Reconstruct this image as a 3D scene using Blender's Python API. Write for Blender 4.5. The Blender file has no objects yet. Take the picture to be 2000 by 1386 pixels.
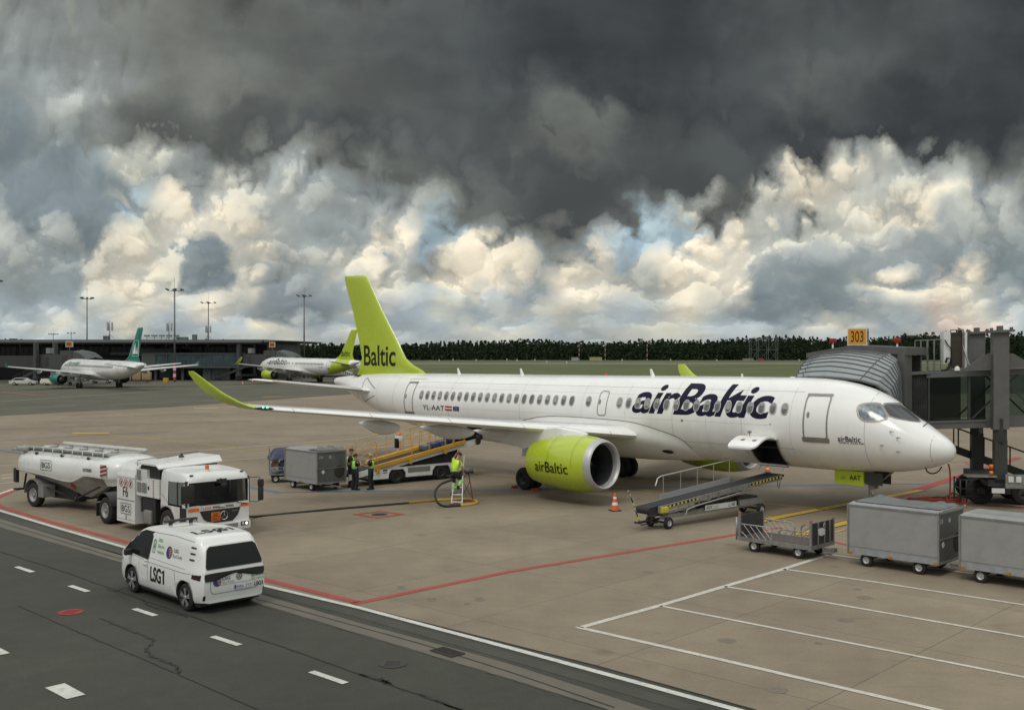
import bpy, bmesh, math, random
import numpy as np
from mathutils import Vector, Matrix
from mathutils.bvhtree import BVHTree
random.seed(7)
sc = bpy.context.scene
COL = sc.collection
R = math.radians
FPX, CAMH, CX, CY = 2100.0, 6.63, 1000.0, 684.0

def G(px, py, z=0.0):
    """point of the photograph laid on the level z (survey of the place)"""
    t = (CAMH - z) * FPX / (py - CY)
    return Vector(((px - CX) / FPX * t, t, z))
def D(px, py, depth):
    return Vector(((px - CX) / FPX * depth, depth, CAMH - (py - CY) / FPX * depth))

# ------------------------------------------------------------------ materials
def lin(c):
    c = c / 255.0
    return c / 12.92 if c <= 0.04045 else ((c + 0.055) / 1.055) ** 2.4
def rgb(r, g, b): return (lin(r), lin(g), lin(b), 1.0)
MATS = {}
def mat(name, col, rough=0.5, metal=0.0, var=0.0, scale=3.0, bump=0.0, bscale=60.0, coat=0.0, emit=None, estr=0.0, spec=0.5, dirt=None, dirt_amt=0.0, dirt_scale=1.2, streak=1.0):
    if name in MATS: return MATS[name]
    m = bpy.data.materials.new(name); m.use_nodes = True
    nt = m.node_tree; b = nt.nodes['Principled BSDF']
    c = tuple(col) if len(col) == 4 else tuple(col) + (1.0,)
    b.inputs['Base Color'].default_value = c
    b.inputs['Roughness'].default_value = rough
    b.inputs['Metallic'].default_value = metal
    b.inputs['Specular IOR Level'].default_value = spec
    if coat: b.inputs['Coat Weight'].default_value = coat; b.inputs['Coat Roughness'].default_value = 0.12
    if emit: b.inputs['Emission Color'].default_value = emit; b.inputs['Emission Strength'].default_value = estr
    L = nt.links
    if var or dirt:
        tc = nt.nodes.new('ShaderNodeTexCoord'); mp = nt.nodes.new('ShaderNodeMapping')
        mp.inputs['Scale'].default_value = (1, 1, streak)
        L.new(tc.outputs['Object'], mp.inputs['Vector'])
        last = None
        if var:
            n = nt.nodes.new('ShaderNodeTexNoise'); n.inputs['Scale'].default_value = scale; n.inputs['Detail'].default_value = 6; n.inputs['Roughness'].default_value = 0.62
            L.new(mp.outputs[0], n.inputs['Vector'])
            r = nt.nodes.new('ShaderNodeMapRange'); r.inputs[1].default_value = 0.3; r.inputs[2].default_value = 0.7
            r.inputs[3].default_value = 1 - var; r.inputs[4].default_value = 1 + var
            L.new(n.outputs[0], r.inputs[0])
            mx = nt.nodes.new('ShaderNodeVectorMath'); mx.operation = 'SCALE'
            mx.inputs[0].default_value = c[:3]; L.new(r.outputs[0], mx.inputs['Scale'])
            last = mx.outputs[0]
            rr = nt.nodes.new('ShaderNodeMapRange'); rr.inputs[1].default_value = 0.3; rr.inputs[2].default_value = 0.7
            rr.inputs[3].default_value = max(0.03, rough - 0.12); rr.inputs[4].default_value = min(1, rough + 0.12)
            L.new(n.outputs[0], rr.inputs[0]); L.new(rr.outputs[0], b.inputs['Roughness'])
        if dirt:
            n2 = nt.nodes.new('ShaderNodeTexNoise'); n2.inputs['Scale'].default_value = dirt_scale; n2.inputs['Detail'].default_value = 8; n2.inputs['Roughness'].default_value = 0.7
            L.new(mp.outputs[0], n2.inputs['Vector'])
            r2 = nt.nodes.new('ShaderNodeMapRange'); r2.inputs[1].default_value = 0.48; r2.inputs[2].default_value = 0.72
            r2.inputs[3].default_value = 0; r2.inputs[4].default_value = dirt_amt
            L.new(n2.outputs[0], r2.inputs[0])
            mm = nt.nodes.new('ShaderNodeMix'); mm.data_type = 'RGBA'
            L.new(r2.outputs[0], mm.inputs[0])
            if last: L.new(last, mm.inputs[6])
            else: mm.inputs[6].default_value = c
            mm.inputs[7].default_value = dirt
            last = mm.outputs[2]
        L.new(last, b.inputs['Base Color'])
    if bump:
        tc = nt.nodes.new('ShaderNodeTexCoord'); n = nt.nodes.new('ShaderNodeTexNoise')
        n.inputs['Scale'].default_value = bscale; n.inputs['Detail'].default_value = 5
        L.new(tc.outputs['Object'], n.inputs['Vector'])
        bp = nt.nodes.new('ShaderNodeBump'); bp.inputs['Strength'].default_value = bump; bp.inputs['Distance'].default_value = 0.02
        L.new(n.outputs[0], bp.inputs['Height']); L.new(bp.outputs[0], b.inputs['Normal'])
    MATS[name] = m
    return m
def glassmat(name, tint, alpha=0.35, rough=0.05):
    if name in MATS: return MATS[name]
    m = bpy.data.materials.new(name); m.use_nodes = True
    nt = m.node_tree; nt.nodes.clear()
    o = nt.nodes.new('ShaderNodeOutputMaterial'); t = nt.nodes.new('ShaderNodeBsdfTransparent'); g = nt.nodes.new('ShaderNodeBsdfGlossy')
    t.inputs[0].default_value = tint; g.inputs['Roughness'].default_value = rough; g.inputs[0].default_value = (.9, .95, .95, 1)
    f = nt.nodes.new('ShaderNodeFresnel'); f.inputs[0].default_value = 1.5
    mx = nt.nodes.new('ShaderNodeMixShader'); nt.links.new(f.outputs[0], mx.inputs[0]); nt.links.new(t.outputs[0], mx.inputs[1]); nt.links.new(g.outputs[0], mx.inputs[2])
    nt.links.new(mx.outputs[0], o.inputs[0]); MATS[name] = m
    return m

# ------------------------------------------------------------------ mesh builder
class MB:
    def __init__(s): s.bm = bmesh.new(); s.mats = []; s.mi = 0; s.sm = []
    def m(s, material):
        if material not in s.mats: s.mats.append(material)
        s.mi = s.mats.index(material); return s
    def _f(s, vs, smooth=False):
        try: f = s.bm.faces.new(vs)
        except ValueError: return None
        f.material_index = s.mi; f.smooth = smooth; return f
    def poly(s, pts, smooth=False):
        return s._f([s.bm.verts.new(p) for p in pts], smooth)
    def box(s, c, size, rot=None, bev=0.0):
        hx, hy, hz = size[0] / 2, size[1] / 2, size[2] / 2
        M = Matrix.Translation(Vector(c)) @ (rot.to_4x4() if rot is not None else Matrix.Identity(4))
        if bev > 0:
            bev = min(bev, hx * .9, hy * .9, hz * .9)
            tb = bmesh.new(); bmesh.ops.create_cube(tb, size=1.0)
            for v in tb.verts: v.co = Vector((v.co.x * size[0], v.co.y * size[1], v.co.z * size[2]))
            bmesh.ops.bevel(tb, geom=list(tb.edges), offset=bev, segments=2, affect='EDGES', profile=0.6)
            vm = {v: s.bm.verts.new(M @ v.co) for v in tb.verts}
            for f in tb.faces: s._f([vm[v] for v in f.verts], True)
            tb.free(); return s
        vs = [s.bm.verts.new(M @ Vector((x, y, z))) for x in (-hx, hx) for y in (-hy, hy) for z in (-hz, hz)]
        for a in ((0, 1, 3, 2), (4, 6, 7, 5), (0, 4, 5, 1), (2, 3, 7, 6), (0, 2, 6, 4), (1, 5, 7, 3)): s._f([vs[i] for i in a])
        return s
    def bx(s, x0, x1, y0, y1, z0, z1, bev=0.0):
        return s.box(((x0 + x1) / 2, (y0 + y1) / 2, (z0 + z1) / 2), (abs(x1 - x0), abs(y1 - y0), abs(z1 - z0)), None, bev)
    def beam(s, p, q, w, h=None, up=(0, 0, 1), bev=0.0):
        p, q = Vector(p), Vector(q); h = h or w; d = q - p; L = d.length
        if L < 1e-6: return s
        z = d / L; u = Vector(up)
        if abs(z.dot(u)) > 0.98: u = Vector((1, 0, 0))
        x = u.cross(z).normalized(); y = z.cross(x)
        rot = Matrix((x, y, z)).transposed()
        return s.box((p + q) / 2, (w, h, L), rot, bev)
    def tube(s, pts, r, n=8, caps=True, smooth=True, rs=None):
        pts = [Vector(p) for p in pts]; rings = []; prev = None
        for i, p in enumerate(pts):
            t = (pts[min(i + 1, len(pts) - 1)] - pts[max(i - 1, 0)]).normalized()
            if prev is None:
                u = Vector((0, 0, 1)) if abs(t.z) < 0.9 else Vector((1, 0, 0))
                x = t.cross(u).normalized()
            else:
                x = (prev - t * prev.dot(t)).normalized()
            prev = x; y = t.cross(x); rr = rs[i] if rs else r
            rings.append([s.bm.verts.new(p + (x * math.cos(2 * math.pi * k / n) + y * math.sin(2 * math.pi * k / n)) * rr) for k in range(n)])
        for a, b in zip(rings, rings[1:]):
            for k in range(n): s._f([a[k], a[(k + 1) % n], b[(k + 1) % n], b[k]], smooth)
        if caps: s._f(rings[0][::-1]); s._f(rings[-1])
        return s
    def cyl(s, p, q, r, r2=None, n=16, caps=True):
        return s.tube([p, q], r, n, caps, True, [r, r if r2 is None else r2])
    def lathe(s, prof, o=(0, 0, 0), ax=(1, 0, 0), n=32, smooth=True, close=False):
        """prof: (t along axis, radius) list"""
        o = Vector(o); a = Vector(ax).normalized(); u = Vector((0, 0, 1)) if abs(a.z) < .9 else Vector((1, 0, 0))
        x = a.cross(u).normalized(); y = a.cross(x); rings = []
        for t, r in prof:
            if r < 1e-5: rings.append([s.bm.verts.new(o + a * t)])
            else: rings.append([s.bm.verts.new(o + a * t + (x * math.cos(2 * math.pi * k / n) + y * math.sin(2 * math.pi * k / n)) * r) for k in range(n)])
        prs = list(zip(rings, rings[1:]))
        if close: prs.append((rings[-1], rings[0]))
        for A, Bq in prs:
            for k in range(n):
                k2 = (k + 1) % n
                if len(A) == 1 and len(Bq) == 1: continue
                if len(A) == 1: s._f([A[0], Bq[k2], Bq[k]], smooth)
                elif len(Bq) == 1: s._f([A[k], A[k2], Bq[0]], smooth)
                else: s._f([A[k], A[k2], Bq[k2], Bq[k]], smooth)
        return s
    def loft(s, secs, smooth=True, closed=True, caps=True):
        rings = [[s.bm.verts.new(p) for p in sec] for sec in secs]; n = len(rings[0])
        for A, Bq in zip(rings, rings[1:]):
            for k in range(n if closed else n - 1):
                k2 = (k + 1) % n; s._f([A[k], A[k2], Bq[k2], Bq[k]], smooth)
        if caps and closed: s._f(rings[0][::-1]); s._f(rings[-1])
        return s
    def prism(s, pts, off, smooth=False):
        """polygon (3D points) extruded by vector off"""
        off = Vector(off); a = [s.bm.verts.new(p) for p in pts]; b = [s.bm.verts.new(Vector(p) + off) for p in pts]; n = len(a)
        s._f(a); s._f(b[::-1])
        for k in range(n): s._f([a[k], b[k], b[(k + 1) % n], a[(k + 1) % n]], smooth)
        return s
    def raw(s, vs, fs, smooth=False):
        v = [s.bm.verts.new(p) for p in vs]
        for f in fs: s._f([v[i] for i in f], smooth)
        return s
    def obj(s, name, parent=None, material=None, norm=True, sharp=35):
        if material is not None: s.mats = [material]
        if norm: bmesh.ops.recalc_face_normals(s.bm, faces=list(s.bm.faces))
        for e in s.bm.edges:
            if len(e.link_faces) == 2 and e.link_faces[0].normal.angle(e.link_faces[1].normal, 0) > R(sharp): e.smooth = False
        me = bpy.data.meshes.new(name); s.bm.to_mesh(me); s.bm.free()
        for m_ in s.mats: me.materials.append(m_)
        o = bpy.data.objects.new(name, me); COL.objects.link(o)
        if parent is not None: o.parent = parent
        return o

def thing(name, label, cat, loc=(0, 0, 0), rotz=0.0, group=None):
    o = bpy.data.objects.new(name, None); COL.objects.link(o); o.empty_display_size = .2
    o.location = loc; o.rotation_euler = (0, 0, rotz); o['label'] = label; o['category'] = cat
    if group: o['group'] = group
    return o
def tag(o, label, cat, group=None):
    o['label'] = label; o['category'] = cat
    if group: o['group'] = group
    return o
def struct(o, label=None):
    o['kind'] = 'structure'
    if label: o['label'] = label
    return o
def dup(root, loc=None, rotz=None, label=None, group=None):
    def rec(o, par):
        c = o.copy(); COL.objects.link(c); c.parent = par
        for ch in list(o.children): rec(ch, c)
        return c
    r = rec(root, None)
    if loc is not None: r.location = loc
    if rotz is not None: r.rotation_euler = (0, 0, rotz)
    if label: r['label'] = label
    if group: r['group'] = group
    return r

_TC = {}
def text2d(s, size=1.0, shear=0.0, bold=0.0, xs=1.0, spacing=1.0, cut=0.0):
    """lettering as a flat 2D triangle mesh: (verts, faces, width); left at 0, baseline at 0"""
    cu = bpy.data.curves.new('lettering', 'FONT'); cu.body = s; cu.size = size; cu.shear = shear; cu.offset = bold; cu.space_character = spacing
    cu.resolution_u = 6; cu.fill_mode = 'BOTH'
    o = bpy.data.objects.new('lettering', cu); COL.objects.link(o)
    dg = bpy.context.evaluated_depsgraph_get(); me = bpy.data.meshes.new_from_object(o.evaluated_get(dg))
    bm = bmesh.new(); bm.from_mesh(me)
    bpy.data.objects.remove(o); bpy.data.curves.remove(cu); bpy.data.meshes.remove(me)
    bmesh.ops.remove_doubles(bm, verts=list(bm.verts), dist=1e-5)
    for v in bm.verts: v.co.x *= xs; v.co.z = 0
    if cut:
        ys = [v.co.y for v in bm.verts]; y = min(ys) + cut
        while y < max(ys):
            bmesh.ops.bisect_plane(bm, geom=list(bm.verts) + list(bm.edges) + list(bm.faces), plane_co=(0, y, 0), plane_no=(0, 1, 0)); y += cut
    x0 = min(v.co.x for v in bm.verts)
    bm.verts.ensure_lookup_table(); idx = {v: i for i, v in enumerate(bm.verts)}
    vs = [(v.co.x - x0, v.co.y) for v in bm.verts]; fs = [[idx[v] for v in f.verts] for f in bm.faces]
    bm.free()
    return vs, fs, max(v[0] for v in vs)
def flat_text(mb, s, o, ux, uy, height, width=None, **kw):
    """text on a plane; o = lower-left corner, ux/uy unit vectors, height = cap height in m"""
    vs, fs, w = text2d(s, **kw)
    H = text2d('H')[0] if 'H' not in _TC else None
    if H: _TC['H'] = max(v[1] for v in H)
    k = height / _TC['H']; kx = width / w if width else k
    o, ux, uy = Vector(o), Vector(ux), Vector(uy)
    mb.raw([o + ux * x * kx + uy * y * k for x, y in vs], fs)

# ------------------------------------------------------------------ camera
cam = bpy.data.cameras.new('camera'); camo = bpy.data.objects.new('camera', cam); COL.objects.link(camo); sc.camera = camo
cam.sensor_width = 36; cam.lens = 36 * FPX / 2000; cam.clip_end = 6000; cam.clip_start = .1
camo.location = (0, 0, CAMH); camo.rotation_euler = (R(90), 0, 0); cam.shift_y = (CY - 693) / 2000.0
sc.view_settings.view_transform = 'Standard'; sc.view_settings.look = 'None'; sc.view_settings.exposure = 0; sc.view_settings.gamma = 1
# ------------------------------------------------------------------ sky
def build_world():
    w = bpy.data.worlds.new('World'); sc.world = w; w.use_nodes = True
    nt = w.node_tree; N = nt.nodes; L = nt.links; N.clear()
    def mk(t, **kw):
        n = N.new(t)
        for k, v in kw.items(): setattr(n, k, v)
        return n
    def math_(op, a, b=None, clamp=False):
        n = mk('ShaderNodeMath', operation=op); n.use_clamp = clamp
        for i, x in enumerate((a, b)):
            if x is None: continue
            if isinstance(x, (int, float)): n.inputs[i].default_value = x
            else: L.new(x, n.inputs[i])
        return n.outputs[0]
    def rng(x, a, b, c=0.0, d=1.0, smooth=True):
        n = mk('ShaderNodeMapRange', interpolation_type='SMOOTHSTEP' if smooth else 'LINEAR')
        L.new(x, n.inputs[0])
        for i, v in enumerate((a, b, c, d)): n.inputs[i + 1].default_value = v
        return n.outputs[0]
    def mix(f, a, b, mode='MIX'):
        n = mk('ShaderNodeMix', data_type='RGBA', blend_type=mode); n.clamp_factor = True
        for i, x in ((0, f), (6, a), (7, b)):
            if isinstance(x, (int, float)): n.inputs[i].default_value = x
            elif isinstance(x, tuple): n.inputs[i].default_value = x
            else: L.new(x, n.inputs[i])
        return n.outputs[2]
    def noise(vec, scale, detail=6, rough=.55, typ='FBM', dist=0.0, dim='2D', col=False):
        n = mk('ShaderNodeTexNoise', noise_dimensions=dim, noise_type=typ); n.inputs['Scale'].default_value = scale
        n.inputs['Detail'].default_value = detail; n.inputs['Roughness'].default_value = rough; n.inputs['Distortion'].default_value = dist
        L.new(vec, n.inputs['Vector']); return n.outputs[1 if col else 0]
    tc = mk('ShaderNodeTexCoord'); sx = mk('ShaderNodeSeparateXYZ'); L.new(tc.outputs['Generated'], sx.inputs[0])
    x, y, z = sx.outputs
    yy = math_('MAXIMUM', y, 0.12)
    u = math_('DIVIDE', x, yy); v = math_('DIVIDE', z, yy)
    # 100 photo pixels = 1 unit: a handy survey scale
    U = math_('MULTIPLY', u, 21.0); V = math_('MULTIPLY', v, 21.0)
    cx = mk('ShaderNodeCombineXYZ'); L.new(U, cx.inputs[0]); L.new(V, cx.inputs[1]); P0 = cx.outputs[0]
    # bank-wide warp plus billowing warp, small close to the horizon
    amp = rng(V, 0.0, 2.2, 0.25, 1.0)
    def warp(vec, scale, amount, detail=4, rough=.6):
        c = noise(vec, scale, detail, rough, col=True)
        s_ = mk('ShaderNodeVectorMath', operation='SUBTRACT'); L.new(c, s_.inputs[0]); s_.inputs[1].default_value = (.5, .5, .5)
        k = mk('ShaderNodeVectorMath', operation='SCALE'); L.new(s_.outputs[0], k.inputs[0])
        L.new(math_('MULTIPLY', amp, amount), k.inputs['Scale'])
        a_ = mk('ShaderNodeVectorMath', operation='ADD'); L.new(vec, a_.inputs[0]); L.new(k.outputs[0], a_.inputs[1])
        return a_.outputs[0]
    P1 = warp(P0, .8, 1.1, 9, .58)
    # bubbly displacement from smooth voronoi cells, for cauliflower edges
    def vor(vec, scale, detail=2.5, rough=.55):
        n = mk('ShaderNodeTexVoronoi', voronoi_dimensions='2D', feature='SMOOTH_F1'); n.inputs['Scale'].default_value = scale
        n.inputs['Detail'].default_value = detail; n.inputs['Roughness'].default_value = rough; n.inputs['Smoothness'].default_value = .35
        n.normalize = True
        L.new(vec, n.inputs['Vector']); return n.outputs['Distance']
    def stretch(vec, sy):
        m_ = mk('ShaderNodeMapping'); m_.inputs['Scale'].default_value = (1, sy, 1); L.new(vec, m_.inputs[0]); return m_.outputs[0]
    lg = math_('MULTIPLY', math_('LOGARITHM', math_('ADD', math_('MAXIMUM', V, -.3), 1.3), math.e), 3.6)
    cq = mk('ShaderNodeCombineXYZ'); L.new(U, cq.inputs[0]); L.new(lg, cq.inputs[1])
    Pq = cq.outputs[0]
    amp1 = amp; amp = rng(V, -1.0, -.5, .99, 1.0)
    Ps = warp(Pq, 1.3, .5, 8, .62); amp = amp1
    def ridged(vec, scale, detail=7.0, rough=.56):
        n = mk('ShaderNodeTexNoise', noise_dimensions='2D', noise_type='RIDGED_MULTIFRACTAL'); n.inputs['Scale'].default_value = scale; n.inputs['Detail'].default_value = detail
        n.inputs['Roughness'].default_value = rough; n.inputs['Lacunarity'].default_value = 2.1; n.inputs['Offset'].default_value = .95; n.inputs['Gain'].default_value = 1.2; n.normalize = True
        L.new(vec, n.inputs['Vector']); return n.outputs[0]
    b1 = ridged(Ps, .85)
    of = mk('ShaderNodeVectorMath', operation='ADD'); L.new(Ps, of.inputs[0]); of.inputs[1].default_value = (-.05, .09, 0)
    b2 = ridged(of.outputs[0], .85)
    relief = math_('SUBTRACT', b2, b1)
    sp = mk('ShaderNodeSeparateXYZ'); L.new(P1, sp.inputs[0])
    bub = math_('MULTIPLY', math_('SUBTRACT', b1, .5), amp)
    Uw = math_('ADD', sp.outputs[0], math_('MULTIPLY', bub, .15)); Vw = math_('ADD', sp.outputs[1], math_('MULTIPLY', bub, .5))
    pal = dict(K=(63, 67, 70), D=(78, 83, 85), e=(92, 96, 95), d=(104, 108, 105), G=(120, 123, 117), g=(144, 148, 143), b=(146, 156, 156), s=(133, 143, 146),
               L=(170, 175, 170), l=(156, 162, 160), W=(199, 198, 184), C=(224, 215, 194), B=(163, 182, 190), P=(172, 182, 185), p=(205, 190, 175), t=(154, 163, 166))
    rows = [
     (-120, '0K 2000K'),
     (0, '0g 150g 300G 450d 700e 950D 1050K 1350K 1500D 1800D 2000K'),
     (60, '0g 120g 300G 450d 600e 900D 1050K 1400K 1520D 1650D 1800D 2000K'),
     (110, '0L 60l 150g 240g 330G 430G 520d 700e 900D 1050K 1400K 1500D 1580e 1750D 2000K'),
     (160, '0l 70L 170L 215g 270G 330G 390G 460G 530d 700e 950D 1050D 1250K 1500D 1560e 1650D 1800K 2000K'),
     (205, '0b 60l 150L 210g 250d 400d 450e 700e 950D 1035e 1060d 1110d 1200d 1240D 1400K 1560D 1640D 1720K 1900K 2000K'),
     (245, '0s 80b 160g 230G 270e 400e 600D 900D 1030e 1070d 1170d 1230D 1300D 1550K 1700K 1990K 2000D'),
     (285, '0s 100b 180b 212L 230W 310W 370L 430d 480G 540g 600G 700d 800e 1000D 1130e 1250D 1450D 1560K 1610D 1640W 1680g 1740W 1770D 1830K 2000D'),
     (320, '0s 130s 190b 220L 260W 360L 420g 470W 550L 620l 700g 760d 900D 1150D 1300D 1500D 1530g 1550C 1640C 1700W 1770L 1800g 1860g 1930d 2000e'),
     (360, '0s 100s 200s 260b 310l 360g 410L 440W 520W 600L 700l 800g 860d 1000e 1060D 1300D 1420D 1470e 1490W 1600C 1700W 1780W 1800g 1840L 1900l 2000g'),
     (395, '0s 120s 190s 220s 240B 275B 290L 340C 450C 530L 620L 720L 800L 850g 930d 1040D 1180D 1280d 1310L 1370W 1400d 1450e 1480W 1570L 1580d 1612e 1625W 1780C 1880W 1920L 2000l'),
     (430, '0l 60L 130s 190s 220L 260L 290W 420C 520W 620l 690l 730L 780C 815L 830B 900B 920l 1010G 1120G 1200g 1240B 1370B 1385L 1450C 1550L 1570e 1580W 1700W 1800L 1900L 2000l'),
     (465, '0L 180l 190W 280C 340W 345s 410s 430W 520C 560L 640l 700W 740C 790C 850B 880P 890C 990C 1010L 1060g 1110g 1200P 1230B 1330B 1360C 1480C 1500W 1620W 1680l 1780l 2000b'),
     (505, '0L 165b 175W 260C 340W 345s 440s 450W 540L 560g 670W 720C 760l 800W 850g 875C 1000C 1030L 1070L 1100C 1180C 1220B 1240L 1330C 1440C 1465W 1475b 1560l 1700l 1900b 2000b'),
     (545, '0l 160b 170W 240C 340W 350s 450s 455W 500C 540t 690L 740C 820L 870C 1000C 1040L 1110C 1260L 1340C 1460C 1475s 1650b 1690W 1710C 1750C 1800l 1820t 1840C 1900C 1960L 2000t'),
     (575, '0t 100t 150t 160W 220W 300C 380L 450W 520l 560t 650t 720L 790W 840P 900W 1000P 1060t 1130C 1220W 1290L 1320C 1420W 1480s 1600s 1700t 1730W 1840C 1920W 1960t 2000L'),
     (605, '0t 90P 180L 280W 340P 420C 470t 560s 640s 670L 700W 760t 830P 860W 930t 1000L 1080W 1150L 1260P 1340C 1400L 1450s 1560s 1600t 1620W 1680L 1760t 1840p 1930W 1980L 2000P'),
     (632, '0P 120W 200P 260C 300P 360P 470P 490C 540W 600P 700t 780t 860P 930W 1010P 1100L 1200P 1300W 1400P 1540P 1600W 1660W 1720P 1800P 1860p 1930p 2000P'),
     (655, '0P 100P 260L 420P 560W 640P 700W 800P 900L 1000W 1080P 1200L 1320W 1420P 1550L 1650P 1780L 1900p 2000P'),
     (684, '0L 300P 700L 1100P 1500L 1700P 2000L'),
    ]
    fx = math_('DIVIDE', math_('ADD', Uw, 10.6), 21.2)   # photo x -60..2060
    prev = None; cols = []
    import re
    for py, st in rows:
        cr = mk('ShaderNodeValToRGB'); L.new(fx, cr.inputs[0]); el = cr.color_ramp.elements
        stops = [(int(a), c) for a, c in re.findall(r'(\d+)([A-Za-z])', st)]
        while len(el) < len(stops): el.new(.5)
        for e_, (px, c) in zip(el, stops):
            e_.position = (px - 1000 + 1060) / 2120.0; e_.color = rgb(*pal[c])
        cols.append((py, cr.outputs[0]))
    cur = cols[0][1]
    for (pa, ca), (pb, cb) in zip(cols, cols[1:]):
        va, vb = (684 - pa) / 100.0, (684 - pb) / 100.0
        f = rng(Vw, va, vb, 0, 1, smooth=False)
        cur = mix(f, cur, cb)
    # lit cauliflower heads standing out crisply against shaded cloud
    lum = mk('ShaderNodeRGBToBW'); L.new(cur, lum.inputs[0])
    band = math_('MULTIPLY', rng(lum.outputs[0], .13, .30), rng(V, 0.0, 1.5, .45, 1.0))
    nb = math_('SUBTRACT', .55, b1)                                  # high in the middle of a billow
    big = noise(Pq, 1.0, 7, .58); big = math_('MULTIPLY', math_('SUBTRACT', big, .5), 1.35)
    field = math_('ADD', math_('ADD', math_('MULTIPLY', nb, .62), big), math_('MULTIPLY', math_('SUBTRACT', lum.outputs[0], .40), 1.15))
    S = math_('ADD', math_('MULTIPLY', rng(field, -.02, .07), .52), math_('MULTIPLY', rng(field, -.22, .22), .48))
    S2 = rng(field, .10, .32)
    gain = math_('ADD', math_('ADD', .87, math_('MULTIPLY', S, .20)), math_('MULTIPLY', S2, .10))
    gain = math_('ADD', gain, math_('MULTIPLY', math_('MULTIPLY', relief, math_('ADD', S, .2)), .8))
    gain = math_('ADD', 1.0, math_('MULTIPLY', math_('SUBTRACT', gain, 1.0), band))
    gl = math_('MINIMUM', math_('MAXIMUM', gain, .6), 1.28)
    gc = mk('ShaderNodeVectorMath', operation='SCALE'); L.new(cur, gc.inputs[0]); L.new(gl, gc.inputs['Scale'])
    tint = mix(math_('MULTIPLY', math_('SUBTRACT', 1.0, S), band), (1.01, 1.0, .985, 1), (.95, .985, 1.03, 1))
    tm = mk('ShaderNodeVectorMath', operation='MULTIPLY'); L.new(gc.outputs[0], tm.inputs[0]); L.new(tint, tm.inputs[1]); gc = tm
    # soft large mottling of the deck
    deck = noise(stretch(P0, 1.5), .55, 7, .5)
    dk = rng(deck, .3, .7, .86, 1.16)
    gd = mk('ShaderNodeVectorMath', operation='SCALE'); L.new(gc.outputs[0], gd.inputs[0]); L.new(dk, gd.inputs['Scale'])
    front = gd.outputs[0]
    # the rest of the sky: broken bright overcast behind and above the camera
    st = mk('ShaderNodeTexSky', sky_type='NISHITA'); st.sun_disc = False; st.sun_elevation = R(SUN_EL); st.sun_rotation = R(SUN_ROT)
    nk = mk('ShaderNodeVectorMath', operation='SCALE'); L.new(st.outputs[0], nk.inputs[0]); nk.inputs['Scale'].default_value = .08
    cn = noise(tc.outputs['Generated'], 3.0, 7, .55, dim='3D')
    cloudc = mix(rng(cn, .35, .65), (SKY_B[0] * .62, SKY_B[1] * .66, SKY_B[2] * .70, 1), (SKY_B[0] * 1.3, SKY_B[1] * 1.3, SKY_B[2] * 1.3, 1))
    back = mix(rng(cn, .28, .4, .35, .97), nk.outputs[0], cloudc)
    elb = mk('ShaderNodeVectorMath', operation='SCALE'); L.new(back, elb.inputs[0]); L.new(rng(z, 0.0, .75, .38, 1.15), elb.inputs['Scale']); back = elb.outputs[0]
    # dark deck overhead in front, thinning out towards the zenith
    fm = math_('MULTIPLY', rng(y, .22, .55), rng(z, .42, .72, 1.0, 0.0))
    allc = mix(fm, back, front)
    # below the horizon
    low = rng(z, -.02, 0.0)
    allc = mix(low, (.12, .12, .11, 1), allc)
    bg = mk('ShaderNodeBackground'); L.new(allc, bg.inputs[0]); bg.inputs[1].default_value = 1.0
    out = mk('ShaderNodeOutputWorld'); L.new(bg.outputs[0], out.inputs[0])
    w.cycles.sampling_method = 'MANUAL'; w.cycles.sample_map_resolution = 512
SUN_EL, SUN_ROT = 48.0, 200.0
SKY_B = (.95, .96, .92)
build_world()
sun = bpy.data.lights.new('sun', 'SUN'); suno = bpy.data.objects.new('sun', sun); COL.objects.link(suno)
sun.energy = 1.0; sun.angle = R(18); sun.color = (1, .95, .86)
# sun behind the camera, a little to the left
_d = Vector((-.35, -.75, 1.15)).normalized()
suno.rotation_euler = _d.to_track_quat('Z', 'Y').to_euler()
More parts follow.
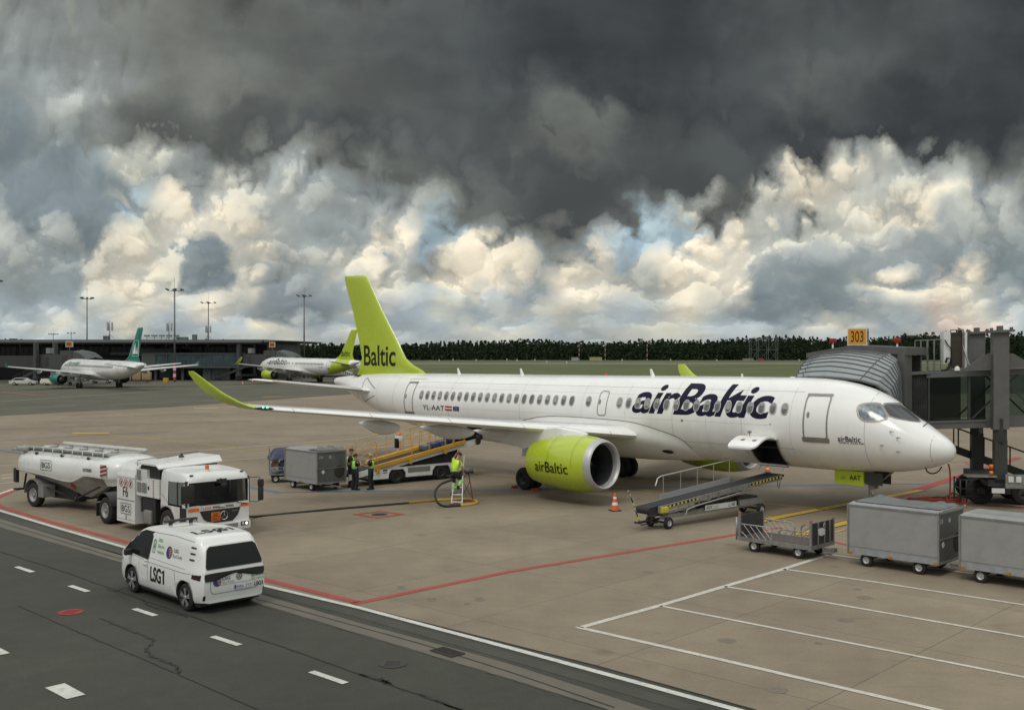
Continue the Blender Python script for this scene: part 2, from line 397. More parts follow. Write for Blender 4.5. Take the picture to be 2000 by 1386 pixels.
# ------------------------------------------------------------------ ground
def ground_mats():
    def base(name):
        m = bpy.data.materials.new(name); m.use_nodes = True
        return m, m.node_tree, m.node_tree.nodes['Principled BSDF']
    def nz(nt, vec, s, d=6, r=.6):
        n = nt.nodes.new('ShaderNodeTexNoise'); n.inputs['Scale'].default_value = s; n.inputs['Detail'].default_value = d; n.inputs['Roughness'].default_value = r
        nt.links.new(vec, n.inputs['Vector']); return n.outputs[0]
    def rg(nt, x, a, b, c, d):
        n = nt.nodes.new('ShaderNodeMapRange'); nt.links.new(x, n.inputs[0])
        for i, v in enumerate((a, b, c, d)): n.inputs[i + 1].default_value = v
        return n.outputs[0]
    def mul(nt, a, b):
        n = nt.nodes.new('ShaderNodeMath'); n.operation = 'MULTIPLY'; nt.links.new(a, n.inputs[0])
        if isinstance(b, float): n.inputs[1].default_value = b
        else: nt.links.new(b, n.inputs[1])
        return n.outputs[0]
    def sc_(nt, c, f):
        n = nt.nodes.new('ShaderNodeVectorMath'); n.operation = 'SCALE'
        if isinstance(c, tuple): n.inputs[0].default_value = c[:3]
        else: nt.links.new(c, n.inputs[0])
        nt.links.new(f, n.inputs['Scale']); return n.outputs[0]
    # concrete slabs
    m, nt, b = base('apron_concrete'); L = nt.links
    tc = nt.nodes.new('ShaderNodeTexCoord'); mp = nt.nodes.new('ShaderNodeMapping'); mp.vector_type = 'POINT'
    mp.inputs['Rotation'].default_value = (0, 0, R(-47)); L.new(tc.outputs['Object'], mp.inputs[0])
    mp2 = nt.nodes.new('ShaderNodeMapping'); mp2.inputs['Location'].default_value = (-23.8 + 25, -14.17 + 23, 0); L.new(mp.outputs[0], mp2.inputs[0])
    wn = nt.nodes.new('ShaderNodeTexNoise'); wn.inputs['Scale'].default_value = 3; wn.inputs['Detail'].default_value = 4; L.new(mp2.outputs[0], wn.inputs['Vector'])
    wm = nt.nodes.new('ShaderNodeVectorMath'); wm.operation = 'MULTIPLY_ADD'; L.new(wn.outputs[1], wm.inputs[0]); wm.inputs[1].default_value = (.03, .03, 0); L.new(mp2.outputs[0], wm.inputs[2])
    br = nt.nodes.new('ShaderNodeTexBrick'); br.offset = 0; br.squash = 1; L.new(wm.outputs[0], br.inputs[0])
    br.inputs['Color1'].default_value = (.240, .196, .141, 1); br.inputs['Color2'].default_value = (.212, .175, .127, 1); br.inputs['Mortar'].default_value = (.085, .075, .06, 1)
    br.inputs['Scale'].default_value = 1; br.inputs['Mortar Size'].default_value = .013; br.inputs['Mortar Smooth'].default_value = .6
    br.inputs['Brick Width'].default_value = 5.0; br.inputs['Row Height'].default_value = 4.6; br.inputs['Bias'].default_value = 0
    O = tc.outputs['Object']
    st1 = rg(nt, nz(nt, O, .11, 5, .6), .34, .66, .86, 1.12)
    st2 = rg(nt, nz(nt, O, .9, 7, .68), .3, .7, .88, 1.1)
    st3 = rg(nt, nz(nt, O, 14, 5, .7), .25, .75, .86, 1.12)
    # tyre and fuel stains in streaks
    mps = nt.nodes.new('ShaderNodeMapping'); mps.inputs['Scale'].default_value = (.55, 3.2, 1); mps.inputs['Rotation'].default_value = (0, 0, R(20)); L.new(O, mps.inputs[0])
    st4 = rg(nt, nz(nt, mps.outputs[0], .8, 8, .72), .55, .78, 1.0, .74)
    vo = nt.nodes.new('ShaderNodeTexVoronoi'); vo.inputs['Scale'].default_value = .42; vo.inputs['Randomness'].default_value = 1; L.new(wm.outputs[0], vo.inputs['Vector'])
    st5 = rg(nt, vo.outputs['Distance'], .05, .13, .80, 1.0)
    f = mul(nt, mul(nt, mul(nt, mul(nt, st1, st2), st3), st4), st5)
    L.new(sc_(nt, br.outputs[0], f), b.inputs['Base Color'])
    b.inputs['Roughness'].default_value = .82; b.inputs['Specular IOR Level'].default_value = .3
    bp = nt.nodes.new('ShaderNodeBump'); bp.inputs['Strength'].default_value = .25; bp.inputs['Distance'].default_value = .01; L.new(nz(nt, O, 40, 4, .6), bp.inputs['Height']); L.new(bp.outputs[0], b.inputs['Normal'])
    MATS['concrete'] = m
    def asph(name, c, k=1.0):
        m, nt, b = base(name); L = nt.links; tc = nt.nodes.new('ShaderNodeTexCoord'); O = tc.outputs['Object']
        a1 = rg(nt, nz(nt, O, .16, 6, .6), .32, .68, .80, 1.16)
        a2 = rg(nt, nz(nt, O, 1.6, 7, .7), .3, .7, .86, 1.12)
        a3 = rg(nt, nz(nt, O, 38, 3, .7), .35, .68, .72, 1.42)
        L.new(sc_(nt, c, mul(nt, mul(nt, a1, a2), a3)), b.inputs['Base Color'])
        b.inputs['Roughness'].default_value = .78; b.inputs['Specular IOR Level'].default_value = .35
        bp = nt.nodes.new('ShaderNodeBump'); bp.inputs['Strength'].default_value = .5; bp.inputs['Distance'].default_value = .012; L.new(nz(nt, O, 45, 3, .7), bp.inputs['Height']); L.new(bp.outputs[0], b.inputs['Normal'])
        MATS[name] = m; return m
    asph('road_asphalt', (.047, .048, .037)); asph('taxiway_asphalt', (.088, .083, .060)); asph('patch_asphalt', (.060, .060, .048))
    mat('runway_asphalt', (.13, .13, .105), .9, var=.1, scale=.05)
    mat('grass_field', (.074, .088, .022), .95, var=.35, scale=.03)
    def paint(name, c, wear=.5, rep=(.2, .17, .13)):
        m, nt, b = base(name); L = nt.links; tc = nt.nodes.new('ShaderNodeTexCoord'); O = tc.outputs['Object']
        n = rg(nt, nz(nt, O, 7, 8, .78), .50, .70, 0, wear)
        mx = nt.nodes.new('ShaderNodeMix'); mx.data_type = 'RGBA'; L.new(n, mx.inputs[0]); mx.inputs[6].default_value = c + (1,); mx.inputs[7].default_value = rep + (1,)
        L.new(sc_(nt, mx.outputs[2], rg(nt, nz(nt, O, 1.2, 5, .6), .3, .7, .85, 1.1)), b.inputs['Base Color']); b.inputs['Roughness'].default_value = .7
        MATS[name] = m; return m
    paint('white_paint', (.53, .51, .45), .75); paint('road_white_paint', (.54, .54, .49), .6, (.1, .1, .09)); paint('red_paint', (.33, .05, .04), .4)
    paint('yellow_paint', (.50, .33, .045), .35); paint('blue_paint', (.07, .14, .24), .5); paint('faded_white', (.42, .40, .35), .8); paint('pink_paint', (.46, .33, .28), .7)
    paint('drain_concrete', (.125, .110, .085), .8, (.12, .11, .09)); paint('faded_red', (.25, .10, .075), .8); paint('crack_tar', (.022, .022, .02), .2, (.06, .06, .05)); paint('worn_white', (.30, .30, .27), .9, (.1, .1, .09))
ground_mats()
def sheet(name, pts, z, m, label=None):
    b = MB(); b.poly([(p[0], p[1], z) for p in pts]); return struct(b.obj(name, None, MATS[m]), label)
def strip(b, pts, w, z, closed=False):
    """painted line along world points"""
    P_ = [Vector((p[0], p[1])) for p in pts]; n = len(P_); L_, R_ = [], []
    for i in range(n):
        if closed: a, c = P_[i - 1], P_[(i + 1) % n]
        else: a, c = P_[max(i - 1, 0)], P_[min(i + 1, n - 1)]
        d1 = (P_[i] - a).normalized() if (P_[i] - a).length > 1e-6 else (c - P_[i]).normalized()
        d2 = (c - P_[i]).normalized() if (c - P_[i]).length > 1e-6 else d1
        t = (d1 + d2).normalized(); nn = Vector((-t.y, t.x)); k = 1 / max(.4, nn.dot(Vector((-d1.y, d1.x))))
        L_.append(P_[i] + nn * w / 2 * k); R_.append(P_[i] - nn * w / 2 * k)
    for i in range(n if closed else n - 1):
        j = (i + 1) % n
        b.poly([(L_[i].x, L_[i].y, z), (R_[i].x, R_[i].y, z), (R_[j].x, R_[j].y, z), (L_[j].x, L_[j].y, z)])
def lines(name, m, polys, z=.010, label=None):
    b = MB()
    for pl, w in polys: strip(b, [G(*p) for p in pl], w, z)
    return struct(b.obj(name, None, MATS[m], norm=False), label)
def far_pt(px, py): p = G(px, py); return (p.x, p.y)

struct_ground = sheet('ground', [(-2600, -60), (2600, -60), (2600, 2600), (-2600, 2600)], -.12, 'grass_field', 'grass airfield reaching to the woods')
# concrete apron: near left it is bounded by the service road, far left by the taxiway asphalt
e0 = [G(-260, 925), G(0, 998), G(238, 1066), G(515, 1140), G(700, 1182), G(1165, 1298), G(1480, 1386)]
dirn = (e0[-1] - e0[-2]).normalized(); e1 = e0[-1] + dirn * 40
farl = [G(-300, 832), G(0, 812), G(330, 795), G(650, 772), G(900, 757)]
ap = [(p.x, p.y) for p in e0] + [(e1.x, e1.y), (160, -40), (160, 150), (60, 165)] + [(p.x, p.y) for p in farl[::-1]] + [(-110, 96), (-60, 80)]
sheet('apron', ap, 0.0, 'concrete', 'concrete apron of large slabs')
q = [G(-300, 832), G(0, 812), G(330, 795), G(650, 772), G(900, 757)]
sheet('taxiway', [(-420, 60), (-130, 80), (-110, 95)] + [(p.x, p.y) for p in q] + [(60, 165), (160, 150), (420, 150), (420, 262), (40, 272), (-20, 290), (-60, 330), (-420, 330)], -.03, 'taxiway_asphalt', 'dark asphalt taxiway between the stands')
e2 = e0 + [e1]
sheet('road', [(p.x, p.y) for p in e2] + [(30, -50), (-120, -50), (-120, 70), (-60, 75)], -.004, 'road_asphalt', 'dark asphalt service road')
sheet('runway', [(-600, 505), (900, 505), (900, 585), (-600, 585)], -.06, 'runway_asphalt', 'distant runway strip across the grass')
# drain channel beside the road with its slot
up = [(-120, 975), (0, 1012), (185, 1067), (510, 1160), (700, 1215), (922, 1275), (1000, 1297), (1275, 1386), (1500, 1460)]
lo = [(-120, 988), (0, 1029), (245, 1100), (500, 1178), (820, 1274), (1000, 1328), (1115, 1386 - 22), (1190, 1386), (1420, 1470)]
b = MB(); b.poly([tuple(G(*p, .002)) for p in up] + [tuple(G(*p, .002)) for p in lo[::-1]]); struct(b.obj('drain_channel', None, MATS['drain_concrete']), 'concrete drain channel along the road')
lines('drain_slot', 'crack_tar', [([(-100, 982), (0, 1020), (215, 1085), (505, 1170), (820, 1256), (1000, 1313), (1200, 1386 - 5)], .05)], .006, 'dark slot of the drain channel')
lines('road_patch', 'patch_asphalt', [([(-60, 1010), (0, 1006 + 2), (238, 1079), (515, 1153), (700, 1199), (1000, 1283), (1360, 1386)], .42)], .002, 'paler asphalt strip along the edge line')
lines('road_edge_line', 'road_white_paint', [([(-40, 985), (0, 997), (120, 1033), (238, 1067), (515, 1143), (700, 1186), (1000, 1266), (1440, 1386), (1700, 1460)], .19)], label='white edge line of the service road')
lines('red_boundary_line', 'red_paint', [([(60, 950), (28, 957.5), (0, 969), (-12, 978), (0, 989.5), (110, 1022), (265, 1063), (515, 1131), (600, 1152), (698, 1176)], .27), ([(690, 1179), (850, 1146), (1000, 1115), (1200, 1082), (1438, 1043.5), (1520, 1030)], .25), ([(1520, 1030), (1633, 1059), (1720, 1077)], .22), ([(1700, 985), (1763, 966), (1845, 939), (1925, 914), (1990, 893)], .5), ([(1760, 1000), (1880, 982), (2040, 993)], .25)], label='red boundary line of the stand')
lines('inner_edge_line', 'road_white_paint', [([(70, 947), (26, 955), (0, 964), (-40, 978)], .2)], label='white line beside the red boundary at the far bend')
dashes = [((32, 1106.5), (64, 1117)), ((137, 1143.5), (172, 1155)), ((262, 1188.5), (304, 1202)), ((415, 1242.5), (468, 1259.5)), ((608, 1311), (675, 1334)), ((-60, 1264), (10, 1277)), ((-50, 1076), (-30, 1083))]
b = MB()
for a, c in dashes[:5] + dashes[6:]: strip(b, [G(*a), G(*c)], .17, .010)
b.poly([tuple(G(*p, .010)) for p in [(88, 1342), (126, 1333), (167, 1355), (130, 1364)]])
strip(b, [G(-18, 1262), G(10, 1277)], .2, .010)
struct(b.obj('lane_dashes', None, MATS['road_white_paint'], norm=False), 'white lane dashes of the service road')
lines('parking_bay_lines', 'white_paint', [([(1134, 1225), (1290, 1182), (1415, 1145), (1530, 1111), (1620, 1082)], .19), ([(1126, 1224), (1400, 1286), (1830, 1386), (2100, 1450)], .17), ([(1290, 1183), (1500, 1224), (2000, 1322), (2150, 1352)], .13), ([(1415, 1145), (1600, 1174), (2000, 1243.5), (2150, 1270)], .13), ([(1530, 1111), (1700, 1135), (2000, 1181), (2150, 1205)], .13), ([(1616, 1082), (1800, 1107), (2000, 1133), (2150, 1153)], .13)], label='white lines of the cart parking bays')
lines('blue_line', 'blue_paint', [([(-40, 873), (0, 879), (33, 884), (440, 940), (500, 954), (546, 961.5), (661, 959.5), (960, 956), (1240, 952), (1525, 948), (1711, 945.5), (1900, 943)], .3), ([(-20, 862), (150, 851), (330, 843)], .25)], .008, label='blue stand line')
lines('lead_line_border', 'crack_tar', [([(1480, 1019), (1512, 1011), (1655, 984), (1800, 957)], .56), ([(1560, 1044), (1633, 1025), (1700, 1008)], .56)], .008, label='black border of the yellow lead-in line')
lines('yellow_lead_line', 'yellow_paint', [([(1480, 1019), (1512, 1011), (1655, 984), (1800, 957)], .42), ([(1560, 1044), (1633, 1025), (1700, 1008)], .42), ([(899, 920), (996, 931), (1232, 954), (1490, 983), (1655, 999), (1760, 1010)], .14), ([(214, 849), (522, 880.5)], .13), ([(141, 846), (213, 845.5)], 1.0), ([(378, 797), (428, 796)], 1.3), ([(513, 775), (550, 774)], 1.1)], .012, label='yellow lead-in line')
b = MB()
for pl, w in [([(1488, 1014), (1524, 1019), (1546, 1013), (1508, 1009), (1488, 1014)], .07), ([(1500, 1015), (1530, 1013)], .08), ([(1506, 1017), (1536, 1014)], .06), ([(1610, 1045), (1650, 1034)], .1)]: strip(b, [G(*p) for p in pl], w, .016)
struct(b.obj('stencil_marking', None, MATS['yellow_paint'], norm=False), 'yellow stencilled marking at the end of the lead-in line')
lines('white_stand_line', 'faded_white', [([(290, 886), (440, 876), (801, 848), (900, 840)], .2), ([(0, 909.5), (27, 908), (60, 906)], .2), ([(-5, 944), (34, 941), (60, 939)], .2), ([(2, 928), (24, 926)], .3), ([(2, 934), (24, 932)], .3)], .009, label='white stand line on the far apron')
lines('faded_stand_line', 'pink_paint', [([(430, 900), (520, 893), (778, 870), (880, 861)], .25), ([(500, 884), (560, 881)], .2), ([(668, 868.5), (692, 867)], .2)], .009, label='faded pinkish stand line on the far apron')
lines('taxiway_lines', 'faded_white', [([(0, 784), (283, 765), (500, 752)], .3), ([(215, 790), (500, 778), (640, 770)], .22), ([(0, 799), (150, 792)], .2), ([(500, 765), (600, 762)], .2), ([(1845, 776), (2010, 768)], .4), ([(1850, 784), (2010, 776)], .3)], .004, label='thin white taxiway lines')
lines('taxiway_red_marks', 'faded_red', [([(0, 765), (70, 772), (120, 768)], .8), ([(610, 755), (660, 750)], .6)], .003, label='faded red taxiway marks')
lines('grey_stand_line', 'drain_concrete', [([(0, 838), (250, 829), (500, 821)], .3), ([(120, 818), (420, 806)], .3)], .007, label='faint dark line on the far apron')
b = MB(); strip(b, [G(*p) for p in [(695, 1004.2), (741.5, 998.3), (786, 1004), (737, 1011)]], .2, .012, closed=True)
struct(b.obj('hydrant_marking', None, MATS['red_paint'], norm=False), 'red painted square round a hydrant pit')
rn = random.Random(3)
def wob(pts, amp=.05, n=14):
    out = []
    for (a, c) in zip(pts, pts[1:]):
        A, C = G(*a), G(*c)
        for i in range(n): out.append(A.lerp(C, i / n) + Vector((rn.gauss(0, amp), rn.gauss(0, amp), 0)) * .5)
    out.append(G(*pts[-1])); return out
b = MB()
for pl, w, am in [([(0, 1077), (100, 1107), (220, 1149), (290, 1175), (400, 1212), (560, 1265), (700, 1315), (905, 1387)], .05, .03), ([(35, 1182), (150, 1232), (290, 1291), (510, 1387)], .035, .02),
                  ([(197, 1207), (240, 1225), (280, 1240), (302, 1250), (286, 1267), (295, 1282), (320, 1290), (345, 1300), (351, 1314)], .05, .05), ([(280, 1172), (290, 1182), (320, 1190), (365, 1204)], .05, .04), ([(210, 1150), (225, 1155), (240, 1148)], .04, .03),
                  ([(700, 1316), (745, 1326), (760, 1334)], .09, .05), ([(820, 1354), (905, 1387)], .09, .03), ([(245, 1099), (500, 1177), (820, 1273), (1000, 1327), (1188, 1386)], .03, .02), ([(700, 1184), (1165, 1299), (1478, 1386)], .035, .015)]:
    strip(b, wob(pl, am), w, .007)
struct(b.obj('tar_cracks', None, MATS['crack_tar'], norm=False), 'dark tar-filled cracks in the road')
# manhole covers, gratings
mat('iron', (.06, .055, .05), .7, .3, var=.3, scale=20)
def cover(px, py, r, m, label):
    b = MB(); c = G(px, py); b.m(m).lathe([(0.0, r * 1.12), (.012, r * 1.12), (.012, r)], (0, 0, 0), (0, 0, 1), 28); b.lathe([(.012, r), (.010, r * .97), (.014, r * .9), (.014, 0)], (0, 0, 0), (0, 0, 1), 28)
    for k in range(-3, 4): b.bx(-r * .6, r * .6, k * r * .22 - .012, k * r * .22 + .012, .014, .020)
    o = b.obj('manhole_cover'); o.location = (c.x, c.y, 0.0); tag(o, label, 'manhole cover'); return o
cover(138, 1195, .28, mat('red_cover_paint', (.24, .035, .03), .6, var=.25, scale=6), 'round red painted manhole cover in the road below the white van')
cover(767, 1296, .27, MATS['iron'], 'round dark iron manhole cover in the road near the drain grating')
cover(741, 1004.4, .3, MATS['iron'], 'round grey pit cover inside the red painted diamond')
c = G(874, 1274); b = MB().m(MATS['iron'])
b.bx(-.36, .36, -.2, -.17, 0, .03); b.bx(-.36, .36, .17, .2, 0, .03); b.bx(-.36, -.33, -.17, .17, 0, .03); b.bx(.33, .36, -.17, .17, 0, .03)
for k in range(9): b.bx(-.29 + k * .07, -.265 + k * .07, -.17, .17, .005, .026)
o = b.obj('drain_grating'); o.location = (c.x, c.y, .004); o.rotation_euler = (0, 0, R(-46)); tag(o, 'square iron drain grating set in the drain channel', 'drain grating')
b = MB()
for px, py, r in [(1420, 1250, .22), (1517, 1346, .22), (1688, 1166, .2), (1265, 1116, .16), (1673, 1150, .13), (783, 1148, .13), (783, 1144, .1), (843, 1168, .12), (845, 1172, .12), (935, 1167, .12), (938, 1171, .13), (912, 1178, .1), (1600, 1255, .1), (1650, 1210, .2)]:
    c = G(px, py, .004); n = 22
    b.poly([(c.x + r * math.cos(2 * math.pi * k / n) * rn.uniform(.85, 1.15), c.y + r * math.sin(2 * math.pi * k / n) * rn.uniform(.85, 1.15), .004) for k in range(n)])
struct(b.obj('oil_stains', None, mat('oil_stain', (.155, .133, .104), .7, var=.3, scale=9), norm=False), 'dark round oil stains on the concrete')
# ------------------------------------------------------------------ airliners
AC = dict(x=16.72, y=40.57, yaw=R(-45.38))
WHITE = mat('aircraft_white', (.78, .78, .76), .24, coat=.5, var=.012, scale=.35, spec=.5, dirt=(.50, .48, .43, 1), dirt_amt=.22, dirt_scale=.9, streak=.35)
LIME = mat('aircraft_lime', (.40, .50, .028), .28, coat=.45, var=.03, scale=.7)
NAVY = mat('lettering_navy', (.010, .009, .030), .5, spec=.15)
BLACK = mat('black_paint', (.012, .012, .012), .5, spec=.25)
SILVER = mat('bare_metal', (.46, .46, .45), .45, .45, var=.06, scale=3)
FRAME = mat('door_frame_metal', (.27, .26, .24), .45, .5, var=.15, scale=8)
DARKIN = mat('dark_interior', (.012, .012, .013), .8)
GLASSD = mat('dark_glass', (.02, .022, .024), .06, spec=.8)
WPANE = mat('window_pane', (.10, .105, .105), .12, var=.5, scale=6, spec=.7)
WRIM = mat('window_rim', (.40, .40, .38), .4, .4)
DARKRIM = mat('dark_rim', (.035, .035, .035), .5, .5)
RUBBER = mat('rubber', (.014, .014, .013), .85, var=.3, scale=12)
STEEL = mat('steel', (.28, .28, .27), .4, .8, var=.15, scale=6)
GREYW = mat('wing_grey', (.50, .51, .50), .38, .2, var=.06, scale=1.2)
SEAM = mat('panel_seam', (.22, .21, .19), .6)
TEAL = mat('aircraft_teal', (.0, .17, .125), .3, coat=.4)
RUST = mat('exhaust_metal', (.12, .085, .06), .4, .8, var=.3, scale=8)

def cr(pts, x):
    """monotone piecewise-cubic through (x, value) points"""
    xs = [p[0] for p in pts]; n = len(xs)
    if x <= xs[0]: return pts[0][1]
    if x >= xs[-1]: return pts[-1][1]
    i = max(k for k in range(n) if xs[k] <= x); i = min(i, n - 2)
    def sl(a): return (pts[a + 1][1] - pts[a][1]) / (xs[a + 1] - xs[a])
    def tg(a):
        if a == 0: return sl(0)
        if a == n - 1: return sl(n - 2)
        s0, s1 = sl(a - 1), sl(a)
        return 0 if s0 * s1 <= 0 else 2 * s0 * s1 / (s0 + s1)
    h = xs[i + 1] - xs[i]; t = (x - xs[i]) / h; m0, m1 = tg(i) * h, tg(i + 1) * h; p0, p1 = pts[i][1], pts[i + 1][1]
    return (2 * t**3 - 3 * t**2 + 1) * p0 + (t**3 - 2 * t**2 + t) * m0 + (-2 * t**3 + 3 * t**2) * p1 + (t**3 - t**2) * m1
TOP = [(0, 2.80), (.04, 2.98), (.12, 3.11), (.3, 3.28), (.7, 3.54), (1.3, 3.93), (2.0, 4.42), (2.8, 4.90), (3.6, 5.20), (4.6, 5.40), (6, 5.49), (9, 5.48), (20, 5.38), (30, 5.30), (34, 5.26), (37, 5.12), (39.3, 4.95), (39.7, 4.9)]
BOT = [(0, 2.80), (.04, 2.62), (.12, 2.50), (.3, 2.37), (.6, 2.23), (1.2, 2.05), (2.2, 1.88), (3.3, 1.80), (4.6, 1.74), (7, 1.73), (26, 1.75), (28.5, 1.83), (30.5, 2.05), (32.5, 2.38), (34.3, 2.74), (36.2, 3.26), (37.3, 3.66), (38.4, 4.12), (39.3, 4.36), (39.7, 4.42)]
WID = [(0, 0), (.04, .20), (.12, .34), (.3, .53), (.8, .86), (1.3, 1.08), (2, 1.31), (2.8, 1.48), (3.9, 1.64), (5, 1.73), (6.5, 1.76), (27, 1.76), (30, 1.66), (33, 1.38), (36, .98), (38.4, .52), (39.3, .32), (39.7, .26)]
def hull(X): t, b_, w = cr(TOP, X), cr(BOT, X), cr(WID, X); return (t + b_) / 2, (t - b_) / 2, w
def hull_y(X, Z, side=1, off=.006):
    zc, h, w = hull(X); k = max(-.995, min(.995, (Z - zc) / h)); y = w * math.sqrt(1 - k * k)
    return side * (y + off / max(.3, math.sqrt(1 - k * k)))
def on_hull(mb, vs, fs, side=1, off=.006, smooth=True):
    mb.raw([(x, hull_y(x, z, side, off), z) for x, z in vs], fs, smooth)
def rrect(x0, x1, z0, z1, r, n=6):
    out = []
    for cx, cz, a0 in ((x1 - r, z1 - r, 0), (x0 + r, z1 - r, 90), (x0 + r, z0 + r, 180), (x1 - r, z0 + r, 270)):
        for k in range(n + 1): a = R(a0 + 90 * k / n); out.append((cx + r * math.cos(a), cz + r * math.sin(a)))
    return out
def subdiv(pts, step=.12):
    out = []
    for a, b_ in zip(pts, pts[1:] + pts[:1]):
        L_ = math.hypot(b_[0] - a[0], b_[1] - a[1]); n = max(1, int(L_ / step))
        out += [(a[0] + (b_[0] - a[0]) * k / n, a[1] + (b_[1] - a[1]) * k / n) for k in range(n)]
    return out
def hull_ring(mb, pts, w, side=1, off=.008):
    """band of width w inside a closed outline on the hull"""
    pts = subdiv(pts); cx = sum(p[0] for p in pts) / len(pts); cz = sum(p[1] for p in pts) / len(pts); n = len(pts)
    inn = []
    for i, p in enumerate(pts):
        a, c = pts[i - 1], pts[(i + 1) % n]; t = Vector((c[0] - a[0], c[1] - a[1])).normalized(); nn = Vector((-t.y, t.x))
        if nn.dot(Vector((cx - p[0], cz - p[1]))) < 0: nn = -nn
        inn.append((p[0] + nn.x * w, p[1] + nn.y * w))
    on_hull(mb, pts + inn, [[i, (i + 1) % n, n + (i + 1) % n, n + i] for i in range(n)], side, off)
def hull_line(mb, pts, w, side=1, off=.008):
    out = []
    for a, b_ in zip(pts, pts[1:]):
        n = max(1, int(math.hypot(b_[0] - a[0], b_[1] - a[1]) / .15))
        out += [(a[0] + (b_[0] - a[0]) * k / n, a[1] + (b_[1] - a[1]) * k / n) for k in range(n)]
    out.append(pts[-1]); A, B_ = [], []
    for i, p in enumerate(out):
        a, c = out[max(0, i - 1)], out[min(len(out) - 1, i + 1)]; t = Vector((c[0] - a[0], c[1] - a[1])).normalized(); nn = Vector((-t.y, t.x)) * w / 2
        A.append((p[0] + nn.x, p[1] + nn.y)); B_.append((p[0] - nn.x, p[1] - nn.y))
    n = len(out); on_hull(mb, A + B_, [[i, i + 1, n + i + 1, n + i] for i in range(n - 1)], side, off)
def disc_fan(pts):
    cx = sum(p[0] for p in pts) / len(pts); cz = sum(p[1] for p in pts) / len(pts); n = len(pts)
    mid = [((p[0] + cx) / 2, (p[1] + cz) / 2) for p in pts]
    return pts + mid + [(cx, cz)], [[i, (i + 1) % n, n + (i + 1) % n, n + i] for i in range(n)] + [[n + i, n + (i + 1) % n, 2 * n] for i in range(n)]
def ellipse(cx, cz, rx, rz, n=18, p=2.4):
    out = []
    for k in range(n):
        a = 2 * math.pi * k / n; c, s_ = math.cos(a), math.sin(a)
        out.append((cx + rx * abs(c) ** (2 / p) * (1 if c >= 0 else -1), cz + rz * abs(s_) ** (2 / p) * (1 if s_ >= 0 else -1)))
    return out
def hull_text(mb, s, x_start, x_end, z_base, cap, side=1, dz=0.0, off=.012, **kw):
    vs, fs, w = text2d(s, cut=.09 / cap * .7, **kw)
    if 'H' not in _TC: _TC['H'] = max(v[1] for v in text2d('H')[0])
    k = cap / _TC['H']; kx = (x_end - x_start) / w
    on_hull(mb, [(x_start + x * kx, z_base + y * k + dz * x / w) for x, y in vs], fs, side, off, False)

def airfoil(x, y, z, chord, th, n=10, tw=0.0, cant=0.0):
    """closed section in the X-Z plane (or canted), leading edge at x"""
    up, dn = [], []
    for i in range(n + 1):
        t = (1 - math.cos(math.pi * i / n)) / 2
        h = th * 5 * (.2969 * math.sqrt(t) - .126 * t - .3516 * t * t + .2843 * t**3 - .1036 * t**4)
        up.append((t, h + .02 * math.sin(math.pi * t))); dn.append((t, -h * .75 + .015 * math.sin(math.pi * t)))
    pts = up[::-1] + dn[1:-1]
    out = []
    for t, h in pts:
        dx, dz = t * chord, h * chord; dz -= math.tan(R(tw)) * dx
        out.append(Vector((x + dx, y - dz * math.sin(R(cant)), z + dz * math.cos(R(cant)))))
    return out

def wheel(name, par, c, r, w, hubr, mt=None, mh=None, ax=(0, 1, 0), sub=True, holes=0):
    """tyre with a rim part; c centre"""
    b = MB().m(mt or RUBBER); a = Vector(ax).normalized(); o = Vector(c) - a * w / 2
    pr = [(w * .12, hubr), (0, hubr * 1.12), (0, r * .80), (w * .06, r * .93), (w * .2, r), (w * .8, r), (w * .94, r * .93), (w, r * .80), (w, hubr * 1.12), (w * .88, hubr)]
    b.lathe(pr, o, a, 28, close=True); wo = b.obj(name, par)
    b = MB().m(mh or STEEL)
    b.lathe([(w * .10, hubr * 1.04), (w * .04, hubr), (w * .10, hubr * .82), (w * .28, hubr * .6), (w * .25, hubr * .25), (w * .05, hubr * .2), (w * .03, 0)], o, a, 20)
    b.lathe([(w * .90, hubr * 1.04), (w * .96, hubr), (w * .90, hubr * .82), (w * .72, hubr * .6), (w * .75, hubr * .25), (w * .95, hubr * .2), (w * .97, 0)], o, a, 20)
    if holes:
        u = Vector((0, 0, 1)); v = a.cross(u)
        for k in range(holes):
            t = 2 * math.pi * k / holes; p = o + (u * math.cos(t) + v * math.sin(t)) * hubr * .42
            b.cyl(p + a * w * .2, p + a * w * .10, hubr * .06, n=6); b.cyl(p + a * w * .8, p + a * w * .90, hubr * .06, n=6)
    b.obj('rim', wo)
    return wo

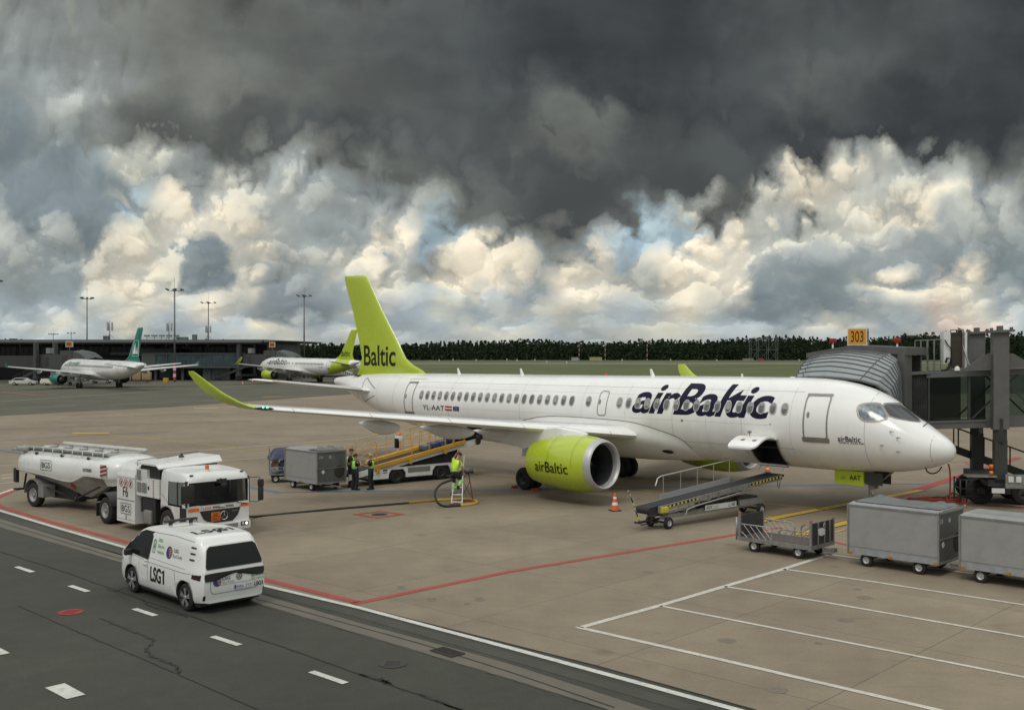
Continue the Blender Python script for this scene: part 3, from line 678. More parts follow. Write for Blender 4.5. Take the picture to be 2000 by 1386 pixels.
WTX = 13.0; WTZ = 2.55
def wing_le(Y): return 13.0 + .5 * Y, 2.55 + .1 * Y
def wing_chord(Y):
    te = 20.35 if Y < 5.8 else 20.35 + (Y - 5.8) * .305
    return te - wing_le(Y)[0]
def build_airliner(root, cfg):
    main = cfg.get('main', False); tail_mat = cfg['tail']; side = cfg['side']
    n = 72
    xs = [0, .02, .04, .08, .12, .2, .3, .45, .6, .8, 1, 1.3, 1.6, 2, 2.4, 2.8, 3.3, 3.9, 4.6, 5.4, 6.5, 8, 10, 12, 14, 16, 18, 20, 22, 24, 26, 27.5, 28.5, 29.5, 30.5, 31.5, 32.5, 33.5, 34.3, 35.2, 36.2, 37, 37.7, 38.4, 39, 39.4, 39.7]
    b = MB().m(WHITE); secs = []
    for X in xs:
        zc, h, w = hull(X); w = max(w, .004); h = max(h, .004)
        secs.append([(X, w * math.sin(2 * math.pi * k / n), zc + h * math.cos(2 * math.pi * k / n)) for k in range(n)])
    b.loft(secs); fus = b.obj('fuselage', root, sharp=60)
    if cfg.get('rear'):
        # the rear of the fuselage painted in the tail colour: slanting edge
        fus.data.materials.append(cfg['rear'])
        for p in fus.data.polygons:
            c = p.center
            if c.x > cfg['rear_x'] - (c.z - 1.8) * -.9 and c.x < 37.0: p.material_index = 1
    # belly fairing: swells from the hull below a seam line
    SZ = [(11.1, 1.9), (11.2, 2.35), (11.74, 2.78), (12.6, 3.02), (13.84, 3.28), (15.0, 3.38), (18.6, 3.42), (20.2, 3.3), (21.6, 3.0), (23.5, 2.5), (25.5, 2.05), (26.6, 1.85)]
    OF = [(11.1, .0), (11.25, .05), (11.8, .10), (13, .17), (14.5, .24), (20, .27), (22.5, .2), (25, .08), (26.6, .0)]
    b = MB().m(WHITE); secs = []; edge = []
    for X in [11.1, 11.13, 11.17, 11.22, 11.3, 11.45, 11.74, 12.1, 12.6, 13.2, 13.84, 14.4, 15, 16, 17, 18, 19.3, 20.2, 21, 21.6, 22.5, 23.5, 24.5, 25.5, 26.2, 26.6]:
        zc, h, w = hull(X); zs = cr(SZ, X); of = cr(OF, X); k = max(-.99, min(.99, (zs - zc) / h)); a0 = math.acos(k)  # angle from the top
        sec = []
        for i in range(33):
            a = a0 + (2 * math.pi - 2 * a0) * i / 32; r_ = min(a - a0, 2 * math.pi - a0 - a) / .35; r_ = max(0, min(1, r_)); r_ = r_ * r_ * (3 - 2 * r_)
            o_ = .004 + of * r_; sec.append((X, (w + o_) * math.sin(a), zc + (h + o_ * 1.0) * math.cos(a)))
        secs.append(sec); edge.append((X, zs))
    b.loft(secs, closed=False, caps=False); bf = b.obj('belly_fairing', root, sharp=60)
    if main:
        b = MB().m(SEAM); hull_line(b, [(X, z) for X, z in edge[2:-3]], .035, 1, .012); b.obj('fairing_seam', bf)
        b = MB().m(DARKIN); ov = [(12.5 + .32 * math.cos(a), 2.05 + .085 * math.sin(a)) for a in [k * math.pi / 9 for k in range(18)]]; vs, fc = disc_fan(ov); on_hull(b, vs, fc, 1, .155); b.obj('landing_light_bay', bf)
    # wings
    for sg in (1, -1):
        b = MB().m(WHITE); secs = []
        for Y in (1.2, 2.2, 3.5, 4.8, 5.8, 7, 9, 11, 13, 15, 16.2, 16.9):
            X, Z = wing_le(Y); c = wing_chord(Y)
            secs.append([Vector((p.x, p.y * sg, p.z)) for p in airfoil(X, Y, Z, c, .125 if Y < 6 else .11, 12, 2.0 - Y * .15)])
        b.loft(secs)
        w = b.obj('wing', root, sharp=50); w.data.materials.append(GREYW)
        for p in w.data.polygons:
            c = p.center; Y = abs(c.y); t = (c.x - wing_le(Y)[0]) / wing_chord(Y)
            if t > .12 and p.normal.z > .3: p.material_index = 1
        if sg == side or main:
            # slat gaps and strip
            for Y in (2.9, 6.6, 9.6, 12.7, 15.6):
                bb = MB().m(SEAM); X, Z = wing_le(Y); pr = airfoil(X - .012, Y, Z, wing_chord(Y) * 1.004, .127 if Y < 6 else .113, 12, 2.0 - Y * .15)
                pr = [Vector((p.x, p.y * sg, p.z)) for p in pr if p.x < X + .35]
                bb.tube(pr, .009, 4, True); bb.obj('slat_seam', w)
        # winglet
        b = MB().m(tail_mat); secs = []
        WL = cfg['wl'] if 'wl' in cfg else [(21.42, 16.9, 4.24, 1.62, 5), (21.95, 17.08, 4.34, 1.5, 25), (22.45, 17.22, 4.5, 1.6, 45), (23.35, 17.38, 4.82, 1.5, 58), (24.25, 17.5, 5.2, 1.28, 62), (25.15, 17.6, 5.6, .78, 64), (25.45, 17.62, 5.72, .5, 64)] if not (main and sg < 0) else [(21.42, 16.9, 4.24, 1.62, 5), (22.3, 17.08, 4.34, 1.5, 25), (23.0, 17.22, 4.5, 1.5, 45), (24.1, 17.38, 4.82, 1.35, 58), (24.75, 17.5, 5.2, 1.05, 62), (25.25, 17.6, 5.6, .7, 64), (25.4, 17.62, 5.72, .5, 64)]
        for (X, Y, Z, c, cant) in WL: secs.append([Vector((p.x, p.y * sg, p.z)) for p in airfoil(X, Y, Z, c, .09, 10, 0, cant)])
        b.loft(secs); wl = b.obj('winglet', root, sharp=50)
        if main and sg == 1:
            b = MB().m(GLASSD); b.lathe([(-.42, 0), (-.3, .05), (0, .075), (.3, .05), (.42, 0)], (21.30, 16.72, 4.25), (.46, .88, .05), 12); lt = b.obj('nav_light_housing', root)
            b = MB().m(mat('nav_green', (.02, .6, .25), .3, emit=(.1, 1, .5, 1), estr=2.5))
            for k in (-.08, .08): b = MB().m(MATS['nav_green']); b.lathe([(-.05, 0), (0, .05), (.05, 0)], (21.24 + k * .46, 16.70 + k * .88, 4.29), (-1, .3, .2), 8); b.obj('nav_light', lt)
        # flap track fairings
        for Y, L_ in ((11.1, 3.0), (8.25, 3.8), (5.55, 4.2)):
            X, Z = wing_le(Y); te = X + wing_chord(Y); zz = Z - .36; x1 = te + .5; b = MB().m(WHITE); secs = []
            for t in (0, .03, .1, .22, .38, .55, .72, .86, .95, .985, 1):
                rr = (min(1, t / .45) ** .8) * (1 - max(0, (t - .45) / .55) ** 2.2) ** .5 if 0 < t < 1 else .01; xx = x1 - L_ * t
                secs.append([Vector((xx, sg * (Y + .2 * rr * math.sin(a)), zz + .02 + .05 * (1 - t) + .33 * rr * math.cos(a) - .12 * rr)) for a in [2 * math.pi * k / 14 for k in range(14)]])
            b.loft(secs); b.obj('flap_fairing', root, sharp=60)
        # engine
        EX, EY, EZ = cfg.get('eng', (12.55, 5.55, 1.76)); ey = EY * sg; b = MB().m(cfg['nac'])
        b.lathe([(.30, 1.115), (.6, 1.17), (1.0, 1.215), (1.5, 1.235), (2.1, 1.21), (2.8, 1.13), (3.4, 1.03), (3.85, .93), (3.85, .90), (3.2, .95)], (EX, ey, EZ), (1, 0, -.02), 56)
        nac = b.obj('engine_nacelle', root, sharp=50)
        b = MB().m(SILVER); b.lathe([(.30, 1.117), (.12, 1.075), (.03, 1.03), (0, .98), (.04, .935), (.14, .90), (.32, .885)], (EX, ey, EZ), (1, 0, -.02), 56); b.obj('intake_lip', nac)
        b = MB().m(mat('intake_liner', (.055, .058, .06), .55, .2, var=.1, scale=3)); b.lathe([(.32, .885), (.8, .90), (1.25, .93), (1.25, .93), (1.6, .93)], (EX, ey, EZ), (1, 0, -.02), 48)
        b.obj('intake_duct', nac)
        b = MB().m(DARKIN); b.lathe([(1.5, .93), (1.5, 0)], (EX, ey, EZ), (1, 0, -.02), 40); b.obj('fan_backing', nac)
        b = MB().m(mat('fan_blade', (.09, .10, .10), .35, .7))
        for k in range(20):
            a = 2 * math.pi * k / 20; u = Vector((0, math.cos(a), math.sin(a))); v = Vector((0, -math.sin(a), math.cos(a))); o = Vector((EX, ey, EZ))
            b.raw([o + Vector((1.12, 0, 0)) + u * .28 - v * .05, o + Vector((1.34, 0, 0)) + u * .28 + v * .06, o + Vector((1.42, 0, 0)) + u * .915 + v * .10, o + Vector((1.2, 0, 0)) + u * .915 - v * .13], [[0, 1, 2, 3]])
        b.obj('fan', nac)
        b = MB().m(mat('spinner', (.035, .037, .04), .3, .3)); b.lathe([(.72, 0), (.8, .10), (1.0, .22), (1.25, .31), (1.4, .33)], (EX, ey, EZ), (1, 0, -.02), 24); sp_ = b.obj('spinner', nac)
        b = MB().m(mat('core_cowl', (.16, .155, .145), .4, .6, var=.15, scale=3)); b.lathe([(3.3, .66), (3.85, .60), (4.2, .46), (4.4, .38), (4.4, .34), (4.1, .32), (4.7, .06), (4.75, 0)], (EX, ey, EZ), (1, 0, -.03), 32); b.obj('core_exhaust', nac)
        # pylon
        b = MB().m(WHITE); X6, Z6 = wing_le(EY); secs = []
        for (x, zt, zb, w_) in ((EX + 1.0, EZ + 1.30, EZ + 1.15, .06), (EX + 1.7, EZ + 1.42, EZ + 1.0, .20), (EX + 2.6, EZ + 1.52, EZ + .95, .24), (X6 + .25, Z6 + .06, EZ + .7, .25), (X6 + 1.4, Z6 - .1, EZ + .42, .24), (X6 + 2.6, Z6 - .15, EZ + .55, .2), (X6 + 3.9, Z6 - .3, Z6 - .5, .05)):
            secs.append([(x, ey - w_, zt - .06), (x, ey - w_ * .6, zt), (x, ey + w_ * .6, zt), (x, ey + w_, zt - .06), (x, ey + w_, zb), (x, ey - w_, zb)])
        b.loft(secs); b.obj('engine_pylon', root, sharp=40)
        # main gear
        gx = 18.95; b = MB().m(STEEL); gy = 3.6 * sg
        b.cyl((gx, gy, .5), (gx, gy * .93, 2.6), .11, n=12); b.cyl((gx, gy - .36, .52), (gx, gy + .36, .52), .07, n=10); b.cyl((gx, gy, 1.4), (gx, gy * .45, 2.3), .055, n=8); b.cyl((gx, gy, .75), (gx - .5, gy, 1.7), .04, n=8)
        gr = b.obj('main_gear_strut', root)
        b = MB().m(GREYW); b.box((gx - .1, gy + .1 * sg, 2.0), (.9, .05, .9), Matrix.Rotation(R(8 * sg), 3, 'X')); b.obj('gear_door', gr)
        for dy in (-.30, .30): wheel('wheel', root, (gx, gy + dy, .53), .53, .36, .27, mh=DARKRIM)
    # nose gear
    b = MB().m(STEEL); gx = 3.35
    b.cyl((gx, 0, .4), (gx + .12, 0, 2.0), .075, n=12); b.cyl((gx, -.28, .37), (gx, .28, .37), .05, n=8); b.cyl((gx + .04, 0, 1.1), (gx - .9, 0, 1.85), .04, n=8)
    b.box((gx - .08, 0, 1.18), (.14, .34, .16)); b.cyl((gx - .18, -.14, 1.2), (gx - .2, -.14, 1.2), .07, n=12); b.cyl((gx - .1, .16, 1.35), (gx - .2, .16, 1.35), .07, n=12)
    b.cyl((gx, .1, .75), (gx - .16, .1, .9), .025, n=6); b.cyl((gx - .16, .1, .9), (gx, .1, 1.05), .025, n=6)
    ng = b.obj('nose_gear_strut', root)
    for dy in (-.21, .21): wheel('wheel', root, (gx, dy, .36), .36, .2, .18)
    for sg in (1, -1):
        b = MB().m(LIME if main else tail_mat); b.box((gx + .75, .42 * sg, 1.52), (1.25, .03, .56), Matrix.Rotation(R(-3 * sg), 3, 'X')); dd = b.obj('nose_gear_door', ng)
        if main and sg == 1:
            bt = MB().m(BLACK); flat_text(bt, 'AAT', (gx + .72, .42 + .035, 1.45), (-1, 0, 0), (0, 0, 1), .19, .48, bold=.01); bt.obj('lettering', dd)
            bt = MB().m(mat('lime_dark', (.25, .33, .02), .5)); bt.poly([(gx + 1.15, .457, 1.47), (gx + .85, .457, 1.47), (gx + .95, .457, 1.58), (gx + 1.05, .457, 1.58)]); bt.obj('emblem', dd)
        b = MB().m(mat('dark_grey_panel', (.03, .032, .03), .5)); b.box((gx - .28, .36 * sg, 1.55), (.72, .03, .48)); b.obj('forward_gear_door', ng)
    # fin
    b = MB().m(tail_mat); fs = cfg.get('fin', [(5.05, 30.6, 7.2, .012), (5.45, 31.2, 6.35, .04), (5.75, 32.05, 5.25, .07), (6.15, 32.75, 4.35, .085), (7.2, 33.55, 3.85, .09), (9.2, 35.15, 2.95, .09), (10.7, 36.22, 2.55, .09), (11.1, 36.52, 2.38, .085), (11.25, 36.75, 2.18, .07), (11.31, 37.1, 1.83, .03)])
    secs = []
    for (z, x, c, th) in fs:
        a_ = airfoil(x, 0, 0, c, th, 12); half = []
        sec = []
        for i, p in enumerate(a_):
            t = (p.x - x) / c; h = th * c * 5 * (.2969 * math.sqrt(max(t, 0)) - .126 * t - .3516 * t * t + .2843 * t**3 - .1036 * t**4)
            sec.append(Vector((p.x, h * (1 if i <= 12 else -1), z)))
        secs.append(sec)
    b.loft(secs); fin = b.obj('fin', root, sharp=50)
    def fin_y(X, Z):
        for (z0, x0, c0, t0), (z1, x1, c1, t1) in zip(fs, fs[1:]):
            if z0 <= Z <= z1:
                k = (Z - z0) / (z1 - z0); x, c, th = x0 + (x1 - x0) * k, c0 + (c1 - c0) * k, t0 + (t1 - t0) * k; t = min(1, max(0, (X - x) / c))
                return th * c * 5 * (.2969 * math.sqrt(t) - .126 * t - .3516 * t * t + .2843 * t**3 - .1036 * t**4)
        return .1
    if cfg.get('fintext'):
        s_, xa, xb, zb, cap = cfg['fintext']; b = MB().m(BLACK); vs, fc, w_ = text2d(s_, cut=.12, bold=.012); k = cap / _TC.setdefault('H', max(v[1] for v in text2d('H')[0]))
        b.raw([(lambda X, Z: (X, side * (fin_y(X, Z) + .012), Z))(xa + x * (xb - xa) / w_, zb + y * k) for x, y in vs], fc); b.obj('lettering', fin)
    # tailplane
    for sg in (1, -1):
        b = MB().m(WHITE); secs = []
        for Y, X, Z, c in ((.5, 34.35, 4.12, 3.0), (1.0, 34.65, 4.18, 2.85), (3.5, 36.55, 4.50, 2.05), (6.0, 38.45, 4.82, 1.35), (6.35, 38.75, 4.86, 1.1), (6.5, 39.1, 4.88, .6)):
            secs.append([Vector((p.x, p.y * sg, p.z)) for p in airfoil(X, Y, Z, c, .125, 10)])
        b.loft(secs); tp = b.obj('tailplane', root, sharp=50)
        if main:
            b = MB().m(SILVER); secs = []
            for Y, X, Z, c in ((1.5, 35.03, 4.245, 2.7), (3.5, 36.54, 4.50, 2.05), (5.7, 38.21, 4.782, 1.42)):
                pr = airfoil(X - .02, Y, Z, c * 1.01, .137, 12); pr = [p for p in pr if p.x < X + .2]
                secs.append([Vector((p.x, p.y * sg, p.z)) for p in pr])
            b.loft(secs, closed=False, caps=False); b.obj('leading_edge', tp, norm=False)
    # cabin windows
    for q, x0 in enumerate(cfg['winx']):
        wz = 4.24 - (x0 - 6.3) * .0045
        b = MB().m(WRIM); hull_ring(b, ellipse(x0, wz, .17, .25, 20), .045, side, .018)
        if q % 1 == 0:
            b.m(WPANE); vs, fc = disc_fan(ellipse(x0, wz, .125, .20, 16)); on_hull(b, vs, fc, side, .018)
        wo = b.obj('cabin_window', root)
        if main and rn.random() < .85:
            b = MB().m(mat('window_blind', (.30, .30, .28), .6)); hh = rn.choice([.10, .14, .2, .07]); pts = [p for p in ellipse(x0, wz, .115, .19, 24) if p[1] > wz + .19 - hh * 1.6]
            if len(pts) > 4: b.poly([(x, hull_y(x, z, side, .024), z) for x, z in pts]); b.obj('blind', wo)
    # doors
    for (xa, xb, za, zb, w_) in cfg['doors']:
        pts = rrect(xa, xb, za, zb, .16); b = MB().m(FRAME); hull_ring(b, pts, w_, side, .012)
        if main and w_ > .04:
            for zc_ in (za, zb):
                for xc_ in (xa, xb): pass
            pb = rrect(xa - .06, xb + .06, za - .10, za + .10, .06); vs, fc = disc_fan(subdiv(pb, .1)); on_hull(b, vs, fc, side, .016)
            pb = rrect(xa - .01, xb + .01, zb - .06, zb + .04, .05); vs, fc = disc_fan(subdiv(pb, .1)); on_hull(b, vs, fc, side, .016)
        do = b.obj('cabin_door', root)
        if main:
            b = MB().m(FRAME); mx_ = xa + (xb - xa) * .8; zc_ = za + (zb - za) * .55
            vs, fc = disc_fan(ellipse(mx_, zc_, .06, .12, 12)); on_hull(b, vs, fc, side, .014); b.obj('door_handle', do)
    return fus
# ------------------------------------------------------------------ the airliner on the stand
AROT = AC['yaw'] + math.pi
main = thing('airliner', 'large white airliner with lime green fin and engines, parked nearest the camera', 'airliner', (AC['x'], AC['y'], 0), AROT)
MW = main.matrix_world.copy(); MWm = Matrix.Translation((AC['x'], AC['y'], 0)) @ Matrix.Rotation(AROT, 4, 'Z'); MWi = MWm.inverted()
winx = [6.28 + .5445 * k for k in range(17)] + [16.9] + [17.98 + .5445 * k for k in range(22)]
fus = build_airliner(main, dict(main=True, tail=LIME, nac=LIME, side=1, winx=winx, doors=[(4.36, 5.42, 3.06, 4.86, .062), (15.74, 16.30, 3.55, 4.72, .04), (30.15, 31.0, 3.05, 4.82, .055)], fintext=('Baltic', 36.85, 33.55, 5.72, 1.2)))
fus.name = 'fuselage'
def hpx(px, py, off=.012):
    """where a sight line meets the hull, in the aeroplane's own axes"""
    o = MWi @ Vector((0, 0, CAMH)); d = (MWi.to_3x3() @ Vector(((px - CX) / FPX, 1, -(py - CY) / FPX))).normalized()
    h = HB.ray_cast(o, d)
    if h[0] is None: return None
    nrm = h[1] if h[1].dot(d) < 0 else -h[1]
    return h[0] + nrm * off
_bm = bmesh.new(); _bm.from_mesh(fus.data); HB = BVHTree.FromBMesh(_bm)
def px_patch(mb, poly, off=.012, step=5, my=1):
    """polygon given by sight lines, laid on the hull as a fine grid fan"""
    pts = []
    for a, c in zip(poly, poly[1:] + poly[:1]):
        n = max(1, int(math.hypot(c[0] - a[0], c[1] - a[1]) / step)); pts += [(a[0] + (c[0] - a[0]) * k / n, a[1] + (c[1] - a[1]) * k / n) for k in range(n)]
    cx = sum(p[0] for p in pts) / len(pts); cy = sum(p[1] for p in pts) / len(pts); n = len(pts); rings = []
    for f in (1, .75, .5, .25): rings.append([hpx(cx + (p[0] - cx) * f, cy + (p[1] - cy) * f, off) for p in pts])
    c0 = hpx(cx, cy, off)
    if any(q is None for r_ in rings for q in r_) or c0 is None: print('patch missed', poly[0]); return
    V = [q for r_ in rings for q in r_] + [c0]; F = []
    for j in range(3): F += [[j * n + i, j * n + (i + 1) % n, (j + 1) * n + (i + 1) % n, (j + 1) * n + i] for i in range(n)]
    F += [[3 * n + i, 3 * n + (i + 1) % n, 4 * n] for i in range(n)]
    mb.raw([Vector((p.x, my * p.y, p.z)) for p in V], F, True)
def grow(poly, k):
    cx = sum(p[0] for p in poly) / len(poly); cy = sum(p[1] for p in poly) / len(poly)
    out = []
    for p in poly:
        d = math.hypot(p[0] - cx, p[1] - cy); out.append((cx + (p[0] - cx) * (d + k) / d, cy + (p[1] - cy) * (d + k) / d))
    return out
def smooth_poly(poly, it=2):
    for _ in range(it):
        o = []
        for a, c in zip(poly, poly[1:] + poly[:1]): o += [(a[0] * .75 + c[0] * .25, a[1] * .75 + c[1] * .25), (a[0] * .25 + c[0] * .75, a[1] * .25 + c[1] * .75)]
        poly = o
    return poly
side_w = [(1676, 799), (1682, 790), (1715, 788.5), (1722, 795), (1735, 817), (1712, 821.5), (1690, 821), (1679, 814)]
wind_s = [(1724, 789), (1750, 789.5), (1764, 793), (1798, 821), (1788, 823), (1740, 813.5), (1733, 806)]
for nm, pl in (('cockpit_side_window', side_w), ('windshield', wind_s)):
    for my in (1, -1):
        b = MB().m(FRAME); px_patch(b, smooth_poly(grow(pl, 4.5), 1), .010, my=my); fo = b.obj(nm, main)
        b = MB().m(GLASSD if nm == 'windshield' else mat('cockpit_glass', (.16, .19, .21), .08, var=.8, scale=3.0, spec=.8)); px_patch(b, smooth_poly(pl, 1), .016, my=my); b.obj('pane', fo)
# text on the hull
b = MB().m(NAVY); hull_text(b, 'airBaltic', 14.2, 6.85, 3.82, 1.3, shear=.25, bold=.020, spacing=.95, dz=.02, off=.006); b.obj('airline_title', main)
b = MB().m(BLACK); hull_text(b, 'airBaltic', 3.95, 3.04, 3.07, .20, bold=.012); b.obj('small_title', main)
b = MB().m(BLACK); hull_text(b, 'AIRBUS A220-300', 3.93, 2.93, 2.98, .065, bold=.004); b.obj('type_lettering', main)
b = MB().m(BLACK); hull_text(b, 'YL-AAT', 29.2, 27.3, 3.33, .27, bold=.0); b.obj('registration', main)
b = MB().m(mat('flag_red', (.30, .02, .03), .5))
def hpatch(b, x0, x1, z0, z1, off=.012):
    vs, fc = disc_fan(subdiv([(x0, z0), (x1, z0), (x1, z1), (x0, z1)], .1)); on_hull(b, vs, fc, 1, off)
hpatch(b, 27.22, 26.66, 3.51, 3.60); hpatch(b, 27.22, 26.66, 3.36, 3.45); b.m(WHITE); hpatch(b, 27.22, 26.66, 3.45, 3.51); b.obj('flag_with_red_bands', main)
b = MB().m(mat('flag_blue', (.015, .04, .22), .5)); hpatch(b, 26.56, 26.08, 3.36, 3.60)
b.m(mat('flag_yellow', (.7, .5, .05), .5))
for k in range(12):
    a = k * math.pi / 6; hpatch(b, 26.32 + .08 * math.cos(a) - .012, 26.32 + .08 * math.cos(a) + .012, 3.48 + .08 * math.sin(a) - .012, 3.48 + .08 * math.sin(a) + .012, .016)
b.obj('flag_with_star_ring', main)
# seams
b = MB().m(SEAM)
fx = lambda px, py: None
seam = [(850, 829), (900, 817), (960, 814), (1100, 814), (1207, 820), (1246, 826), (1290, 841), (1323, 853), (1348, 872), (1357, 885), (1356, 893), (1350, 900)]
SB = MB()
for p in seam[1:]: pass
for X in (6.0, 10.1, 14.6, 17.3, 24.2, 29.4, 34.0): hull_line(b, [(X, 2.2 + (0.5 if X > 28 else 0)), (X, 5.1)], .006, 1, .003)
for z_ in (3.55, 4.62): hull_line(b, [(7.0, z_), (30, z_ - .06)], .005, 1, .003)
for X in (2.9, 8.3, 11.9, 21.5, 27.0, 32.2): 
    hull_line(b, [(X, 2.1 + (0.3 if X > 28 else 0)), (X, 5.2)], .012, 1, .004)
hull_line(b, [(5.9, 2.62), (12.0, 2.60)], .010, 1, .004); hull_line(b, [(5.6, 4.95), (30, 4.85)], .008, 1, .003)
hull_line(b, [(.62, 2.3), (.62, 3.4)], .015, 1, .006)
hull_line(b, [(28.1, 2.95), (27.0, 2.95)], .03, 1, .008)
hull_line(b, [(29.6, 5.0), (31.2, 4.98)], .014, 1, .006)
b.obj('panel_seams', main)
# small details: probes, ports
b = MB().m(FRAME)
for (px, py) in ((1754, 854), (1754, 881), (1722, 869), (1741, 842)):
    p = hpx(px, py, .0)
    if p is None: continue
    b.beam(p, p + Vector((.02, .10, 0)), .03); b.beam(p + Vector((.02, .10, 0)), p + Vector((-.16, .13, .0)), .025)
for (px, py, r) in ((1332, 820.5, .06), (1504, 828, .03), (1125, 825, .02), (1166, 826, .02), (857, 812, .05)):
    p = hpx(px, py, .004)
    if p: b.lathe([(0, r), (.012, r * .9), (.012, 0)], p, (0, 1, 0), 12)
b.obj('probes_and_ports', main)
b = MB().m(BLACK)   # wipers and tow lanyard
p1, p2 = hpx(1803, 833, .03), hpx(1812, 826, .08)
if p1 and p2: b.tube([p1, p2, p2 + Vector((.1, 0, .06))], .015, 6)
b.tube([(1.0, .3, 2.14), (.93, .36, 2.03), (.82, .38, 1.97), (.7, .38, 1.96), (.56, .36, 2.0), (.46, .32, 2.1), (.4, .25, 2.24)], .028, 6); b.obj('tow_strap', main)
# aerials on the roof
for X, h in ((8.0, .0), (14.2, .34), (22.9, .34), (27.9, .34)):
    if h == 0: continue
    z = hull(X)[0] + hull(X)[1] - .03; b = MB().m(WHITE)
    b.loft([[(X, -.02, z), (X + .12, -.035, z), (X + .26, 0, z), (X + .12, .035, z)], [(X + .20, -.012, z + h), (X + .25, -.015, z + h), (X + .32, 0, z + h), (X + .25, .015, z + h)]]); b.obj('blade_aerial', main)
b = MB().m(mat('beacon_red', (.5, .03, .02), .3)); z = hull(17)[0] + hull(17)[1] - .01; b.lathe([(0, .09), (.05, .085), (.09, .05), (.10, 0)], (17.2, 0, z), (0, 0, 1), 12); b.obj('beacon', main)
b = MB().m(WHITE); z = hull(7)[0] + hull(7)[1] - .01; b.lathe([(0, .12), (.03, .11), (.05, 0)], (6.9, 0, z), (0, 0, 1), 12); b.obj('roof_fitting', main); b = MB().m(WHITE); b.lathe([(0, .05), (.12, .04), (.13, 0)], (9.4, 0, z), (0, 0, 1), 8); b.obj('roof_fitting', main)
# open forward hold: cut the hull, dark bay, lifted door
cut = MB().m(DARKIN); cut.box((7.35, 1.35, 2.40), (1.32, 2.2, 1.12), None, .06); co = cut.obj('hold_cutter')
bo = fus.modifiers.new('cut', 'BOOLEAN'); bo.operation = 'DIFFERENCE'; bo.object = co; bo.solver = 'EXACT'; 
try: bo.material_mode = 'TRANSFER'
except Exception: pass
dg = bpy.context.evaluated_depsgraph_get(); dg.update()
# (parents are not evaluated yet: work in the aeroplane's axes)
fus.parent = None; dg = bpy.context.evaluated_depsgraph_get(); dg.update()
nme = bpy.data.meshes.new_from_object(fus.evaluated_get(dg)); fus.modifiers.clear(); fus.data = nme; fus.parent = main
bpy.data.objects.remove(co)
b = MB().m(FRAME); hull_ring(b, rrect(6.64, 8.06, 1.83, 3.0, .1), .05, 1, .012); b.obj('hold_frame', main)
b = MB().m(SILVER); b.box((7.35, .78, 1.80), (1.4, .16, .05), Matrix.Rotation(R(20), 3, 'X'))
for x in (6.8, 7.9): b.beam((x, .8, 1.78), (x + .12, .85, 1.58), .06, .03)
b.obj('hold_sill', main)
# hold door swung up and out: a shell that bellies like the hull
b = MB().m(WHITE); secs = []; secs2 = []
for k in range(11):
    t = k / 10; y = 1.62 + 1.76 * t; z = 2.98 + .16 * math.sin(math.pi * min(1, t * 1.15) ** .9) - .26 * t * t; xi = .06 * max(0, (t - .8) / .2) ** 2 * 3
    secs.append([(8.03 - xi, y, z), (8.03 - xi, y - .01, z - .07), (6.67 + xi, y - .01, z - .07), (6.67 + xi, y, z)])
b.loft(secs, smooth=False); hd = b.obj('hold_door', main)
for x in (7.0, 7.55):
    b = MB().m(FRAME); b.box((x, 2.75, 2.985), (.16, .14, .03), Matrix.Rotation(R(-10), 3, 'X')); b.obj('latch', hd)
b = MB().m(FRAME); b.beam((7.6, 2.2, 3.0), (7.6, 2.2, 3.22), .03); b.box((7.6, 2.2, 3.26), (.13, .10, .09)); b.obj('door_lamp', hd)
# rear hold: dark opening under the wing, door folded
b = MB().m(DARKIN); vs, fc = disc_fan(subdiv(rrect(24.6, 25.8, 1.95, 2.8, .08), .1)); on_hull(b, vs, fc, 1, .012); b.obj('rear_hold_opening', main)
# tail intake door and tail cone end
b = MB().m(FRAME); b.box((37.35, .32, 5.28), (.50, .40, .03), Matrix.Rotation(R(60), 3, 'Y')); 
b.m(DARKIN).lathe([(0, .26), (.02, .0)], (39.69, 0, 4.66), (1, 0, 0), 16)
b.m(DARKIN).box((37.0, .34, 5.08), (.45, .30, .05)); b.obj('tail_intake_door', main)
b = MB().m(SEAM)
for a_, c_ in (((34.2, 4.35), (35.6, 4.95)), ((35.6, 4.95), (35.75, 4.9)), ((35.75, 4.9), (35.75, 4.4)), ((34.2, 3.95), (35.7, 3.5)), ((35.7, 3.5), (35.7, 3.85))): hull_line(b, [a_, c_], .05, 1, .01)
b.obj('trim_slot', main)
# small fairing spike under the tail
b = MB().m(WHITE); b.lathe([(0, .02), (.3, .07), (.8, .14), (1.3, .05)], (37.6, .42, 3.92), (-1, -.1, -.12), 10); b.obj('tail_spike', main)
# belly light and ventral oval
b = MB().m(DARKIN)
p = D(1320, 890, 1)
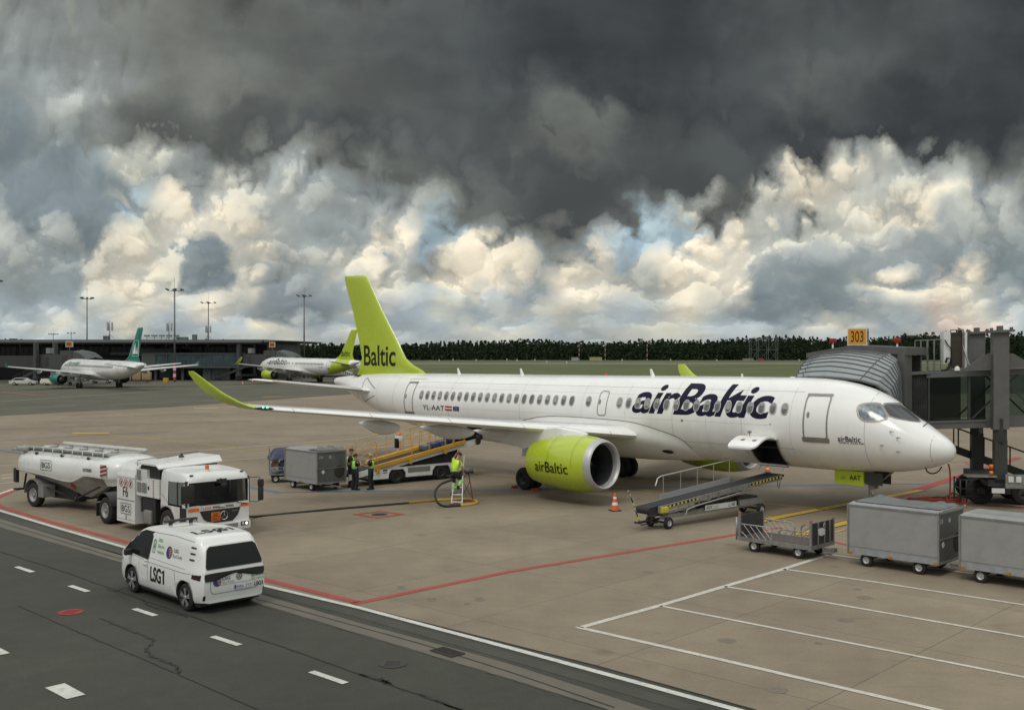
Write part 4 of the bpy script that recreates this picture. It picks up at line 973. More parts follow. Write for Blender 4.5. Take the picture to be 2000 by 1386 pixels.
# engine lettering on the near nacelle
def nac_text(s, xs_, xe_, zb, cap):
    EX, EY, EZ = 12.55, 5.55, 1.82
    pr = [(.30, 1.115), (.6, 1.17), (1.0, 1.215), (1.5, 1.235), (2.1, 1.21), (2.8, 1.13), (3.4, 1.03), (3.85, .93)]
    vs, fc, w_ = text2d(s, cut=.1, bold=.004); k = cap / _TC['H']; out = []
    for x, y in vs:
        X = xs_ + (xe_ - xs_) * x / w_; z = zb + y * k; r = cr(pr, X - EX) + .030; dz = z - (EZ - .02 * (X - EX)); out.append((X, EY + math.sqrt(max(.01, r * r - dz * dz)), z))
    b = MB().m(BLACK); b.raw(out, fc); return b
nac_text('airBaltic', 15.65, 13.62, 1.38, .45).obj('engine_lettering', main)
for nd in [o for o in main.children if o.name.startswith('engine_nacelle')]:
    sg = 1 if max(v.co.y for v in nd.data.vertices) > 0 else -1
    b = MB().m(mat('lime_seam', (.2, .25, .02), .5))
    for t, r in ((.9, 1.209), (2.3, 1.198)):
        b.tube([(12.55 + t, 5.55 * sg + r * math.cos(a), 1.82 - .02 * t + r * math.sin(a)) for a in [k * math.pi / 24 for k in range(-20, 45)]], .006, 4, True)
    b.obj('cowl_seams', nd)
# ------------------------------------------------------------------ helpers for vehicles
def boolean_cut(o, cutters):
    """cut closed meshes out of o (both still unparented, same axes); cut faces keep the cutter's material"""
    for mb in cutters:
        co = mb.obj('cutter'); m_ = o.modifiers.new('cut', 'BOOLEAN'); m_.operation = 'DIFFERENCE'; m_.object = co; m_.solver = 'EXACT'
        try: m_.material_mode = 'TRANSFER'
        except Exception: pass
        bpy.context.view_layer.update(); dg = bpy.context.evaluated_depsgraph_get()
        me = bpy.data.meshes.new_from_object(o.evaluated_get(dg)); o.modifiers.clear(); o.data = me; bpy.data.objects.remove(co)
    return o
def bvh_of(o):
    bm = bmesh.new(); bm.from_mesh(o.data); t = BVHTree.FromBMesh(bm); bm.free(); return t
def lay(mb, V, F, tree, direction, off=.006, start=6.0, smooth=False):
    """drop points onto a body along a direction"""
    d = Vector(direction).normalized(); out = []; keep = True; last = None
    for p in V:
        p = Vector(p); h = tree.ray_cast(p - d * start, d)
        if h[0] is None: out.append(None)
        else: last = h[0]; out.append(h[0] - d * off)
    dep = [q.dot(d) for q in out if q is not None]
    if not dep: return False
    md = sorted(dep)[len(dep) // 2]
    for i, p in enumerate(V):
        if out[i] is None: p = Vector(p); out[i] = p + d * (md - p.dot(d))
    mb.raw(out, F, smooth); return True
def fan_poly(pts2, f3):
    """outline in 2D -> fan grid verts mapped by f3"""
    pts = subdiv(list(pts2), .08); n = len(pts); cx = sum(p[0] for p in pts) / n; cy = sum(p[1] for p in pts) / n; V = []
    FR = (1, .88, .76, .64, .5, .36, .2)
    for f in FR: V += [f3(cx + (p[0] - cx) * f, cy + (p[1] - cy) * f) for p in pts]
    V.append(f3(cx, cy)); F = []; m = len(FR) - 1
    for j in range(m): F += [[j * n + i, j * n + (i + 1) % n, (j + 1) * n + (i + 1) % n, (j + 1) * n + i] for i in range(n)]
    F += [[m * n + i, m * n + (i + 1) % n, (m + 1) * n] for i in range(n)]
    return V, F
def lay_text(mb, s, f3, w, cap, tree, direction, off=.008, **kw):
    """f3(x, y) maps text-plane metres to 3D; w total width"""
    if 'H' not in _TC: _TC['H'] = max(v[1] for v in text2d('H')[0])
    vs, fs, tw = text2d(s, cut=.25, **kw); k = cap / _TC['H']; kx = w / tw if w else k
    V = [f3(x * kx, y * k) for x, y in vs]
    if tree is None: mb.raw(V, fs)
    else: lay(mb, V, fs, tree, direction, off)

GREYM = mat('bridge_grey', (.125, .125, .12), .5, .3, var=.08, scale=2, dirt=(.08, .075, .07, 1), dirt_amt=.5)
DGREY = mat('bridge_dark', (.045, .047, .045), .55, .3, var=.15, scale=2)
GALV = mat('galvanised', (.30, .305, .30), .45, .65, var=.15, scale=7, dirt=(.14, .13, .11, 1), dirt_amt=.5)
CANVAS = mat('canopy_fabric', (.30, .335, .345), .5, var=.12, scale=3, dirt=(.18, .19, .18, 1), dirt_amt=.6, dirt_scale=3)
TGLASS = glassmat('tinted_glass', (.42, .50, .46, 1))
TGLASSD = glassmat('dark_tinted_glass', (.055, .07, .065, 1))
ORANGE = mat('sign_orange', (.62, .27, .01), .5)
REDL = mat('lamp_red', (.35, .01, .01), .3)
AMBER = mat('amber_lens', (.75, .16, .01), .3); BRASS = mat('amber_reflector', (.34, .17, .02), .4)
WPAINT = mat('white_vehicle_paint', (.66, .67, .65), .32, coat=.35, var=.03, scale=1.5, dirt=(.34, .32, .28, 1), dirt_amt=.35)
# ------------------------------------------------------------------ near boarding bridge, in the aeroplane's own axes (X aft, Y starboard)
br = thing('boarding_bridge', 'grey glazed boarding bridge with folded canopy docked at the nearest airliner', 'boarding bridge', (AC['x'], AC['y'], 0), AROT)
# canopy: corrugated folds between cab mouth and hull
back = [(8.05, 3.1), (8.05, 4.2), (8.05, 5.3), (8.03, 5.9), (7.7, 6.33), (7.0, 6.47), (6.0, 6.55), (5.0, 6.50), (4.3, 6.42), (3.95, 6.2), (3.85, 5.7), (3.85, 4.8), (3.85, 3.9), (3.85, 3.1)]
front = [(7.2, 3.1, -1.8), (7.25, 4.1, -1.83), (7.3, 4.8, -1.65), (7.3, 5.2, -1.25), (7.2, 5.48, -.85), (6.6, 5.56, -.78), (5.8, 5.58, -.78), (5.0, 5.53, -.80), (4.3, 5.44, -.95), (3.7, 5.25, -1.2), (3.35, 4.95, -1.45), (3.2, 4.4, -1.75), (3.15, 3.7, -1.8), (3.15, 3.1, -1.75)]
def dens(seq, k=4):
    o = []
    for a, c in zip(seq, seq[1:]): o += [tuple(a[i] + (c[i] - a[i]) * j / k for i in range(len(a))) for j in range(k)]
    return o + [seq[-1]]
back, front = dens(back), dens(front)
b = MB().m(CANVAS); secs = []; NF = 9
for j in range(2 * NF + 1):
    t = j / (2 * NF); bulge = math.sin(math.pi * t) * .30; rg_ = .075 if j % 2 else -.075; sec = []
    for (x0, z0), (x1, z1, y1) in zip(back, front):
        x, z, y = x0 + (x1 - x0) * t, z0 + (z1 - z0) * t, -3.5 + (y1 + 3.5) * t
        nx, nz = (x - 5.9) / 2.2, max(0, (z - 4.4) / 2.0) ; l_ = math.hypot(nx, nz) or 1
        sec.append((x + nx / l_ * (rg_ + bulge * .3), y, z + nz / l_ * (rg_ + bulge)))
    secs.append(sec)
b.loft(secs, smooth=False, closed=False, caps=False); cn = b.obj('canopy', br, norm=False)
b = MB().m(mat('canopy_strap_and_fold_shade', (.09, .10, .10), .6))
for j_ in range(1, len(secs), 2): b.tube([Vector(p) + Vector((0, 0, .0)) for p in secs[j_]], .030, 5)  # dark tubes along the ridges stand in for the shading lines between folds
for f in (.34, .62):
    i = int(len(back) * f); b.tube([Vector(s_[i]) + Vector((0, 0, .03)) for s_ in secs], .018, 5)
b.tube([Vector(p) + Vector((0, .03, .0)) for p in secs[-1]], .06, 6); b.obj('canopy_straps_and_fold_shade', cn)
# cab
b = MB().m(GREYM)
b.bx(3.62, 3.80, -4.15, -3.5, 3.0, 6.45); b.bx(8.1, 8.25, -5.4, -3.5, 3.0, 6.2)
b.bx(3.6, 8.25, -5.4, -3.3, 2.86, 3.05); b.bx(3.8, 8.1, -5.5, -5.35, 3.0, 6.4)
b.loft([[(3.5, y, 6.43), (3.5, y, 6.75), (6.0, y, 6.86), (8.2, y, 6.5), (8.2, y, 6.3), (6.0, y, 6.62)] for y in (-5.5, -3.35)], smooth=False)
b.bx(3.55, 3.85, -3.6, -3.3, 3.0, 6.45); cab = b.obj('cab', br)
b = MB().m(DGREY); b.bx(3.86, 8.0, -3.45, -3.40, 6.34, 6.52)
for k in range(5): b.m(WPAINT).bx(4.2 + k * .13, 4.26 + k * .13, -3.36, -3.3, 6.40, 6.47); b.bx(6.9 + k * .18, 6.97 + k * .18, -3.36, -3.3, 6.28, 6.35)
b.obj('cab_fascia', cab)
# tunnel: its own frame from the connector outwards, climbing gently
T0 = MWi @ Vector((17.05, 46.15, 0)); tx = (MWi.to_3x3() @ Vector((.985, -.17, 0))).normalized(); ty = (MWi.to_3x3() @ Vector((.17, .985, 0))).normalized()
def TP(s_, t_, z): return T0 + tx * s_ + ty * t_ + Vector((0, 0, z + (.045 * s_ + .22 if z > 2.9 else 0)))
def tbox(mb, s0, s1, t0, t1, z0, z1): mb.loft([[TP(s, t0, z0), TP(s, t1, z0), TP(s, t1, z1), TP(s, t0, z1)] for s in (s0, s1)], smooth=False)
b = MB().m(mat('bellows', (.10, .102, .10), .55, .2, var=.15, scale=3)); n = 16
for k in range(n): b.poly([TP(.05 + .75 * k / n, .10 if k % 2 else -.0, 3.05), TP(.05 + .75 * (k + 1) / n, -.0 if k % 2 else .10, 3.05), TP(.05 + .75 * (k + 1) / n, -.0 if k % 2 else .10, 5.35), TP(.05 + .75 * k / n, .10 if k % 2 else -.0, 5.35)])
b.m(DARKIN)
for k in range(6):
    for z in (3.55, 4.15, 4.55): b.poly([TP(.16 + .09 * k, -.03, z), TP(.20 + .09 * k, -.03, z), TP(.20 + .09 * k, -.03, z + .36), TP(.16 + .09 * k, -.03, z + .36)])
b.obj('side_bellows', br, norm=False)
b = MB().m(GREYM); tbox(b, -.4, .85, -.1, 2.6, 5.36, 5.48); b.obj('connector_roof', br)
b = MB().m(GREYM); tbox(b, -.2, .85, -.05, 2.6, 2.92, 3.1); b.obj('connector_floor', br)
b = MB().m(GREYM); tbox(b, -.12, .06, -.14, .0, 3.0, 5.5); b.obj('connector_post', br)
b = MB().m(GREYM)
tbox(b, .7, 26, -.04, .10, 5.20, 5.44); tbox(b, 0, 26, 2.3, 2.44, 5.20, 5.44); tbox(b, 0, 26, .10, 2.3, 5.32, 5.40)
tbox(b, .0, 3.1, -.10, .12, 3.0, 3.34); tbox(b, 3.1, 26, -.02, .10, 2.98, 3.45); tbox(b, 0, 26, .12, 2.44, 3.02, 3.22); tbox(b, 0.2, 3.1, -.14, -.10, 3.26, 3.34)
tf = b.obj('tunnel_deck', br)
b = MB().m(DGREY)
tbox(b, .76, .84, -.02, .1, 3.3, 5.2); b.obj('tunnel_post', tf); b = MB().m(DGREY); tbox(b, 2.38, 2.48, 0, .1, 3.3, 5.2)
b.obj('tunnel_post', tf)
for s in (5.3, 7.9, 10.5):
    for t_ in (0., 2.3): b = MB().m(DGREY); tbox(b, s, s + .12, t_, t_ + .12, 3.3, 5.2); b.obj('tunnel_post', tf)
for (s0, s1) in ((2.55, 4.4), (5.3, 3.6), (5.4, 7.9), (7.9, 10.4)):
    b = MB().m(DGREY); b.beam(TP(s0, .05, 3.4), TP(s1, .05, 5.2), .07); b.obj('brace', tf); b = MB().m(DGREY); b.beam(TP(s0, 2.36, 3.4), TP(s1, 2.36, 5.2), .06); b.obj('brace', tf)
b = MB().m(TGLASS); b.poly([TP(2.1, .04, 3.36), TP(26, .04, 3.36), TP(26, .04, 5.2), TP(2.1, .04, 5.2)]); b.poly([TP(.12, 2.38, 3.3), TP(26, 2.38, 3.3), TP(26, 2.38, 5.2), TP(.12, 2.38, 5.2)]); b.obj('glazing', tf, norm=False)
b = MB().m(TGLASSD); b.poly([TP(.84, .04, 3.36), TP(2.1, .04, 3.36), TP(2.1, .04, 5.2), TP(.84, .04, 5.2)]); b.obj('dark_glazing', tf, norm=False)
# gantry: two portal columns on a bogie
gs = 3.22
for t_ in (-.5, 3.3):
    b = MB().m(GREYM); tbox(b, gs, gs + .62, t_ - .25, t_ + .25, 2.95, 7.0); tbox(b, gs - .18, gs + .8, t_ - .4, t_ + .4, 7.0, 7.1); tbox(b, gs + .2, gs + .42, t_ - .1, t_ + .1, 7.1, 7.28)
    for s in (gs - .16, gs + .62): tbox(b, s, s + .12, t_ - .36, t_ - .26, 7.1, 7.2)
    col = b.obj('gantry_column', br)
    b = MB().m(DGREY); tbox(b, gs + .06, gs + .56, t_ - .2, t_ + .2, 1.1, 2.88); b.beam(TP(gs + .31, t_, 2.8), TP(gs + .31, t_, 3.4), .5, .4); b.obj('inner_column', col)
    for sg in (-1, 1):
        b = MB().m(GREYM); s0 = gs + (.0 if sg < 0 else .62); b.prism([TP(s0, t_ * .8, 5.48), TP(s0 + sg * 1.1, t_ * .8, 5.48), TP(s0 + sg * .95, t_ * .8, 5.62), TP(s0 + sg * .25, t_ * .8, 6.1), TP(s0, t_ * .8, 6.1)], ty * .12); b.obj('gusset', col)
b = MB().m(DGREY); tbox(b, gs - .2, gs + 1.0, -.7, 3.6, .95, 1.25); tbox(b, gs - .3, gs + 2.2, .75, 2.6, .45, 1.0)
tbox(b, gs - .5, gs + .2, -.3, .6, 1.18, 1.34); bg_ = b.obj('bogie_frame', br)
for t_ in (.9, 2.9): 
    for s in (gs - .15, gs + 1.6): wheel('bogie_wheel', br, TP(s, t_, .54), .54, .42, .26, mh=DARKRIM, ax=ty)
b = MB().m(DGREY)
for s, t_ in ((gs - 1.1, .2), (gs - .85, .2), (gs - 1.1, 1.3)): b.cyl(TP(s, t_, .15), TP(s, t_, 1.12), .035, n=6)
for z in (.4, .72, 1.1): b.cyl(TP(gs - 1.1, .2, z), TP(gs - .3, .2, z), .025, n=6); b.cyl(TP(gs - 1.1, .2, z), TP(gs - 1.1, 1.4, z), .025, n=6)
b.obj('guard_frame', bg_)
b = MB().m(AMBER); 
for z in (1.45, 1.72): b.cyl(TP(gs - .12, -.85, z), TP(gs - .12, -.85, z + .16), .08, n=10)
b.obj('amber_beacons', bg_)
b = MB().m(GALV); tbox(b, gs + .4, gs + 1.5, -1.02, -.92, .92, 1.5); tbox(b, gs - 1.1, gs + .1, -.86, -.3, 1.34, 1.42); b.m(WPAINT); tbox(b, gs + .5, gs + .7, -1.07, -1.02, 1.18, 1.42); tbox(b, gs + .8, gs + 1.0, -1.07, -1.02, 1.18, 1.42); tbox(b, gs + 1.2, gs + 1.46, -1.10, -1.02, .98, 1.5)
b.m(mat('plate_white', (.6, .6, .58), .5)); tbox(b, gs - .15, gs + .35, -1.08, -1.04, .72, .92); b.m(BLACK); tbox(b, gs + 1.25, gs + 1.41, -1.12, -1.10, 1.05, 1.42)
b.m(mat('panel_yellow', (.7, .6, .05), .5)); tbox(b, gs + 1.29, gs + 1.37, -1.13, -1.12, 1.12, 1.25); b.obj('control_boxes', bg_)
# roof equipment
b = MB().m(GALV)
for s in (.6, .85, 1.15, 1.4):
    for t_ in (.6, 1.9): b.beam(TP(s, t_, 5.44), TP(s, t_, 6.82), .035)
for z in (5.75, 6.82):
    for t_ in (.6, 1.9): b.beam(TP(.6, t_, z), TP(1.4, t_, z), .035)
    for s in (.6, 1.4): b.beam(TP(s, .6, z), TP(s, 1.9, z), .035)
b.obj('roof_cage', br)
b = MB().m(WPAINT); tbox(b, 1.55, 1.83, .7, 1.4, 5.75, 7.15); ac_ = b.obj('roof_cabinet', br)
b = MB().m(WPAINT); tbox(b, 2.42, 2.52, .7, 1.3, 5.5, 7.1); b.obj('cabinet_side', ac_)
b = MB().m(mat('brown_louvre', (.05, .038, .025), .6, var=.2, scale=4)); tbox(b, 1.86, 2.38, .95, 1.3, 5.55, 7.1); b.obj('louvre', ac_)
b = MB().m(GALV)
for s in (1.85, 2.38): b.beam(TP(s, .8, 5.44), TP(s, .8, 7.2), .05)
b.beam(TP(1.85, .8, 7.2), TP(2.38, .8, 7.2), .05); b.beam(TP(2.36, .8, 6.5), TP(2.52, .2, 5.5), .05); b.obj('cabinet_frame', ac_)
b = MB().m(BLACK); b.tube([TP(1.58, .62, 6.8), TP(1.68, .6, 6.6), TP(1.84, .62, 6.4), TP(1.84, .6, 6.0), TP(1.75, .55, 5.7), TP(1.6, .5, 5.5)], .028, 6)
b.tube([TP(1.6, .55, 5.8), TP(1.66, .52, 6.0), TP(1.8, .52, 5.98), TP(1.82, .5, 5.75), TP(1.65, .4, 5.5), TP(1.4, .4, 5.48)], .045, 6); b.obj('cables', ac_)
b = MB().m(WPAINT); b.lathe([(0, .12), (.1, .11), (.17, .07), (.2, 0)], TP(1.95, .0, 5.46), (0, 0, 1), 14); b.obj('roof_lamp', br)
# beacons on the cab roof
for X in (7.35, 4.3):
    b = MB().m(WPAINT); b.cyl((X, -4.2, 6.55), (X, -4.2, 6.98), .045, n=8); po = b.obj('beacon_post', cab)
    b = MB().m(REDL); b.box((X, -4.2, 7.07), (.24, .24, .2), None, .03); b.obj('beacon_lens', po)
# cable from the nose of the aeroplane's ground power
# stand sign
sg0 = MWi @ Vector((0, 0, 0))
sn = thing('stand_sign', 'orange box sign reading 303 above the bridge cab', 'sign', tuple(D(1674, 684, 48)), R(4))
sn.location.z = 0; sw, sh, sd = 1.22, .78, .85
sn.rotation_euler = (0, 0, R(-24))
zb_ = 6.85
b = MB().m(WPAINT); b.bx(-.42, .42, -.0, sd, zb_, zb_ + sh); bd = b.obj('sign_box', sn)
b = MB().m(ORANGE); b.poly([(-.38, -.006, zb_ + .05), (.38, -.006, zb_ + .05), (.38, -.006, zb_ + sh - .05), (-.38, -.006, zb_ + sh - .05)]); b.obj('sign_face', sn)
b = MB().m(BLACK); flat_text(b, '303', (-.27, -.012, zb_ + .16), (1, 0, 0), (0, 0, 1), .47, .54); b.obj('lettering', sn)
b = MB().m(mat('side_orange', (.55, .33, .16), .5)); b.poly([(.426, .05, zb_ + .05), (.426, sd - .05, zb_ + .05), (.426, sd - .05, zb_ + sh - .05), (.426, .05, zb_ + sh - .05)]); b.obj('side_face', sn)
b = MB().m(mat('side_text', (.30, .17, .08), .5)); flat_text(b, '303', (.432, .12, zb_ + .16), (0, 1, 0), (0, 0, 1), .47, sd - .24); b.obj('side_lettering', sn)
b = MB().m(GALV); b.cyl((.1, .3, 6.5), (.1, .3, zb_), .07, n=10); b.obj('post', sn)
# stairs from the bridge down to the apron
st = thing('service_stairs', 'dark steel service stairs sloping down behind the boarding bridge column', 'stairs', (AC['x'], AC['y'], 0), AROT)
p0, p1 = TP(.6, 3.6, 2.85), TP(8.2, 3.0, .1); dv = p1 - p0
for off_ in (0, .9):
    b = MB().m(DGREY); b.beam(p0 + ty * off_, p1 + ty * off_, .08, .34); b.obj('stringer', st)
    b = MB().m(DGREY); b.beam(p0 + ty * off_ + Vector((0, 0, 1)), p1 + ty * off_ + Vector((0, 0, 1)), .06)
    for k in range(8): q_ = p0 + dv * (k / 7) + ty * off_; b.beam(q_, q_ + Vector((0, 0, 1)), .05)
    b.obj('handrail', st)
b = MB().m(GALV)
for k in range(15): q_ = p0 + dv * ((k + .5) / 15) + ty * .45; b.box(q_, (.28, .9, .03), Matrix((tx, ty, Vector((0, 0, 1)))).transposed())
b.obj('treads', st)
# red ground power cable hanging from the bridge and coiled on the apron
def gcurve(ps, z=.03): return [Vector((*G(*p)[:2], z)) for p in ps]
b = MB().m(mat('red_cable', (.26, .03, .015), .6))
hang = [D(1852, 905, 44.6), D(1855, 915, 44.6), D(1856, 935, 44.6), D(1855, 955, 44.6)]
hang[-1].z = .25
b.tube(hang + [Vector((*G(1848, 972)[:2], .04))] + gcurve([(1840, 977), (1800, 976), (1775, 973)]), .035, 6)
b.tube(gcurve([(1770, 976), (1810, 974), (1850, 978), (1882, 977), (1870, 973), (1830, 972), (1790, 974), (1830, 980), (1885, 981)]), .045, 6)
b.tube(gcurve([(1845, 973), (1860, 963), (1872, 966), (1870, 971), (1850, 974)]), .03, 6)
tag(b.obj('power_cable'), 'red ground power cable hanging by the airliner nose and coiled on the apron', 'cable')
b = MB().m(mat('thin_red_line', (.40, .05, .03), .5))
for pl in ([(1858, 902), (1890, 903), (1925, 905)], [(1860, 907), (1900, 911), (1925, 912)], [(1885, 902), (1900, 911)]): strip(b, [G(*p) for p in pl], .12, .009)
struct(b.obj('bridge_parking_marks', None, norm=False), 'thin red marks under the boarding bridge')
# ------------------------------------------------------------------ white electric van (X aft from the front axle, Y to the right, Z up; Y=0 is the left wheel face)
PBLUE = mat('logo_blue', (.035, .03, .16), .4); PGOLD = mat('logo_gold', (.55, .30, .08), .4); PGREEN = mat('logo_green', (.05, .28, .05), .5); PGREY = mat('logo_grey', (.12, .12, .12), .5)
VANW = mat('van_white', (.70, .705, .68), .22, coat=.6, var=.015, scale=.6)
VGLASS = mat('van_glass', (.010, .012, .011), .12, spec=.28)
PLASTIC = mat('black_plastic', (.018, .018, .018), .5)
CHROME = mat('chrome', (.6, .6, .6), .15, 1.0)
def one(mb, f3, x, cap, tree, d, off):
    k = cap
    for P_ in ([(.30, 0), (.50, 0), (.50, 1), (.36, 1), (.30, .9)], [(.10, .72), (.30, .84), (.36, 1.0), (.24, .92), (.10, .86)]): V, F = fan_poly([(x + a * k, z * k) for a, z in P_], f3); lay(mb, V, F, tree, d, off)
def make_van():
    vyaw = R(134.7); t = thing('van', 'white electric catering van with LSG1 on its side, driving on the service road', 'van', (-10.43, 29.49, 0), vyaw + math.pi)
    W2 = .965; yc = W2 - .01
    TOPZ = [(-.90, .70), (-.87, .85), (-.80, .97), (-.70, 1.04), (-.62, 1.12), (-.4, 1.29), (0.0, 1.60), (.25, 1.76), (.45, 1.83), (.8, 1.875), (1.2, 1.895), (1.9, 1.93), (2.6, 1.925), (3.2, 1.89), (3.45, 1.85), (3.58, 1.80), (3.66, 1.70)]
    HW = [(-.90, .70), (-.84, .82), (-.70, .92), (-.45, .965), (0, .985), (2.5, .99), (3.3, .98), (3.55, .955), (3.7, .92), (3.80, .86)]
    b = MB().m(VANW); secs = []
    for X in [-.90, -.87, -.83, -.77, -.68, -.57, -.45, -.34, -.22, -.1, .05, .2, .35, .5, .62, .75, .9, 1.2, 1.6, 2.0, 2.4, 2.8, 3.1, 3.3, 3.45, 3.56, 3.66, 3.74, 3.80]:
        tz = cr(TOPZ, X) if X < 3.66 else cr(TOPZ, 3.66); hw = cr(HW, X); zb = .24 if -.6 < X < 3.4 else .24 + (.03 if X > 0 else .12) * min(1, max(0, (X - 3.4) / .4 if X > 0 else (-.6 - X) / .3))
        belt = min(1.02, tz - .10); rw = hw * (1 - .20 * max(0, min(1, (tz - 1.0) / .85)))
        half = [(.0, zb), (hw * .8, zb), (hw * .94, zb + .03), (hw * .985, zb + .12), (hw, .55 if tz > .9 else (zb + belt) / 2), (hw * .998, (belt + .55) / 2 if tz > .9 else (zb + belt) / 2 + .05), (hw * .975, belt)]
        k = [.10, .35, .6, .82]
        for q in k: half.append((hw * .965 + (rw - hw * .965) * q - .0, belt + (tz - belt) * q * .97))
        half += [(rw * .93, tz - .035), (rw * .80, tz - .006), (rw * .4, tz + .0), (0, tz + .004)]
        def xo(z): return 0 if X < 3.3 else (X - 3.3) / .5 * (-.30 * max(0, (z - 1.05) / .85) ** 1.1 + (-.05 if z < .5 else 0))
        sec = [(X + xo(z), yc + y, z) for y, z in half] + [(X + xo(z), yc - y, z) for y, z in half[-2:0:-1]]
        secs.append(sec)
    for q in (.9, .7, .45, .2, .0): secs.append([(x, yc + (y - yc) * q, z) for x, y, z in sec])
    b.loft(secs, smooth=True, caps=False); b._f([b.bm.verts.new(p) for p in secs[0]][::-1]); bmesh.ops.remove_doubles(b.bm, verts=list(b.bm.verts), dist=1e-4); body = b.obj('body', None, sharp=42)
    wells = []
    for X in (0.0, 2.989):
        for y0, y1 in ((-.3, .30), (1.61, 2.2)):
            c = MB().m(PLASTIC); c.cyl((X, y0, .36), (X, y1, .36), .425, n=36); wells.append(c)
    boolean_cut(body, wells); tree = bvh_of(body); body.parent = t
    for p in body.data.polygons: p.use_smooth = True
    L_, Rr, Re, To = (0, 1, 0), (0, -1, 0), (-1, 0, 0), (0, 0, -1)
    def side(name, poly, m, off=.006, par=None, sides=(L_,)):
        b = MB().m(m)
        for d in sides: V, F = fan_poly(poly, lambda x, z: (x, yc, z)); lay(b, V, F, tree, d, off)
        return b.obj(name, par or t)
    def rear(name, poly, m, off=.008, par=None):
        b = MB().m(m); V, F = fan_poly(poly, lambda y, z: (3.0, y, z)); lay(b, V, F, tree, Re, off); return b.obj(name, par or t)
    # glass: cab side, windscreen, tailgate
    sw = [(-.50, 1.11), (-.05, 1.09), (.45, 1.06), (.98, 1.03), (1.03, 1.62), (1.05, 1.77), (.50, 1.76), (.22, 1.67), (0, 1.52), (-.3, 1.28)]
    for d in (L_, Rr): side('side_window', sw, VGLASS, sides=(d,))
    b = MB().m(VGLASS); V, F = fan_poly(rrect(yc - .74, yc + .74, -.45, .38, .12), lambda y, x: (x, y, 1.4)); lay(b, V, F, tree, To, .006); b.obj('windscreen', t)
    rg_ = [(yc - .78, 1.13), (yc + .78, 1.13), (yc + .80, 1.2), (yc + .70, 1.60), (yc + .62, 1.67), (yc - .62, 1.67), (yc - .70, 1.60), (yc - .80, 1.2)]
    rear('rear_window', rg_, VGLASS, .02)
    # tail lamp band
    bd = [(yc - .96, .90), (yc - .93, .84), (yc - .62, .83), (yc - .45, .92), (yc - .2, .965), (yc + .2, .965), (yc + .45, .92), (yc + .62, .83), (yc + .93, .84), (yc + .96, .90), (yc + .95, 1.02), (yc + .6, 1.035), (yc - .6, 1.035), (yc - .95, 1.02)]
    rear('tail_lamp_band', bd, PLASTIC, .02)
    b = MB().m(mat('tail_lamp', (.035, .018, .018), .2, spec=.5)); V, F = fan_poly([(3.35, .88), (3.70, .86), (3.72, 1.0), (3.36, .98)], lambda x, z: (x, yc, z)); lay(b, V, F, tree, L_, .01); b.obj('tail_lamp', t)
    b = MB().m(mat('tail_lamp', (0, 0, 0))); V, F = fan_poly([(3.35, .88), (3.70, .86), (3.72, 1.0), (3.36, .98)], lambda x, z: (x, yc, z)); lay(b, V, F, tree, Rr, .01); b.obj('tail_lamp', t)
    # seams
    b = MB().m(PGREY)
    def seam(pts, d, f3, w=.012, off=.006):
        o = []
        for a, c in zip(pts, pts[1:]):
            n = max(1, int(math.hypot(c[0] - a[0], c[1] - a[1]) / .12)); o += [(a[0] + (c[0] - a[0]) * k / n, a[1] + (c[1] - a[1]) * k / n) for k in range(n)]
        o.append(pts[-1]); A = []; B_ = []
        for i, p in enumerate(o):
            a, c = o[max(0, i - 1)], o[min(len(o) - 1, i + 1)]; tt = Vector((c[0] - a[0], c[1] - a[1])).normalized(); A.append(f3(p[0] - tt.y * w / 2, p[1] + tt.x * w / 2)); B_.append(f3(p[0] + tt.y * w / 2, p[1] - tt.x * w / 2))
        n = len(o); lay(b, A + B_, [[i, i + 1, n + i + 1, n + i] for i in range(n - 1)], tree, d, off)
    s3 = lambda x, z: (x, yc, z); r3 = lambda y, z: (3.0, y, z)
    for d in (L_, Rr):
        seam([(1.05, 1.70), (1.0, 1.0), (1.02, .30)], d, s3); seam([(-.2, 1.06), (.3, 1.04), (1.0, .98), (2.9, .96), (3.3, .98)], d, s3, .01); seam([(1.02, 1.10), (3.0, 1.06)], d, s3, .008)
        seam([(1.02, 1.76), (2.2, 1.80), (3.2, 1.76)], d, s3, .012); seam([(2.45, .98), (2.55, .62)], d, s3); seam([(.42, .30), (2.55, .30)], d, s3, .01); seam([(.45, .55), (.50, 1.04)], d, s3, .006)
    seam(rrect(yc - .68, yc + .68, .50, 1.0, .12)[::1], Re, r3, .014); seam([(yc - .60, .70), (yc - .1, .705), (yc + .62, .70)], Re, r3, .008); b.obj('panel_gaps', t)
    b = MB().m(VANW); b.beam((.78, -.035, 1.0), (.94, -.035, 1.0), .03, .02); b.box((.86, -.042, .905), (.2, .03, .05), None, .012); b.obj('door_handle', t)
    # pillar vents
    for k in range(3): side('pillar_mark', rrect(3.12, 3.36, 1.30 + .15 * k, 1.345 + .15 * k, .015, 3), PLASTIC, .008)
    # mirrors
    for y, s_ in ((-.1, -1), (2 * yc + .1, 1)):
        b = MB().m(PLASTIC); b.box((-.02, y, 1.12), (.13, .2, .17), None, .04); b.beam((.0, y - s_ * .08, 1.06), (.02, y - s_ * .16, 1.05), .05); b.obj('door_mirror', t)
